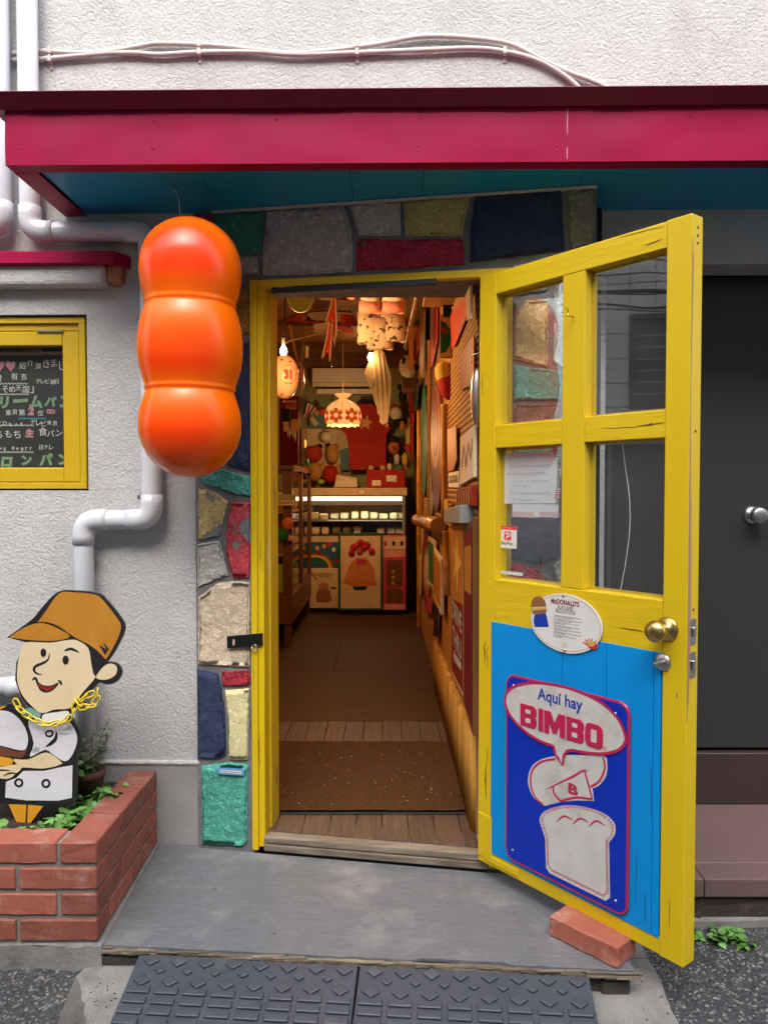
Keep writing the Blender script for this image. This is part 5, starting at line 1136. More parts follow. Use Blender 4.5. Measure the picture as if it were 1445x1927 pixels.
g = nb(); box(g, dxl + .05, 2.2, DY + .012, DY + .05, zr + .012, dzt, .002); part('leaf_panel', g, M['dark_door'], cd)
g = nb(); box(g, dxl, 3.3, DY - .02, DY + .05, dzt + .006, dzf + .15, .002); box(g, dxl, dxl + .045, DY - .02, DY + .05, zr, dzt + .006); box(g, 2.206, 3.3, DY - .02, DY + .05, zr, dzt + .005); box(g, dxl, 3.3, DY + .052, DY + .09, 0, 2.6); part('frame', g, M['dark_frame'], cd)
kf = FY(DY + .012); c = kf.uv(1415, 969)
g = nb(); lathe(g, kf.pt(*c), kf.n, [(0, 0), (.034, 0), (.034, .005), (.028, .012), (.016, .016), (.014, .03), (.020, .036), (.029, .044), (.031, .056), (.029, .066), (.024, .070), (.008, .072), (0, .0715)], 28); part('door_knob', g, M['steel'], cd)
g = nb(); box(g, .61, .625, 2.66, DY + .05, 0, 2.6); part('reveal', g, M['gap'], cd)

# ------------------------------------------------------------------ grit and litter along the edges
M['litter_tan'] = mat('litter_tan', (.42, .34, .20), .9, (.25, .18, .10), 40, .8, rvar=.3); M['litter_dark'] = mat('litter_dark', (.05, .045, .04), .9)
for nm, m, n, seed in (('litter', 'litter_tan', 260, 3), ('grit', 'litter_dark', 260, 5)):
    rn = random.Random(seed); g = nb()
    for k in range(n):
        w = rn.random()
        if w < .35: x, y = rn.uniform(-1.25, -.72), 2.05 - abs(rn.gauss(0, .05)); z = gz(y)
        elif w < .62: x, y = -.745 + rn.gauss(0, .035), rn.uniform(1.6, 2.02); z = gz(y) + .005
        elif w < .82: x, y = .70 + rn.gauss(0, .05), rn.uniform(1.6, 2.1); z = gz(y) + .005
        elif w < .93: x, y = rn.uniform(.75, 1.7), 2.24 - abs(rn.gauss(0, .05)); z = gz(y)
        else: x, y = rn.uniform(-.7, .6), rn.uniform(2.05, 2.55); z = zt_
        if w >= .93 and (y > 2.5 - .17 * (x + .3) or y < 2.078 - .081 * (x + .789) + .02): continue
        s = rn.uniform(.0015, .0045); a = rn.random() * 6.28; p = [Vector((x + s * math.cos(a + t) * rn.uniform(.5, 1.2), y + s * math.sin(a + t) * rn.uniform(.5, 1.2), z + .0012)) for t in (0, 1.6, 3.1, 4.7)]
        top = g.verts.new(Vector((x, y, z + .0012 + s * .5))); q = [g.verts.new(v) for v in p]
        for i in range(4): g.faces.new((q[i], q[(i + 1) % 4], top))
    solo(nm, g, M[m], None, None, kind='stuff')
# ================================================================== inside the shop
FZ, CZ, BY, LX, RX = .12, 2.68, 8.05, -1.32, .318
g = nb(); box(g, LX, RX + .02, 2.72, BY, -.02, FZ - .014); box(g, -.38, .33, 2.67, 2.72, -.02, FZ - .014)
structure('floor', g, M['gap'])
fl = bpy.data.objects['floor']
x = -.655; k = 0
while x < RX - .002:
    x1 = min(x + .0925, RX); j = .0012
    g = nb(); prism(g, XY, [(x + j, ysw(x) + .024), (x1 - j, ysw(x1) + .024), (x1 - j, 3.905), (x + j, 3.905)], FZ - .014, FZ - random.random() * .0015, .0015); part('plank', g, M['threshold' if False else 'plank_wood'], fl); x = x1
yy = [3.907, 4.98, 5.88, 6.75, BY]
for i, (y0, y1) in enumerate(zip(yy, yy[1:])):
    cols_ = [(LX, -.33), (-.33, RX)] if i % 2 else [(LX, RX)]
    for x0, x1 in cols_: g = nb(); box(g, x0, x1 - .002, y0, y1 - .003, FZ - .014, FZ + .001 + random.random() * .001, .0012); part('floor_sheet', g, M['floor_ply'], fl)
dm = thing('doormat', 'brown coir doormat with black rubber edge just inside the doorway', 'doormat', (-.15, 3.1, FZ))
g = nb(); box(g, -.60, RX + .0 - .012, 2.772, 3.555, FZ + .001, FZ + .006, .001); part('rubber_back', g, M['black'], dm)
g = nb(); nx, ny = 90, 80; vv = [[g.verts.new((-.594 + (.594 + RX - .02) * i / nx, 2.779 + .770 * k / ny, FZ + .012 + random.random() * .004)) for i in range(nx + 1)] for k in range(ny + 1)]
for k in range(ny):
    for i in range(nx): g.faces.new((vv[k][i], vv[k][i + 1], vv[k + 1][i + 1], vv[k + 1][i]))
part('coir_pile', g, M['mat'], dm)
g = nb()
for k in range(34):
    a = random.random() * 3.14; x = random.uniform(-.4, RX - .04); y = random.uniform(2.78, 3.4); l = .003 + random.random() * .004
    tube(g, [(x, y, FZ + .017), (x + l * math.cos(a), y + l * math.sin(a), FZ + .019)], .0008, 4)
part('lint', g, M['white_cloth'], dm, kind='stuff')
g = nb(); box(g, RX + .004, RX + .05, 2.62, BY, 0, 2.2); box(g, RX + .004, RX + .05, 2.74, BY, 2.2, CZ + .03); box(g, LX - .04, LX, 2.84, BY, 0, CZ + .03); box(g, LX - .04, RX + .05, BY, BY + .05, 0, CZ + .03); box(g, LX, -.46, 2.825, 2.84, 0, CZ + .03)
structure('interior_wall', g, M['inwall'])
g = nb(); box(g, LX - .04, RX + .05, 2.72, BY + .05, CZ, CZ + .04); structure('ceiling', g, M['ceil'])
for nm, y, z, r in (('ceiling_beam', 7.2, CZ - .05, .04), ('ceiling_beam', 7.75, CZ - .10, .05), ('ceiling_beam', 6.3, CZ - .02, .02)):
    g = nb(); box(g, LX, RX, y, y + r * 1.3, z - r, CZ - .001, .003); solo(nm, g, M['cabinet_wood'], {7.2: 'dark ceiling beam crossing above the hanging lamp', 7.75: 'wooden beam at the back above the air conditioner', 6.3: 'thin wooden ceiling batten nearest the doorway'}[y], 'beam')
iw = bpy.data.objects['interior_wall']; RW = Fr((RX, 0, 0), (0, -1, 0))
g = nb(); rect(g, RW, -BY, -2.63, FZ, 1.12, -.003, .0); part('wall_panel', g, M['wall_ply'], iw)
g = nb(); rect(g, RW, -BY, -2.74, 1.125, CZ - .002, -.003, .001); rect(g, RW, -2.74, -2.63, 1.125, 2.2, -.003, .001); part('woven_panel', g, M['weave'], iw)
g = nb(); box(g, LX + .001, RX, BY - .004, BY - .001, 1.1, CZ - .3); part('wall_mural', g, M['mural'], iw)
wc = thing('wainscot', 'low wainscot of upright yellow half round sticks along the right wall', 'wainscot', (RX, 3.6, FZ))
y = 2.665; k = 0
while y < 4.62:
    r = .034 + random.random() * .003; tt = .448 - (y - 2.65) * .030 + random.random() * .014
    g = nb(); tube(g, [(RX + .014, y, FZ), (RX + .014, y, tt)], r, 14); part('stick', g, M['stick_wood'], wc); y += .066; k += 1

def pol(fr, pts, m, name, lab, cat, th=.01, h=.0, group=None):
    g = nb(); prism(g, fr, fr.P(pts), h, h + th, min(.002, th * .2)); return solo(name, g, M[m], lab, cat, group)
def lay(t_, nm, fr, pts, m, h, raw=False, lab=None):
    g = nb(); prism(g, fr, pts if raw else fr.P(pts), h - .001, h); return part(nm, g, M[m], t_, lab)
def board(name, lab, cat, fr, pts, m, th=.012, h=.002, group=None):
    P_ = fr.P(pts); t_ = thing(name, lab, cat, fr.pt(sum(p[0] for p in P_) / len(P_), min(p[1] for p in P_)), group); g = nb(); prism(g, fr, P_, h, h + th, .002); part('board', g, M[m], t_); return t_
# --- right wall
R = RW
dt_ = board('wall_sign', 'red and amber DRIVE THRU sign with a yellow star and arrow', 'sign', R, [(857, 985), (881, 962), (881, 1312), (857, 1266)], 'cream', .016)
lay(dt_, 'amber_field', R, [(858.2, 990), (880.4, 968), (880.4, 1138), (858.2, 1126)], 'amber', .020)
lay(dt_, 'red_field', R, [(858.2, 1126), (880.4, 1138), (880.4, 1303), (858.2, 1260)], 'rust_red', .020)
lay(dt_, 'star_print', R, I6((1125, 640), (1150, 920), (1188, 1010), (1146, 1090), (1132, 1380), (1117, 1100), (1075, 1225), (1103, 1000), (1082, 760), (1112, 900)), 'rain_yellow', .022)
def rtext(t_, s, x0, y0t, y0b, x1, m, h, bold=.03, fr=R):
    a0 = fr.uv(x0, y0t)[0]; a1 = fr.uv(x1, y0t)[0]; b1 = fr.uv(x0, y0t)[1]; b0 = fr.uv(x0, y0b)[1]; g = nb(); text(g, fr, s, a0, a1, b0, b1, h, bold); part('lettering', g, M[m], t_)
rtext(dt_, 'DRIVE', 860.3, 1127, 1161, 879.6, 'enamel_white', .022); rtext(dt_, 'THRU', 861, 1175, 1209, 879, 'enamel_white', .022)
lay(dt_, 'arrow_print', R, [(862.5, 1234), (865.5, 1222), (865.5, 1231), (877.5, 1248), (877.5, 1262), (865.5, 1244), (865.5, 1250)], 'enamel_white', .022)
pf = board('framed_poster', 'dark framed reddish poster nearest the doorway on the right wall', 'poster', R, [(883, 990), (902, 975), (902, 1385), (883, 1322)], 'cabinet_wood', .02)
lay(pf, 'picture', R, [(885.5, 1000), (901, 990), (901, 1365), (885.5, 1312)], 'dark_red', .024); lay(pf, 'picture_spot', R, [(887, 1030), (900, 1025), (900, 1120), (887, 1110)], 'amber', .026)
rs = board('wall_sign', 'white sign with red script lettering below the silver balloon', 'sign', R, [(872, 822), (899, 800), (899, 898), (872, 914)], 'white_cloth', .012)
g = nb(); stroke(g, R, R.P([(876, 880), (880, 840), (884, 875), (889, 835), (893, 860), (897, 825)]), .02, 0, .016); part('lettering', g, M['rust_red'], rs)
cdx = board('wall_card', 'small white card of black capitals on the woven wall', 'card', R, [(848, 890), (867, 886), (867, 918), (848, 917)], 'paper', .008)
for k in range(2): 
    g = nb(); text(g, R, ("BETTER BE", "expensive")[k], R.uv(850, 900)[0], R.uv(865.5, 900)[0], R.uv(850, 908 + k * 6 - 8)[1] - .012, R.uv(850, 896 + k * 7)[1], .012, .02); part('lettering', g, M['print_black'], cdx)
pol(R, [(857, 958), (892, 950), (892, 985), (857, 984)], 'metal_grey', 'tin_box', 'grey metal tin on the wall above the DRIVE THRU sign', 'tin', .05)
tr_ = board('wall_rack', 'red ribbed metal rack above the grey tin on the right wall', 'rack', R, [(868, 922), (900, 914), (900, 952), (868, 950)], 'rust_red', .02)
for k in range(6):
    xx = 870 + k * 5; lay(tr_, 'rib', R, [(xx, 924), (xx + 1.5, 924), (xx + 1.5, 949), (xx, 949)], 'orange_print', .026)
so = thing('surfboard', 'red and plum surfboard shaped panel hung upright on the woven wall', 'surfboard', R.pt(*R.uv(827, 960)))
def relp(cx, cy, rx, ry, n=28): return [(cx + rx * math.cos(2 * math.pi * k / n), cy + ry * math.sin(2 * math.pi * k / n)) for k in range(n)]
g = nb(); prism(g, R, R.P(relp(827, 840, 11, 122)), .004, .02, .003); part('board', g, M['plum'], so); lay(so, 'stripe_field', R, relp(826.5, 805, 8.6, 78), 'amber', .022); lay(so, 'inner_field', R, relp(826.3, 795, 6.5, 64), 'rust_red', .024)
g = nb(); prism(g, R, R.P(relp(802.5, 830, 6, 105)), .004, .02, .003); solo('surfboard', g, M['in_green'], 'slim dark green surfboard shaped panel left of the red one', 'surfboard')
g = nb(); prism(g, R, R.P(relp(817, 930, 3, 42)), .004, .02, .003); solo('surfboard', g, M['metal_grey'], 'small grey surfboard shaped panel between two bamboo poles', 'surfboard')
for i, (px, y0, y1, lab) in enumerate(((843.5, 760, 985, 'bamboo pole nearest the doorway left of the small white card'), (813.5, 640, 985, 'bamboo pole between the two large surfboard panels'), (792, 760, 1250, 'long bamboo pole reaching down to the wainscot end'), (798, 820, 990, 'bamboo pole beside the dark green panel'), (846, 1000, 1125, 'short leaning bamboo pole beside the gold framed picture'))):
    p0, p1 = R.pt(*R.uv(px, y0), .02), R.pt(*R.uv(px + (0 if i < 4 else 3), y1), .02); n = max(2, int((p0 - p1).length / .22)); g = nb()
    pts, rs_ = [], []
    for k in range(n):
        a_, b_ = p0.lerp(p1, k / n), p0.lerp(p1, (k + 1) / n)
        for t, r in ((0, .016), (.03, .019), (.06, .0155), (.5, .015), (.94, .0155)): pts.append(a_.lerp(b_, t)); rs_.append(r)
    tube(g, pts, rs_, 10); solo('bamboo_pole', g, M['bamboo'], lab, 'bamboo pole', 'bamboo poles on the right wall')
g = nb(); p0, p1 = R.pt(*R.uv(797, 978), .05), R.pt(*R.uv(845, 990), .05); pts, rs_ = [], []
for k in range(5):
    a_, b_ = p0.lerp(p1, k / 5), p0.lerp(p1, (k + 1) / 5)
    for t, r in ((0, .040), (.05, .046), (.12, .038), (.5, .037), (.9, .039)): pts.append(a_.lerp(b_, t)); rs_.append(r)
tube(g, pts, rs_, 14); solo('bamboo_rail', g, M['bamboo'], 'thick horizontal bamboo rail under the woven matting', 'bamboo rail')
rd = thing('round_sign', 'round rust red sign with pale and grey emblem low on the right wall', 'sign', R.pt(*R.uv(807, 1145)))
Q = Fr(R.pt(*R.uv(807, 1072), .03), Vector((.13, -1, 0)))
def rq(fr, pts): return fr.P(pts)
g = nb(); e0 = Q.P([(796.5, 1072), (818, 1072), (807, 998), (807, 1145)]); ex, ey = (e0[1][0] - e0[0][0]) / 2, (e0[2][1] - e0[3][1]) / 2; ec_ = ((e0[0][0] + e0[1][0]) / 2, (e0[2][1] + e0[3][1]) / 2)
prism(g, Q, ell(ec_, ex, ey, 32), 0, .012, .002); part('disc', g, M['rust_red'], rd)
for (s, m, h) in ((.66, 'metal_grey', .0135), (.50, 'cream', .0145)):
    g = nb(); prism(g, Q, ell((ec_[0], ec_[1] - ey * .05), ex * s, ey * s * .95, 24), .012, h); part('emblem', g, M[m], rd)
g = nb(); prism(g, Q, ell((ec_[0] + ex * .05, ec_[1] - ey * .55), ex * .2, ey * .2, 16), .014, .0155); part('emblem', g, M['amber'], rd)
for nm, q, m, lab in (('hung_picture', [(826, 1030), (843, 1052), (843, 1158), (827, 1122)], 'chrome_strip', 'gold rimmed glass picture on the lower right wall'), ('hung_picture', [(816, 1010), (828, 1018), (828, 1110), (817, 1098)], 'cream', 'cream framed green picture behind the gold rimmed one')):
    P_ = R.P(q); t_ = thing(nm, lab, 'picture', R.pt(*P_[3])); c = sum((Vector(p) for p in P_), Vector((0, 0))) / 4
    g = nb(); prism(g, R, P_, .02, .035, .001); part('frame', g, M[m], t_); g = nb(); prism(g, R, [tuple(Vector(p).lerp(c, .16)) for p in P_], .035, .037); part('picture', g, M['amber' if m == 'chrome_strip' else 'in_green'], t_)
sh = thing('shelf_board', 'plain wooden shelf board seen from below by the top of the doorway', 'shelf', (.25, 3.35, 2.13))
g = nb(); box(g, .178, RX - .002, 3.15, 3.58, 2.150, 2.172, .002); part('board', g, M['shelf_wood'], sh)
g = nb(); box(g, .27, .31, 3.18, 3.20, 2.10, 2.150, .001); box(g, .27, .31, 3.54, 3.56, 2.10, 2.150, .001); part('bracket', g, M['in_dark'], sh, kind='stuff')
F3 = FY(3.62)
yb_ = board('picture_board', 'mustard board with a green disc and red band on the right wall', 'picture', F3, [(827, 594), (851, 594), (851, 674), (827, 674)], 'cabinet_wood', .02)
P_ = F3.P([(828, 595), (850, 595), (850, 673), (828, 673)]); lay(yb_, 'face', F3, P_, 'rain_yellow', .024, True)
P_ = F3.P([(828, 605), (838, 610), (846, 622), (849, 635), (846, 650), (838, 664), (828, 666)]); lay(yb_, 'green_disc', F3, P_, 'in_green', .026, True); lay(yb_, 'red_band', F3, F3.P([(828, 618), (837, 622), (848, 632), (836, 628), (828, 627)]), 'in_red', .028, True)
F37 = FY(3.72); c = F37.uv(840, 716); hl = thing('bean_ornament', 'yellow topped red bean shaped ornament hanging on the right wall', 'ornament', F37.pt(c[0], F37.uv(840, 756)[1]))
ax = Vector((.25, -.1, -1)).normalized(); o_ = F37.pt(*c); L_ = F37.uv(840, 680)[1] - F37.uv(840, 756)[1]
pf1 = [(0, -.5), (.13, -.46), (.20, -.38), (.235, -.25), (.24, -.05)]; pf2 = [(.241, -.05), (.235, .15), (.2, .34), (.13, .45), (.05, .495), (0, .5)]
g = nb(); lathe(g, o_, ax, [(r * L_, h * L_) for r, h in pf1], 18); part('yellow_end', g, M['rain_yellow'], hl); g = nb(); lathe(g, o_, ax, [(r * L_, h * L_) for r, h in pf2], 18); part('red_end', g, M['in_red'], hl)
pol(R, [(853, 592), (889, 548), (889, 585), (862, 650), (855, 655)], 'flag_red', 'pennant', 'orange red pennant flag pinned high on the right wall', 'pennant', .004, .01)
pol(R, [(871, 668), (900, 630), (900, 722), (872, 735)], 'rust_red', 'wall_poster', 'rust brown poster in clear film above the silver balloon', 'poster', .006, .01)
pol(R, [(891, 545), (901, 530), (901, 600), (894, 604)], 'white_cloth', 'hanging_cloth', 'pale cloth strip hanging at the inner door edge', 'cloth', .01, .02)
F30 = FY(2.57); sb = thing('foil_balloon', 'silver striped foil balloon half hidden behind the door hinge side', 'balloon', F30.pt(*F30.uv(896, 805)))
g = nb(); c = F30.uv(897, 745); ball(g, F30.pt(*c), .05, (.42, .5, 1.9)); part('foil', g, M['steel'], sb)
g = nb(); tube(g, [F30.pt(c[0] - .02, c[1] + .108), F30.pt(c[0] - .015, c[1] + .135), F30.pt(c[0] + .02, c[1] + .15)], .002, 5); part('ribbon', g, M['steel'], sb)
for k, (q, m, lab) in enumerate(((I2((830, 345), (880, 345), (880, 760), (820, 1080), (765, 1150)), 'flag_red', 'narrow orange red pennant on the woven wall'), (I2((600, 345), (680, 340), (655, 860), (590, 1000), (555, 980)), 'in_red', 'dark red pennant with printed rows beside the plush shelf'), (I2((535, 350), (585, 350), (545, 945), (505, 900)), 'gold_star', 'tan narrow pennant left of the dark red one'), (I2((690, 345), (760, 345), (745, 1250), (690, 1200)), 'stick_wood', 'upright varnished wooden strip on the woven wall'), (I4((590, 0), (690, 0), (650, 380), (600, 340)), 'in_dark', 'black hanging pennant below the plush shelf'), (I4((555, 380), (620, 390), (600, 900), (570, 1130)), 'in_red', 'deep red narrow hanging banner beside the bamboo'))):
    pol(R, q, m, 'wall_pennant', lab, 'pennant', .006, .012 + k * .008)
pol(R, I4((1020, 600), (1140, 560), (1150, 1000), (1100, 1140), (1030, 1130)), 'amber', 'wall_print', 'faded amber print with pale shapes above the white card', 'print', .006, .012)
hb = thing('wall_shelf', 'small brown wall shelf holding the cream plush at the back right', 'shelf', (.25, 6.5, 2.15))
F65 = FY(6.5); P_ = F65.P(I2((390, 1250), (590, 1250), (590, 1385), (400, 1390))); g = nb(); prism(g, F65, P_, -.3, .02, .004); part('board', g, M['cabinet_wood'], hb)
pc = thing('plush_cushion', 'cream plush cushion with black oval patches on the wall shelf', 'plush toy', F65.pt(*F65.uv(768, 712)))
g = nb(); c = F65.uv(768, 690); ball(g, F65.pt(*c), .078, (1, .8, 1.25)); part('body', g, M['white_cloth'], pc)
g = nb(); c2_ = F65.uv(759, 680); ball(g, F65.pt(c2_[0], c2_[1], .058), .017, (.8, .5, 1.7)); part('patch', g, M['in_dark'], pc); g = nb(); c2_ = F65.uv(783, 692); ball(g, F65.pt(c2_[0], c2_[1], .03), .03, (.8, 1, 1)); part('patch', g, M['in_dark'], pc)
# --- ceiling hangings
CP = Fr((0, 0, CZ - .004), (1, 0, 0), (0, -1, 0))
def cpol(q, m, lab, k, cat='flag', name='ceiling_flag'):
    pts = []
    for p in q:
        v = onz(p[0], p[1], CZ - .004 - k * .004); pts.append((v.x, -v.y))
    F = Fr((0, 0, CZ - .004 - k * .004), (1, 0, 0), (0, -1, 0)); F.n = Vector((0, 0, -1)); g = nb(); prism(g, F, pts, 0, .0025); bmesh.ops.recalc_face_normals(g, faces=g.faces[:]); solo(name, g, M[m], lab, cat, 'flags pinned under the ceiling')
cpol(I1((160, 530), (420, 420), (560, 500), (380, 590)), 'flag_red', 'red flag at the left of the ceiling', 1)
cpol(I1((560, 360), (700, 200), (800, 300), (720, 380)), 'plum', 'maroon triangular flag beside the lime disc', 2)
cpol(I1((640, 230), (760, 160), (860, 170), (830, 240), (760, 250)), 'white_cloth', 'white flag with dark letters at the ceiling front', 3)
cpol(I1((500, 420), (760, 400), (1110, 420), (1130, 560), (800, 560), (480, 520)), 'print_cloth', 'wide cream printed flag across the ceiling', 1)
cpol(I1((480, 530), (900, 560), (1120, 640), (1090, 700), (700, 620), (400, 600)), 'flag_red', 'red edged flag behind the cream one', 4)
cpol(I1((880, 250), (1180, 230), (1190, 300), (900, 330)), 'gold_star', 'tan flag with dark script near the pink cuffs', 2)
cpol(I1((870, 170), (960, 170), (950, 240), (900, 230)), 'in_red', 'small dark red flag near the pennants', 5)
cpol(I1((540, 570), (760, 590), (780, 620), (560, 610)), 'cream', 'narrow cream flag edge with dotted trim', 5)
F5 = FY(5.0)
for q, lab in ((I1((838, 180), (870, 180), (890, 520), (886, 720), (866, 880), (830, 520), (742, 562), (815, 330)), 'upper red swallowtail pennant hanging above the lamp'), (I1((800, 560), (840, 600), (822, 900), (805, 1110), (784, 955), (700, 1062), (770, 760)), 'lower red swallowtail pennant with white edge')):
    k = 0 if 'upper' in lab else 1; t_ = thing('swallowtail', lab, 'pennant', F5.pt(*F5.uv(*q[3]))); P_ = F5.P(q)
    g = nb(); prism(g, F5, P_, .0 + k * .05, .004 + k * .05); part('cloth', g, M['flag_red'], t_); g = nb(); stroke(g, F5, P_, .008, 0, .0045 + k * .05, n=0, closed=True); part('edge', g, M['cream'], t_)
F42 = FY(4.2)
def legs(fr, name, lab, cat, specs):
    t_ = thing(name, lab, cat, fr.pt(*fr.uv(718, 600)))
    for nm, x0, x1, y0, y1, m in specs:
        a0, b1 = fr.uv(x0, y0); a1, b0 = fr.uv(x1, y1); g = nb(); n = 10; P_ = [((a0 + a1) / 2 + (a1 - a0) / 2 * math.cos(2 * math.pi * k / n), .035 * math.sin(2 * math.pi * k / n)) for k in range(n)]
        lo = [g.verts.new(fr.pt(a, b0 + .006 * math.sin(i * 1.9), h)) for i, (a, h) in enumerate(P_)]; hi = [g.verts.new(fr.pt((a - (a0 + a1) / 2) * .97 + (a0 + a1) / 2, b1, h * .9)) for a, h in P_]
        for i in range(n): f = g.faces.new((lo[i], lo[(i + 1) % n], hi[(i + 1) % n], hi[i])); f.smooth = True
        g.faces.new(lo[::-1]); g.faces.new(hi); bmesh.ops.recalc_face_normals(g, faces=g.faces[:]); part(nm, g, M[m], t_)
    return t_
M['toile_cloth'] = mat('toile_cloth', (.60, .47, .34), .85, chips=((.06, .03, .06), 24, .565)); M['print_trousers'] = mat('print_trousers', (.62, .46, .38), .85, chips=((.05, .08, .09), 26, .55))
legs(F42, 'child_trousers', 'printed trousers with wide pink cuffs hanging from the ceiling', 'trousers', [('leg', 676, 716, 536, 568, 'print_trousers'), ('leg', 718, 759, 536, 568, 'white_cloth'), ('cuff', 674.5, 717, 567, 588, 'pink'), ('cuff', 717.5, 760.5, 567, 588, 'pink')])
legs(FY(4.3), 'toile_shorts', 'cream shorts with dark toile print hanging under the pink cuffs', 'shorts', [('leg', 672, 718, 588, 646, 'toile_cloth'), ('leg', 712, 763, 588, 642, 'toile_cloth'), ('gusset', 690, 740, 600, 656, 'toile_cloth')])
for q, lab in ((I1((1030, 160), (1190, 150), (1170, 200), (1120, 240), (1020, 215)), 'pink cloth corner left of the printed trousers'), (I2((410, 95), (575, 85), (560, 130), (450, 200)), 'folded pink cloth corner right of the printed trousers')):
    g = nb(); prism(g, F42, F42.P(q), -.02, .02, .006); solo('cloth_corner', g, M['pink'], lab, 'cloth')
F36 = FY(3.6); ld = thing('paper_plate', 'lime green paper disc with confetti specks hanging by the door head', 'party plate', F36.pt(*F36.uv(565, 588)))
c = F36.uv(565.5, 557); rr = F36.uv(590.5, 557)[0] - c[0]
g = nb(); prism(g, F36, ell(c, rr, rr * 1.24, 32), 0, .008, .003); part('rim', g, M['white_cloth'], ld); g = nb(); prism(g, F36, ell(c, rr * .94, rr * 1.18, 32), .008, .010); part('disc', g, M['lime'], ld)
for q, m in ((I1((255, 200), (320, 178), (300, 196)), 'in_dark'), (I1((298, 258), (312, 248), (318, 272), (300, 274)), 'navy_cloth'), (I1((378, 268), (400, 285), (394, 298), (378, 285)), 'in_red'), (I1((535, 180), (550, 180), (548, 208), (536, 208)), 'navy_cloth'), (I1((398, 198), (412, 192), (416, 216), (404, 220)), 'orange_print')):
    lay(ld, 'confetti', F36, q, m, .012)
F43 = FY(4.3)
for px, w_, y0, y1, lab in ((572, 5, 588, 900, 'tall clear plastic tube hanging beside the numbered balloon'), (625.5, 2.5, 615, 690, 'short clear plastic strip twisting under the red pennants')):
    p0, p1 = F43.pt(*F43.uv(px, y0)), F43.pt(*F43.uv(px, y1)); r = (F43.uv(px + w_, y0)[0] - F43.uv(px, y0)[0]); n = 14
    g = nb(); tube(g, [p0.lerp(p1, k / n) + Vector((.004 * math.sin(k * 1.3), 0, 0)) for k in range(n + 1)], [r * (.8 + .35 * abs(math.sin(k * 1.7))) for k in range(n + 1)], 8); solo('plastic_tube', g, M['film'], lab, 'plastic tube')
F44 = FY(4.5); bl = thing('number_balloon', 'pale pink balloon with dots and the number 31 by the left jamb', 'balloon', F44.pt(*F44.uv(536, 752)))
c = F44.uv(535, 709); rr = F44.uv(563, 709)[0] - c[0]; g = nb(); ball(g, F44.pt(*c), rr, (1, .9, 1.5), 24, 16); M['balloon_pink'] = mat('balloon_pink', (.80, .46, .28), .25, coat=.4); part('skin', g, M['balloon_pink'], bl)
def onball(dx, dz_): return max(.0, 1 - (dx / rr) ** 2 - (dz_ / (rr * 1.5)) ** 2) ** .5 * rr * .9
for x_, y_, m in ((165, 1085, 'plum'), (272, 1105, 'flag_red'), (165, 1540, 'flag_red'), (270, 1555, 'plum'), (175, 1630, 'plum')):
    q = F44.uv(510 + x_ / 7.225, 530 + y_ / 7.225); h = onball(q[0] - c[0], q[1] - c[1]); g = nb(); ball(g, F44.pt(q[0], q[1], h - .002), .0095, (1, .5, .8), 10, 6); part('dot', g, M[m], bl)
g = nb(); q0, q1 = F44.uv(*I1((198, 1350))[0]), F44.uv(*I1((308, 1215))[0]); hh = onball(.0, 0); text(g, F44, '31', q0[0], q1[0], q0[1], q1[1], hh + .001, .08); part('lettering', g, M['flag_red'], bl)
g = nb(); stroke(g, F44, [F44.uv(*I1((255 + 100 * math.cos(t), 1280 + 125 * math.sin(t)))[0]) for t in [i * .5 for i in range(13)]], .0025, 0, hh - .003, closed=True); part('ring_line', g, M['plum'], bl)
for q0, q1, d0, d1, lab in (((787, 545), (764, 655), 4.6, 6.6, 'slanting bamboo pole hung under the ceiling right of the shorts'), ((532, 660), (556, 720), 5.2, 5.2, 'thin dark slanting bamboo strut at the ceiling left'), ((545, 612), (562, 690), 5.8, 5.8, 'second thin slanting bamboo strut behind the clear tube')):
    p0, p1 = ony(q0[0], q0[1], d0), ony(q1[0], q1[1], d1); n = 5; pts, rs_ = [], []
    for k in range(n):
        a_, b_ = p0.lerp(p1, k / n), p0.lerp(p1, (k + 1) / n)
        for t, r in ((0, .022), (.04, .027), (.09, .021), (.9, .021)): pts.append(a_.lerp(b_, t)); rs_.append(r if d0 == 4.6 else r * .5)
    g = nb(); tube(g, pts, rs_, 10); solo('bamboo_pole', g, M['bamboo'], lab, 'bamboo pole')
FW = FY(5.4)
for i, (q, m, lab) in enumerate((([(531, 770), (545, 768), (546, 792), (532, 794)], 'in_dark', 'black cap shaped card under the numbered balloon'), ([(533, 794), (543, 793), (544, 812), (534, 812)], 'white_cloth', 'white paper face shaped tag under the black card'), ([(547, 790), (564, 788), (564, 812), (548, 814)], 'cream', 'cream printed card among the hanging trinkets'), ([(565, 690), (571, 690), (571, 716), (565, 718)], 'flag_red', 'small red tag twisting beside the clear tube'), ([(575, 650), (581, 652), (580, 674), (574, 672)], 'cream', 'small cream tag twisting beside the clear tube'))):
    pol(FW, q, m, 'hanging_tag', lab, 'tag', .006, 0)
for q, m, lab in (([(737, 560), (765, 556), (764, 600), (742, 604)], 'gold_star', 'tan cloth scrap behind the hanging trousers'), ([(768, 600), (778, 596), (778, 690), (770, 700)], 'orange_print', 'orange printed strip behind the slanting bamboo pole'), ([(640, 590), (668, 592), (666, 612), (642, 610)], 'flag_red', 'red flag corner left of the toile shorts'), ([(590, 610), (618, 606), (616, 622), (592, 626)], 'print_cloth', 'cream flag corner above the lamp cord')):
    pol(FY(5.6), q, m, 'ceiling_scrap', lab, 'cloth', .006, 0)
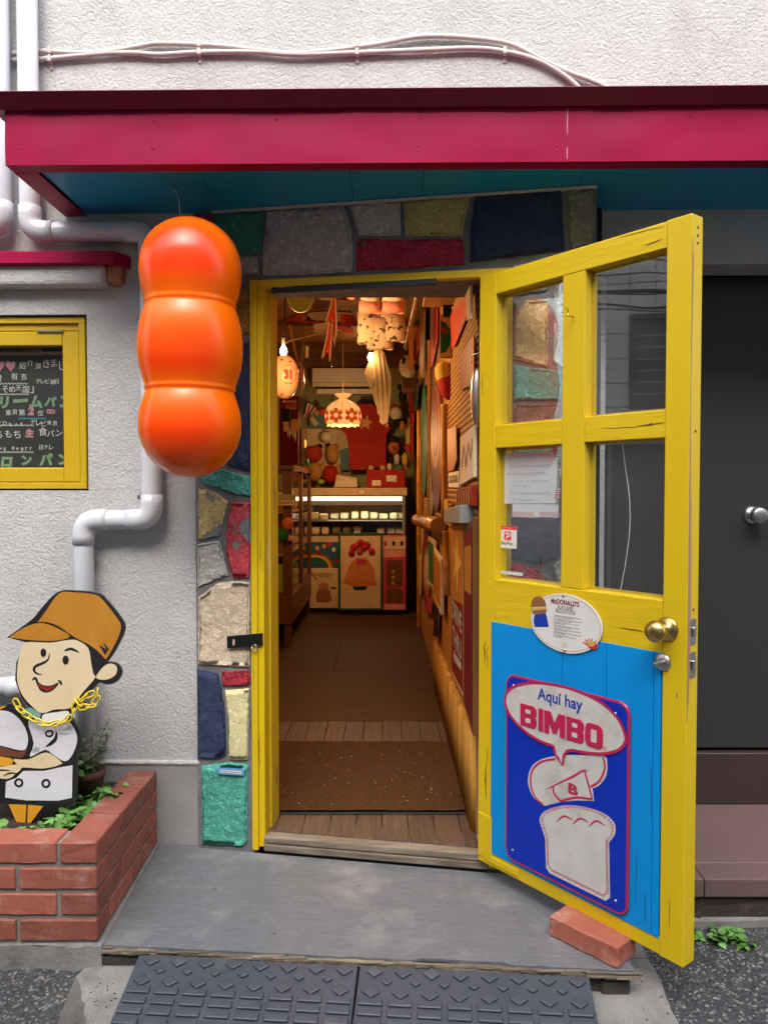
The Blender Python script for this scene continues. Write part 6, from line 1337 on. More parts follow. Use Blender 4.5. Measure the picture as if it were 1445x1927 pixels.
for k, (q, m, lab) in enumerate(((I4((700, 180), (745, 170), (700, 700), (690, 640)), 'mural_blue', 'grey green banner edge beside the bamboo pole'), (I6((620, 900), (650, 860), (640, 1400), (615, 1380)), 'rain_yellow', 'yellow ruler like strip left of the round sign'), (I6((700, 1420), (800, 1440), (790, 1640), (700, 1600)), 'rose', 'faded pink strip below the round sign'), (I6((840, 1500), (880, 1560), (870, 1920), (820, 1900)), 'in_dark', 'black panel leaning below the gold rimmed picture'), ([(848, 940), (856, 938), (856, 980), (848, 982)], 'gold_star', 'tan strip beside the grey tin'))):
    pol(R, q, m, 'wall_strip', lab, 'strip', .006, .010 + k * .004)
# small stock on and above the display case
for i, (px, py, rx, ry, m, lab) in enumerate(((699, 905, 4, 6, 'gold_star', 'tiny gold jar at the left end of the gift box'), (733, 878, 5, 7, 'white_cloth', 'tiny white figurine above the gift box middle'), (752, 880, 5, 6, 'mural_blue', 'tiny grey blue tin on the gift box right end'), (604, 906, 7, 5, 'lime', 'small green bundle left of the paper bags'), (757, 800, 5, 9, 'amber', 'small amber plush hanging by the red banner'), (728, 800, 4, 5, 'pink', 'small pink ornament right of the red shirt sleeve'), (753, 728, 5, 7, 'in_dark', 'small black mask hanging under the wall shelf'), (606, 775, 5, 7, 'flag_red', 'small red ribbon on the teal poster'), (572, 835, 5, 9, 'cream', 'cream pouch hanging over the glass cabinet'), (557, 850, 5, 8, 'gold_star', 'gold pouch hanging over the glass cabinet'), (578, 870, 4, 7, 'in_green', 'green pouch hanging behind the glass cabinet'))):
    fr = FY(7.62 if i < 8 else 6.4); c = fr.uv(px, py); kk = fr.o.y / 1447; t_ = thing('ornament', lab, 'ornament', fr.pt(*c)); g = nb(); ball(g, fr.pt(*c), rx * kk, (1, .8, ry / rx), 12, 8); part('body', g, M[m], t_)
    g = nb(); ball(g, fr.pt(c[0], c[1] + ry * kk * .95), rx * kk * .45, (1, 1, .8), 8, 6); part('cap', g, M['in_dark' if m != 'in_dark' else 'cream'], t_)
g = nb(); tube(g, [ony(533, 648, 4.6), ony(548, 640, 4.8), ony(585, 632, 5), ony(612, 622, 5.2), ony(640, 621, 6.3)], .003, 5); solo('lamp_wire', g, M['cream'], 'thin pale wire strung under the ceiling to the pendant lamp', 'wire')
# lamps
def bulb(px, py, d, lab, watts, r=.022):
    p = FY(d).pt(*FY(d).uv(px, py)); t_ = thing('light_bulb', lab, 'light bulb', p)
    g = nb(); lathe(g, p, (0, 0, 1), [(0, -r * 1.3), (r * .7, -r), (r, -r * .2), (r * .85, r * .6), (r * .4, r * 1.3), (r * .4, r * 1.8)], 14); part('bulb', g, M['bulb'], t_)
    g = nb(); lathe(g, p, (0, 0, 1), [(r * .55, r * 1.5), (r * .62, r * 3.6), (r * .3, r * 4), (0, r * 4)], 12); part('socket', g, M['in_dark'], t_)
    g = nb(); tube(g, [p + Vector((0, 0, r * 4)), p + Vector((.0, .05, r * 6)), Vector((p.x, p.y + .08, CZ))], .004, 6); part('cord', g, M['in_dark'], t_)
    l = bpy.data.lights.new('bulb_light', 'POINT'); l.energy = watts; l.color = (1, .52, .19); l.shadow_soft_size = .035; lo = bpy.data.objects.new('bulb_light', l); COL.objects.link(lo); lo.parent = t_; lo.location = (0, -.05, -.02)
bulb(533.5, 660, 3.9, 'bare lit bulb in a black socket near the left jamb', 14, .018); bulb(697, 672, 6.9, 'bare lit bulb beside the white hanging dress', .5, .026)
LD = 6.4; FL_ = FY(LD); lc = FL_.uv(645.5, 770); kp = LD / 1447
pn = thing('pendant_lamp', 'lit stained glass pendant lamp with red flowers above the display case', 'pendant lamp', FL_.pt(lc[0], FL_.uv(645, 803)[1]))
def lp(y): return FL_.uv(645.5, y)[1]
prof = [(16.5, 741.5), (7, 750), (10, 752), (22, 758), (30, 766), (33, 773), (33.5, 784), (32, 796), (30.5, 800.5)]
O_ = FL_.pt(lc[0], 0)
g = nb(); lathe(g, O_, (0, 0, 1), [(r * kp, lp(y)) for r, y in prof], 24)
for v in g.verts:
    if v.co.z < lp(799): v.co.z += .006 * math.cos(12 * math.atan2(v.co.y - LD, v.co.x - lc[0]))
part('shade', g, M['shade_cream'], pn)
g = nb()
for k in range(12):
    a = 2 * math.pi * k / 12; tube(g, [O_ + Vector((math.cos(a) * (r + .15) * kp, math.sin(a) * (r + .15) * kp, lp(y))) for r, y in prof[:6]], .0014, 4)
for r, y in ((33.2, 774), (22, 758.3)): tube(g, [O_ + Vector((math.cos(t) * r * kp, math.sin(t) * r * kp, lp(y))) for t in [i * math.pi / 12 for i in range(24)]], .0014, 4, closed=True)
part('lead_lines', g, M['lead'], pn, kind='stuff')
for k in range(7):
    a = -math.pi / 2 - .35 + k * 2 * math.pi / 7; F = Fr(O_ + Vector((math.cos(a), math.sin(a), 0)) * 33.3 * kp + Vector((0, 0, lp(784))), Vector((-math.sin(a), math.cos(a), 0)))
    g = nb(); s = 5.6 * kp
    for j in range(6):
        t = math.pi / 6 + j * math.pi / 3; e_ = ell((math.cos(t) * s * 1.55, math.sin(t) * s * 1.55), s * .95, s * .75, 10, t); prism(g, F, e_, -.01, .003 - .004 * abs(math.cos(t)))
    fw_ = part('flower', g, M['shade_red'], pn); g = nb(); prism(g, F, ell((0, 0), s * .7, s * .7, 10), -.004, .0045); part('flower_centre', g, M['shade_cream'], fw_)
g = nb(); ball(g, O_ + Vector((.01, -.01, lp(776))), .032, (1, 1, 1.25)); part('bulb', g, M['bulb'], pn)
g = nb(); tube(g, [O_ + Vector((0, 0, lp(748))), O_ + Vector((0, 0, lp(622))), O_ + Vector((-.03, 0, lp(621))), O_ + Vector((-.3, 0, lp(632)))], .004, 6); part('cord', g, M['cream'], pn)
l = bpy.data.lights.new('lamp_light', 'POINT'); l.energy = 7; l.color = (1, .58, .25); l.shadow_soft_size = .06; lo = bpy.data.objects.new('lamp_light', l); COL.objects.link(lo); lo.parent = pn; lo.location = Vector((0, 0, -.09))
# --- back of the shop
F7 = FY(7.7); ac = thing('air_conditioner', 'cream wall air conditioner above the lamp at the back', 'air conditioner', F7.pt(*F7.uv(645, 741)))
g = nb(); P_ = F7.P([(587, 692), (714, 692), (714, 727), (587, 727)]); prism(g, F7, P_, -.2, 0, .008, 2); part('casing', g, M['aircon'], ac)
g = nb(); prism(g, F7, F7.P([(594, 728), (700, 728), (700, 731), (594, 731)]), -.15, -.02); part('outlet', g, M['in_dark'], ac); g = nb(); prism(g, F7, F7.P([(596, 731.5), (712, 731.5), (712, 741), (596, 741)]), -.05, .01, .004); part('flap', g, M['aircon'], ac)
g = nb(); prism(g, F7, F7.P([(588, 719), (713, 719), (713, 720), (588, 720)]), 0, .001); part('seam_line', g, M['metal_grey'], ac)
F79 = FY(7.93)
ms = [('mural_patch', I3((420, 620), (1040, 640), (1050, 900), (900, 1200), (420, 1100)), 'rain_yellow', 'faded yellow printed bedsheet behind the plush toys'), ('mural_patch', I3((930, 920), (1060, 880), (1060, 1190), (960, 1190)), 'mural_blue', 'grey blue printed cloth left of the red shirt'), ('mural_patch', I3((850, 170), (1360, 165), (1380, 330), (820, 330)), 'mural', 'green printed cloth under the air conditioner')]
for nm, q, m, lab in ms:
    M_ = {'rain_yellow': 'cream'}.get(m, m); pol(F79, q, M_, 'printed_cloth', lab, 'cloth', .004, .002 if 'faded' in lab else .008)
cs = board('title_poster', 'teal poster with yellow letters behind the stained glass lamp', 'poster', F79, I3((525, 370), (800, 360), (800, 600), (525, 610)), 'mural_blue', .01, .01)
g = nb(); a0, b0 = F79.uv(*I3((590, 455))[0]); a1, b1 = F79.uv(*I3((735, 368))[0]); text(g, F79, 'sper', a0, a1, b0, b1, .024, .05); part('lettering', g, M['rain_yellow'], cs)
lay(cs, 'pale_shape', F79, I3((530, 480), (570, 450), (620, 520), (650, 560), (600, 590), (555, 540)), 'cream', .022)
rsn = thing('red_shirt', 'red shirt with a gold star hanging on the back wall', 'shirt', F79.pt(*F79.uv(690, 884)))
FS = FY(7.8); q = I3((1195, 285), (1370, 280)) + I4((60, 330), (150, 480), (265, 580), (165, 665), (190, 1110), (0, 1108)) + I3((1240, 1185), (1070, 1192), (1055, 900), (1050, 720), (935, 625), (1060, 420), (1150, 300))
g = nb(); prism(g, FS, FS.P(q), 0, .05, .015, 2); part('body', g, M['in_red'], rsn); g = nb(); prism(g, FS, FS.P(I3((1185, 290), (1205, 245), (1280, 232), (1370, 245), (1385, 285), (1280, 296))), .0, .056, .006); part('collar', g, M['navy_cloth'], rsn)
lay(rsn, 'star', FS, I3((1310, 432), (1335, 520), (1380, 540), (1335, 575), (1335, 645), (1285, 600), (1215, 635), (1245, 560), (1225, 495), (1280, 510)), 'gold_star', .055)
wd = thing('hanging_dress', 'thin white dress hanging in folds right of the lamp', 'dress', FY(6.95).pt(*FY(6.95).uv(718, 800))); FD = FY(6.95)
q = [(700, 664), (708, 656), (718, 656), (724, 664), (730, 690), (738, 712), (735, 745), (732, 775), (730, 795), (720, 800), (714, 794), (716, 782), (706, 760), (700, 735), (690, 716), (684, 705)]
c = sum((Vector(p) for p in FD.P(q)), Vector((0, 0))) / len(q); g = nb(); prism(g, FD, FD.P(q), 0, .025, .01, 2)
M['dress_cloth'] = mat('dress_cloth', (.46, .35, .20), .9, (.36, .26, .13), 14, .7)
part('cloth', g, M['dress_cloth'], wd)
for a_, b_ in (((702, 668), (712, 780)), ((712, 662), (720, 790)), ((720, 668), (728, 770)), ((706, 700), (700, 730))):
    g = nb(); p, q_ = FD.pt(*FD.uv(*a_), .026), FD.pt(*FD.uv(*b_), .022); tube(g, [p, p.lerp(q_, .5) + Vector((.006, 0, 0)), q_], [.004, .014, .008], 8); part('fold', g, M['dress_cloth'], wd, smooth=True)
def plush(name, lab, fr, bits, cat='plush toy'):
    t_ = thing(name, lab, cat, fr.pt(*fr.uv(bits[0][1], bits[0][2])))
    for nm, px, py, rx, ry, m in bits:
        c = fr.uv(px, py); k = fr.o.y / 1447; g = nb(); ball(g, fr.pt(c[0], c[1], rx * k * .2), rx * k, (1, .8, ry / rx), 14, 10); part(nm, g, M[m], t_)
F76 = FY(7.75)
plush('plush_bear', 'red plush bear in a tan jumper on the display case', F76, [('body', 592, 888, 16, 18, 'plush_tan'), ('head', 591, 854, 17, 16, 'plush_red'), ('ear', 579, 842, 5, 5, 'plush_red'), ('ear', 602, 840, 5, 5, 'in_dark'), ('arm', 576, 880, 5, 12, 'plush_tan'), ('arm', 608, 880, 5, 12, 'plush_tan')])
plush('plush_bear', 'mustard plush bear in a red jumper beside the red bear', F76, [('body', 622, 892, 15, 17, 'in_red'), ('head', 626, 853, 12, 18, 'plush_tan'), ('ear', 618, 838, 4, 5, 'in_dark'), ('ear', 634, 838, 4, 5, 'plush_tan'), ('muzzle', 627, 857, 5, 6, 'plush_orange'), ('arm', 636, 886, 5, 12, 'plush_tan')])
plush('plush_doll', 'small pale plush doll above the two bears', F76, [('head', 614, 822, 11, 10, 'white_cloth'), ('cap', 614, 814, 5, 4, 'mural_blue')])
plush('plush_doll', 'black plush doll in an orange lettered shirt at the back right', F76, [('body', 741, 842, 11, 12, 'plush_orange'), ('head', 741, 828, 10, 8, 'in_dark'), ('arm', 730, 842, 4, 6, 'in_dark'), ('arm', 752, 842, 4, 6, 'in_dark'), ('leg', 736, 864, 5, 10, 'in_dark'), ('leg', 747, 864, 5, 10, 'white_cloth')])
t_ = bpy.data.objects['plush_doll.001']; g = nb(); c = F76.uv(742, 843.5); text(g, F76, 'G', c[0] - .018, c[0] + .018, c[1] - .02, c[1] + .02, .062, .05); part('lettering', g, M['in_dark'], t_)
plush('plush_doll', 'white and black striped plush doll hanging at the back right', F76, [('head', 745, 778, 12, 13, 'white_cloth'), ('bow', 741, 764, 7, 4, 'in_red'), ('body', 752, 795, 13, 8, 'in_dark'), ('ear', 758, 744, 8, 11, 'in_dark')])
plush('plush_animal', 'long yellow plush animal with red belly at the back right', F76, [('body', 769, 820, 6, 34, 'rain_yellow'), ('belly', 768, 842, 7, 9, 'flag_red'), ('leg', 762, 864, 6, 13, 'rain_yellow'), ('tail', 762, 882, 5, 6, 'rain_yellow')])
pol(F76, I4((480, 80), (590, 80), (590, 1000), (545, 1000), (540, 380), (480, 360)), 'in_red', 'shop_banner', 'narrow red banner at the back corner', 'banner', .01, -.08)
fg = board('striped_flag', 'small flag with red white and dark stripes beside the teal poster', 'flag', F76, I3((430, 440), (500, 275), (620, 350), (500, 480)), 'white_cloth', .004, .0)
for q, m in ((I3((425, 440), (475, 275), (498, 290), (455, 445)), 'navy_cloth'), (I3((470, 460), (520, 300), (545, 310), (495, 470)), 'in_red'), (I3((490, 470), (570, 320), (592, 330), (512, 478)), 'navy_cloth'), (I3((530, 470), (600, 350), (615, 360), (545, 478)), 'in_red')): lay(fg, 'stripe', F76, q, m, .006)
# display case
CY0, CX0, CX1 = 7.45, FY(7.45).uv(583, 1000)[0], FY(7.45).uv(766, 1000)[0]; FC = FY(CY0)
dc = thing('display_case', 'lit glass fronted bread display case at the back of the shop', 'display case', ((CX0 + CX1) / 2, CY0, FZ))
def zc_(y): return FC.uv(670, y)[1]
def cbox(nm, x0, x1, yt, yb_, y0, y1, m, bev=.003): 
    g = nb(); box(g, x0, x1, y0, y1, zc_(yb_), zc_(yt), bev); return part(nm, g, M[m], dc)
cbox('header', CX0, CX1, 918, 932.5, CY0 - .02, 7.98, 'board_cream'); cbox('light_tube', CX0 + .02, CX1 - .05, 935, 942, CY0 + .01, CY0 + .05, 'case_light'); cbox('light_housing', CX0, CX1, 944, 951, CY0, CY0 + .06, 'metal_grey')
cbox('back_panel', CX0, CX1, 933, 1147, 7.96, 7.99, 'cabinet_wood'); cbox('side_post', CX1 - .045, CX1 - .02, 932.5, 1012, CY0 - .01, CY0 + .02, 'metal_grey'); cbox('side_panel', CX1 - .02, CX1, 933, 1147, CY0, 7.96, 'in_dark'); cbox('side_panel', CX0, CX0 + .015, 933, 1147, CY0, 7.96, 'cabinet_wood')
for yt in (980, 1009): cbox('shelf', CX0 + .015, CX1 - .02, yt, yt + 1.6, CY0 + .02, 7.95, 'metal_grey', .001)
cbox('lower_front', CX0, CX1, 1010, 1147, CY0, CY0 + .03, 'board_cream'); cbox('pane', CX0 + .02, CX1 - .045, 951, 1008, CY0 + .001, CY0 + .005, 'thin_glass', 0)
l = bpy.data.lights.new('case_tube_light', 'AREA'); l.shape = 'RECTANGLE'; l.size = .8; l.size_y = .04; l.energy = .55; l.color = (1, .93, .70); lo = bpy.data.objects.new('case_tube_light', l); COL.objects.link(lo); lo.parent = dc; lo.location = Vector(((CX0 + CX1) / 2, CY0 + .08, zc_(952))) - dc.location
M['bread_label'] = mat('bread_label', (.80, .74, .55), .5, chips=((.10, .06, .03), 60, .60))
for yb_, xs_ in ((979, (592, 610, 629, 648, 668, 686, 704, 722, 740, 754)), (1008, (594, 612, 632, 652, 672, 716, 736, 752))):
    for i, px in enumerate(xs_):
        Fq = FY(CY0 + .14 + random.random() * .05); a, _ = Fq.uv(px, 960); z0 = zc_(yb_) + .002; w_ = .036 + random.random() * .008; h_ = .055 + random.random() * .03; Fq = Fr(Fq.o, (1, random.uniform(-.25, .25), 0)); a = Fq.uv(px, 960)[0]
        lv = {979: 'upper', 1008: 'lower'}[yb_]
        left = 'leftmost' if i == 0 else 'rightmost' if i == len(xs_) - 1 else None
        t_ = thing('bread_pack', f'{left + " " if left else ""}white labelled bread pack on the {lv} shelf of the display case', 'bread pack', Fq.pt(a, z0), f'bread packs on the {lv} case shelf')
        g = nb(); rect(g, Fq, a - w_, a + w_, z0, z0 + h_, -.10, 0, .012, 2); wr_ = part('wrapper', g, M['bread_wrap'], t_)
        g = nb(); prism(g, Fq, rrect(a - w_ * .86, a + w_ * .86, z0 + h_ * .2, z0 + h_ * .86, .016), .0005, .002); part('label', g, M['bread_label'], wr_)
st_ = thing('price_ticket', 'round price ticket stuck on the display case header', 'ticket', FC.pt(*FC.uv(681, 932))); g = nb(); prism(g, FC, FC.P(relp(681, 926, 8.5, 6)), .021, .024); part('card', g, M['gold_star'], st_); g = nb(); prism(g, FC, FC.P(relp(681, 926, 6, 4)), .0241, .025); part('face', g, M['bread_label'], st_)
F75 = FY(7.55); zt0 = zc_(918) + .001
def ctop(name, lab, cat, px0, px1, pyt, m, dep=.12, bits=()):
    a0, a1 = F75.uv(px0, 900)[0], F75.uv(px1, 900)[0]; z1 = F75.uv(650, pyt)[1]; t_ = thing(name, lab, cat, F75.pt((a0 + a1) / 2, zt0)); g = nb(); rect(g, F75, a0, a1, zt0, z1, -dep, 0, .004); part('body', g, M[m], t_)
    return t_
pb = thing('paper_bags', 'fanned stack of white paper bags on the display case', 'paper bags', F75.pt(F75.uv(650, 900)[0], zt0))
for k in range(4):
    g = nb(); P_ = F75.P([(627 + k * 1.2, 917 - k * 4), (673 - k * .5, 917 - k * 3), (672, 913 - k * 4.5), (633, 911 - k * 6)]); prism(g, F75, P_, -.2, -.0 - k * .01, .003); part('bag', g, M['white_cloth'], pb)
bx = ctop('gift_box', 'dark red gift box with tan labels on the display case', 'box', 690, 762, 884, 'in_red', .16)
for q in (I4((185, 1200), (320, 1200), (320, 1285), (185, 1280)), I4((0, 1262), (115, 1262), (115, 1335), (0, 1335))): lay(bx, 'label', F75, q, 'bread_label', .004)
g = nb(); text(g, F75, 'SINCE', F75.uv(735, 892)[0], F75.uv(760, 892)[0], F75.uv(735, 895)[1], F75.uv(735, 890)[1], .004, .02)
bpy.data.meshes  # (plain box: no further print)
g.free()
for px, lab in ((698, 'tiny domed toy with dark sides on the gift box left end'), (720, 'tiny domed toy with dark sides on the gift box middle')):
    plush('figurine', lab, FY(7.62), [('dome', px, 882, 6, 7, 'bread_wrap'), ('side', px - 6, 885, 3, 6, 'in_dark'), ('side', px + 6, 885, 3, 6, 'in_dark')], 'figurine')
# pictures leaning in front of the case
F73 = FY(7.34)
rp = board('rainbow_print', 'dark teal print with a rainbow leaning on the case front', 'print', FY(7.40), [(584, 1020), (640, 1020), (640, 1069), (584, 1069)], 'sky_print', .01, 0); F74 = FY(7.40)
for k, (r, m) in enumerate(((34, 'flag_red'), (30, 'rain_yellow'), (25, 'in_green'), (20, 'sky_print'))):
    q = [(594 + r * math.cos(t), 1069 - r * .82 * math.sin(t)) for t in [i * math.pi / 14 for i in range(15)]]; q = [(max(584.5, x_), y_) for x_, y_ in q]
    q = [p for i, p in enumerate(q) if i == 0 or math.dist(p, q[i - 1]) > .3]; lay(rp, 'rainbow_band', F74, q, m, .012 + k * .002)
for px, py, m in ((597, 1031, 'rain_yellow'), (610, 1028, 'gold_star'), (628, 1034, 'white_cloth'), (620, 1024, 'flag_red'), (601, 1040, 'in_red'), (634, 1055, 'in_red')): lay(rp, 'printed_shape', F74, relp(px, py, 4, 4.5, 10), m, .012)
cp_ = board('cake_poster', 'cream poster of a layered brown cake leaning low left of the case', 'poster', F73, [(581, 1069), (637, 1069), (637, 1144), (577, 1144)], 'board_cream', .01, 0)
lay(cp_, 'cake_base', F73, [(597, 1113), (600, 1107), (617, 1107), (622, 1115), (624, 1128), (619, 1133), (597, 1133), (594, 1124)], 'print_brown', .013); lay(cp_, 'cake_top', F73, relp(609, 1102, 9.5, 6), 'orange_print', .0135); lay(cp_, 'knife_print', F73, [(585, 1078), (588, 1078), (598, 1091), (596, 1092)], 'print_brown', .013); lay(cp_, 'caption', F73, [(623, 1105), (633, 1105), (633, 1108), (623, 1108)], 'in_dark', .013)
g = nb()
for k, (x0, x1) in enumerate(((591, 629), (596, 624), (599, 621))): squiggle(g, F73, F73.uv(x0, 1080)[0], F73.uv(x1, 1080)[0], F73.uv(600, 1079.5 + k * 3)[1], .010, .0125, .003)
part('caption_line', g, M['in_dark'], cp_, kind='stuff')
FG = FY(7.20); gf = thing('framed_picture', 'large green framed picture of red flowers in an orange vase', 'picture', FG.pt(*FG.uv(678, 1148)))
q = [(637, 1003), (720, 1003), (719, 1149), (637, 1149)]; P_ = FG.P(q); a0, a1, b0, b1 = bb(P_); g = nb(); ring(g, FG, a0, a1, b0, b1, .020, -.02, .006, .002); part('frame', g, M['frame_green'], gf); g = nb(); rect(g, FG, a0 + .01, a1 - .01, b0 + .01, b1 - .01, -.018, -.004); part('backing', g, M['board_cream'], gf)
lay(gf, 'vase', FG, I5((1075, 930), (1190, 930), (1240, 990), (1300, 1100), (1300, 1190), (1325, 1270), (1230, 1285), (1000, 1280), (900, 1230), (940, 1150), (960, 1060), (1010, 980)), 'orange_print', .0); lay(gf, 'vase_band', FG, I5((950, 1215), (1310, 1225), (1322, 1262), (905, 1240)), 'amber', .001); lay(gf, 'vase_label', FG, I5((1070, 945), (1190, 950), (1190, 1020), (1060, 1020)), 'rose', .001)
for x_, y_, r in ((1030, 800, 7), (1010, 870, 6.5), (1120, 745, 7.5), (1200, 770, 7.5), (1260, 850, 6.5), (1070, 770, 6), (1160, 800, 7), (1110, 850, 6)):
    p = I5((x_, y_))[0]; c = FG.uv(*p); g = nb(); ball(g, FG.pt(c[0], c[1], .002), r * 7.2 / 1447, (1, .45, 1), 10, 7); part('bloom', g, M['rose'] if r == 6 else M['in_red'], gf)
lay(gf, 'stand', FG, I5((1020, 1290), (1200, 1290), (1180, 1330), (1040, 1330)), 'in_dark', .0)
pk = thing('toy_box', 'tall pink toy box with dark windows right of the framed picture', 'toy box', FG.pt(*FG.uv(743, 1149)))
P_ = FG.P([(721, 1009), (764, 1009), (764, 1149), (721, 1149)]); g = nb(); prism(g, FG, P_, -.12, -.02, .003); part('box', g, M['rose'], pk)
lay(pk, 'cream_field', FG, [(722, 1010), (763, 1010), (763, 1034), (722, 1034)], 'board_cream', -.017); lay(pk, 'pink_band', FG, [(722, 1035), (763, 1035), (763, 1048), (722, 1050)], 'pink', -.017); lay(pk, 'lower_band', FG, [(722, 1138), (763, 1138), (763, 1148), (722, 1148)], 'pink', -.017)
for q in ([(727, 1055), (757, 1054), (757, 1103), (727, 1103)], [(727, 1112), (735, 1107), (750, 1107), (757, 1112), (757, 1134), (727, 1134)]): lay(pk, 'window', FG, q, 'cabinet_wood', -.016)
for k in range(3): lay(pk, 'blossom_print', FG, relp(739.5, 1076 + k * 11, 2.8, 3.2, 10), 'gold_star', -.014)
for px in (725, 741, 756): lay(pk, 'printed_shape', FG, relp(px, 1023, 3, 5, 8), 'in_dark' if px != 725 else 'in_red', -.015)
# left glass cabinet
cx0, cx1, cy0, cy1 = -1.2, -.69, 5.75, 7.28; FCB = FY(cy0)
gc = thing('glass_cabinet', 'dark wooden glass cabinet on a low bench along the left wall', 'cabinet', (-.95, 6.5, FZ))
zb0_, zb1_, zt1 = FCB.uv(549, 1190)[1], FCB.uv(549, 1121)[1], FCB.uv(540, 884)[1]
def gbox(nm, *a, m='cabinet_wood'): g = nb(); box(g, *a, .004); return part(nm, g, M[m], gc)
gbox('base', cx0, cx1, cy0, cy1, zb0_ + .06, zb1_); gbox('top_board', cx0 - .02, cx1 + .02, cy0 - .03, cy1, zt1, zt1 + .035)
for x_, y_ in ((cx1 - .07, cy0), (cx1 - .05, cy1 - .05), (cx1 - .045, (cy0 + cy1) / 2)): gbox('post', x_, cx1, y_, y_ + .05, zb1_, zt1)
for y_ in (cy0 + .02, cy1 - .08): gbox('leg', cx1 - .06, cx1 - .01, y_, y_ + .05, FZ, zb0_ + .06)
for z_ in (.80, 1.12): gbox('shelf', cx0, cx1 - .03, cy0 + .03, cy1 - .03, z_, z_ + .015, m='shelf_wood')
gbox('back_panel', cx0, cx0 + .01, cy0, cy1, zb1_, zt1, m='wall_ply'); gbox('side_pane', cx1 - .02, cx1 - .016, cy0 + .05, cy1 - .05, zb1_, zt1, m='thin_glass'); gbox('front_pane', cx0, cx1 - .07, cy0 + .01, cy0 + .014, zb1_, zt1, m='thin_glass')
k = 0
for z_ in (zb1_ + .004, .818, 1.138):
    for y_ in (5.9, 6.2, 6.5, 6.85, 7.1):
        k += 1; g = nb(); h_ = .1 + random.random() * .12; box(g, cx1 - .2, cx1 - .08, y_ - .05, y_ + .05, z_, z_ + h_, .012, 2)
        cn, cw_ = random.choice([('cream', 'cream'), ('bread', 'straw coloured'), ('amber', 'amber'), ('gold_star', 'tan'), ('white_cloth', 'white'), ('lime', 'lime green')])
        solo('toy_box', g, M[cn], f'small {cw_} toy box on the {"lower" if z_ < .7 else "middle" if z_ < 1 else "upper"} level behind the left cabinet glass', 'toy box', 'toys inside the left glass cabinet')
plush('plush_doll', 'plush doll with orange yarn hair and green dress against the cabinet front', FY(5.70), [('body', 531, 1006, 14, 14, 'in_green'), ('hair', 541, 986, 11, 12, 'plush_orange'), ('face', 539, 989, 8, 9, 'pink'), ('hand', 545, 1013, 5, 6, 'pink')])
pn_ = board('header_card', 'green and white PEANUTS header card on the cabinet front', 'card', FY(5.70), [(524, 930), (556.5, 930), (556.5, 952), (524, 952)], 'mural', .006, 0); FPN = FY(5.70)
lay(pn_, 'white_band', FPN, [(524.5, 942), (553, 942), (554, 945), (553, 950), (524.5, 950)], 'white_cloth', .008); g = nb(); text(g, FPN, 'PEANUTS', FPN.uv(523.5, 946)[0], FPN.uv(551.5, 946)[0], FPN.uv(530, 948.5)[1], FPN.uv(530, 943.5)[1], .0095, .05); part('lettering', g, M['in_red'], pn_)
F6 = FY(6.3); op = board('maroon_panel', 'maroon panel with red letters OPEN hanging above the left cabinet', 'sign', F6, [(526, 745), (562, 745), (562, 880), (526, 880)], 'dark_red', .01, 0); g = nb(); text(g, F6, 'OPEN', F6.uv(530, 760)[0], F6.uv(556, 760)[0], F6.uv(530, 767)[1], F6.uv(530, 757)[1], .012, .06); part('lettering', g, M['flag_red'], op); lay(op, 'letter_backing', F6, [(538, 753), (558, 753), (558, 770), (538, 770)], 'white_cloth', .0108)
for k in range(7):
    px = 541 + k * 3.4; FQ = FY(6.1); g = nb(); y0_ = 796 + random.random() * 14; y1_ = y0_ + 14 + random.random() * 14; p, q_ = FQ.pt(*FQ.uv(px, y0_)), FQ.pt(*FQ.uv(px + 1, y1_)); tube(g, [p, p.lerp(q_, .6), q_], [.007, .005, .002], 6); solo('trinket', g, M['cream'], 'cream shell like trinket hanging below the OPEN panel', 'trinket', 'trinkets hanging over the left cabinet')
pol(FY(7.3), [(563, 880), (583, 905), (583, 1140), (563, 1140)], 'cabinet_wood', 'corner_board', 'dark upright corner board between cabinet and display case', 'board', .02, 0)

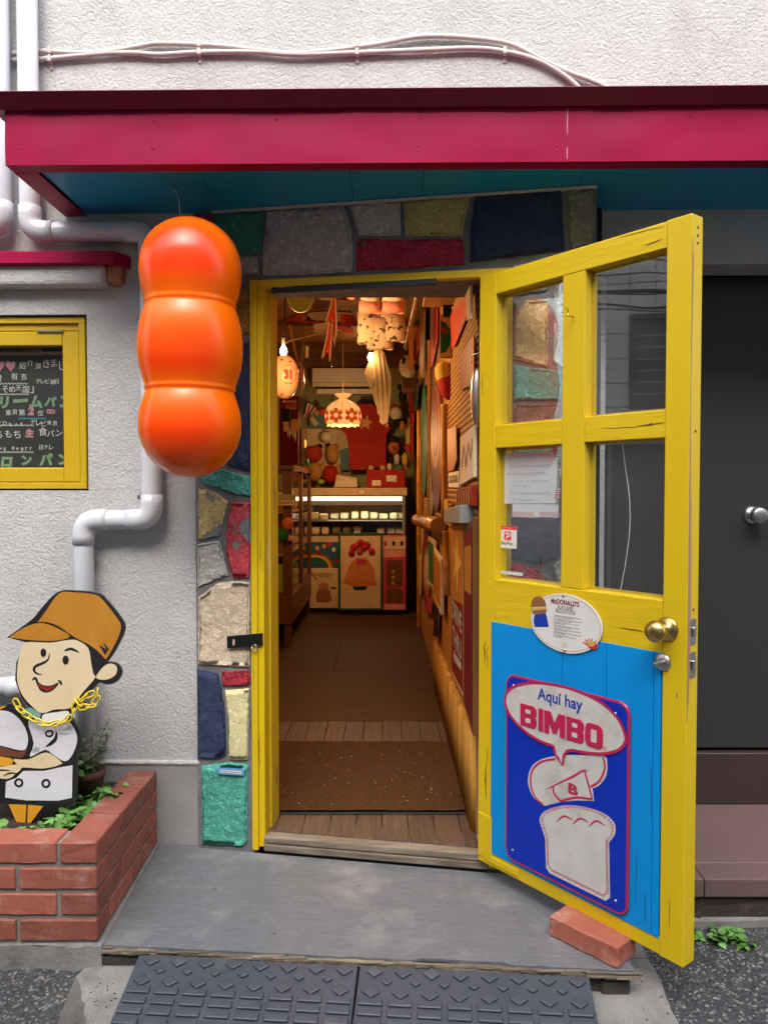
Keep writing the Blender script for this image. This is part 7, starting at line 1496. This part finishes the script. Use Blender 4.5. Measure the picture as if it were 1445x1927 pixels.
# ================================================================== the street seen only in the door panes
NB = thing('neighbour_building', 'grey tiled neighbour building with a dark window facing down the street', 'building', (-7, 0, 0))
NF = Fr((-7, 0, 0), (0, 1, 0)); 
g = nb(); box(g, -11, -7.03, -6, 2.2, -.2, 5.6); part('wall', g, M['tile_wall'], NB)
g = nb(); tw_, th_ = .30, .30
for i in range(-12, 8):
    for j in range(6, 18):
        a, b = i * tw_, j * th_ + .2
        if -.20 < a + tw_ * .5 < 1.50 and 2.2 < b + th_ * .5 < 3.5: continue
        if a + tw_ > 2.2: continue
        rect(g, NF, a + .006, a + tw_ - .006, b + .006, b + th_ - .006, -.03, .0 + .002 * random.random())
part('wall_tile', g, M['tile_wall'], NB, kind='stuff')
g = nb(); ring(g, NF, -.30, 1.50, 2.28, 3.42, .06, -.03, .03, .004); part('window_frame', g, M['dark_frame'], NB); g = nb(); rect(g, NF, -.25, 1.45, 2.32, 3.38, -.02, -.01); part('window_pane', g, M['dark_door'], NB)
for k in range(6): g = nb(); rect(g, NF, -.24, 1.44, 2.45 + k * .14, 2.47 + k * .14, -.008, .0); part('blind_slat', g, M['metal_grey'], NB)
g = nb(); rect(g, NF, -5, 2.19, -.2, 1.85, -.02, .0); part('shopfront', g, M['shop_dark'], NB); g = nb(); rect(g, NF, -5, 2.19, 1.85, 1.95, -.02, .03); part('shopfront_beam', g, M['metal_grey'], NB)
for a in (-.6, .5, 1.7): g = nb(); rect(g, NF, a, a + .04, -.1, 1.85, .0, .02); part('shopfront_post', g, M['metal_grey'], NB)
OB = thing('opposite_building', 'plain rendered building across the street', 'building', (0, -5, 0))
g = nb(); box(g, -16, 18, -9, -4.6, -.3, 8); part('wall', g, M['opposite'], OB)
for k in range(7):
    g = nb(); box(g, -8 + k * 3, -6.6 + k * 3, -4.6, -4.57, 3.2, 4.6, .01); part('window', g, M['shop_dark'], OB)
    g = nb(); box(g, -8.2 + k * 3, -6.2 + k * 3, -4.6, -4.57, 0, 2.3, .01); part('shutter', g, M['metal_grey'], OB)
for k, (z, sag, r) in enumerate(((4.15, .25, .012), (3.95, .15, .008), (3.78, .2, .022), (3.72, .12, .008), (3.6, .18, .012), (3.52, .1, .007), (4.4, .3, .008), (4.6, .2, .010))):
    g = nb(); tube(g, [(-5.6 + .05 * k, -4.6 + 6.9 * i / 16, z - .38 - sag * math.sin(math.pi * i / 16) + .02 * math.sin(i * 2.3 + k)) for i in range(17)], r, 6); solo('street_wire', g, M['in_dark'], 'black overhead wire strung across the street end', 'overhead wire', 'overhead wires across the street end')
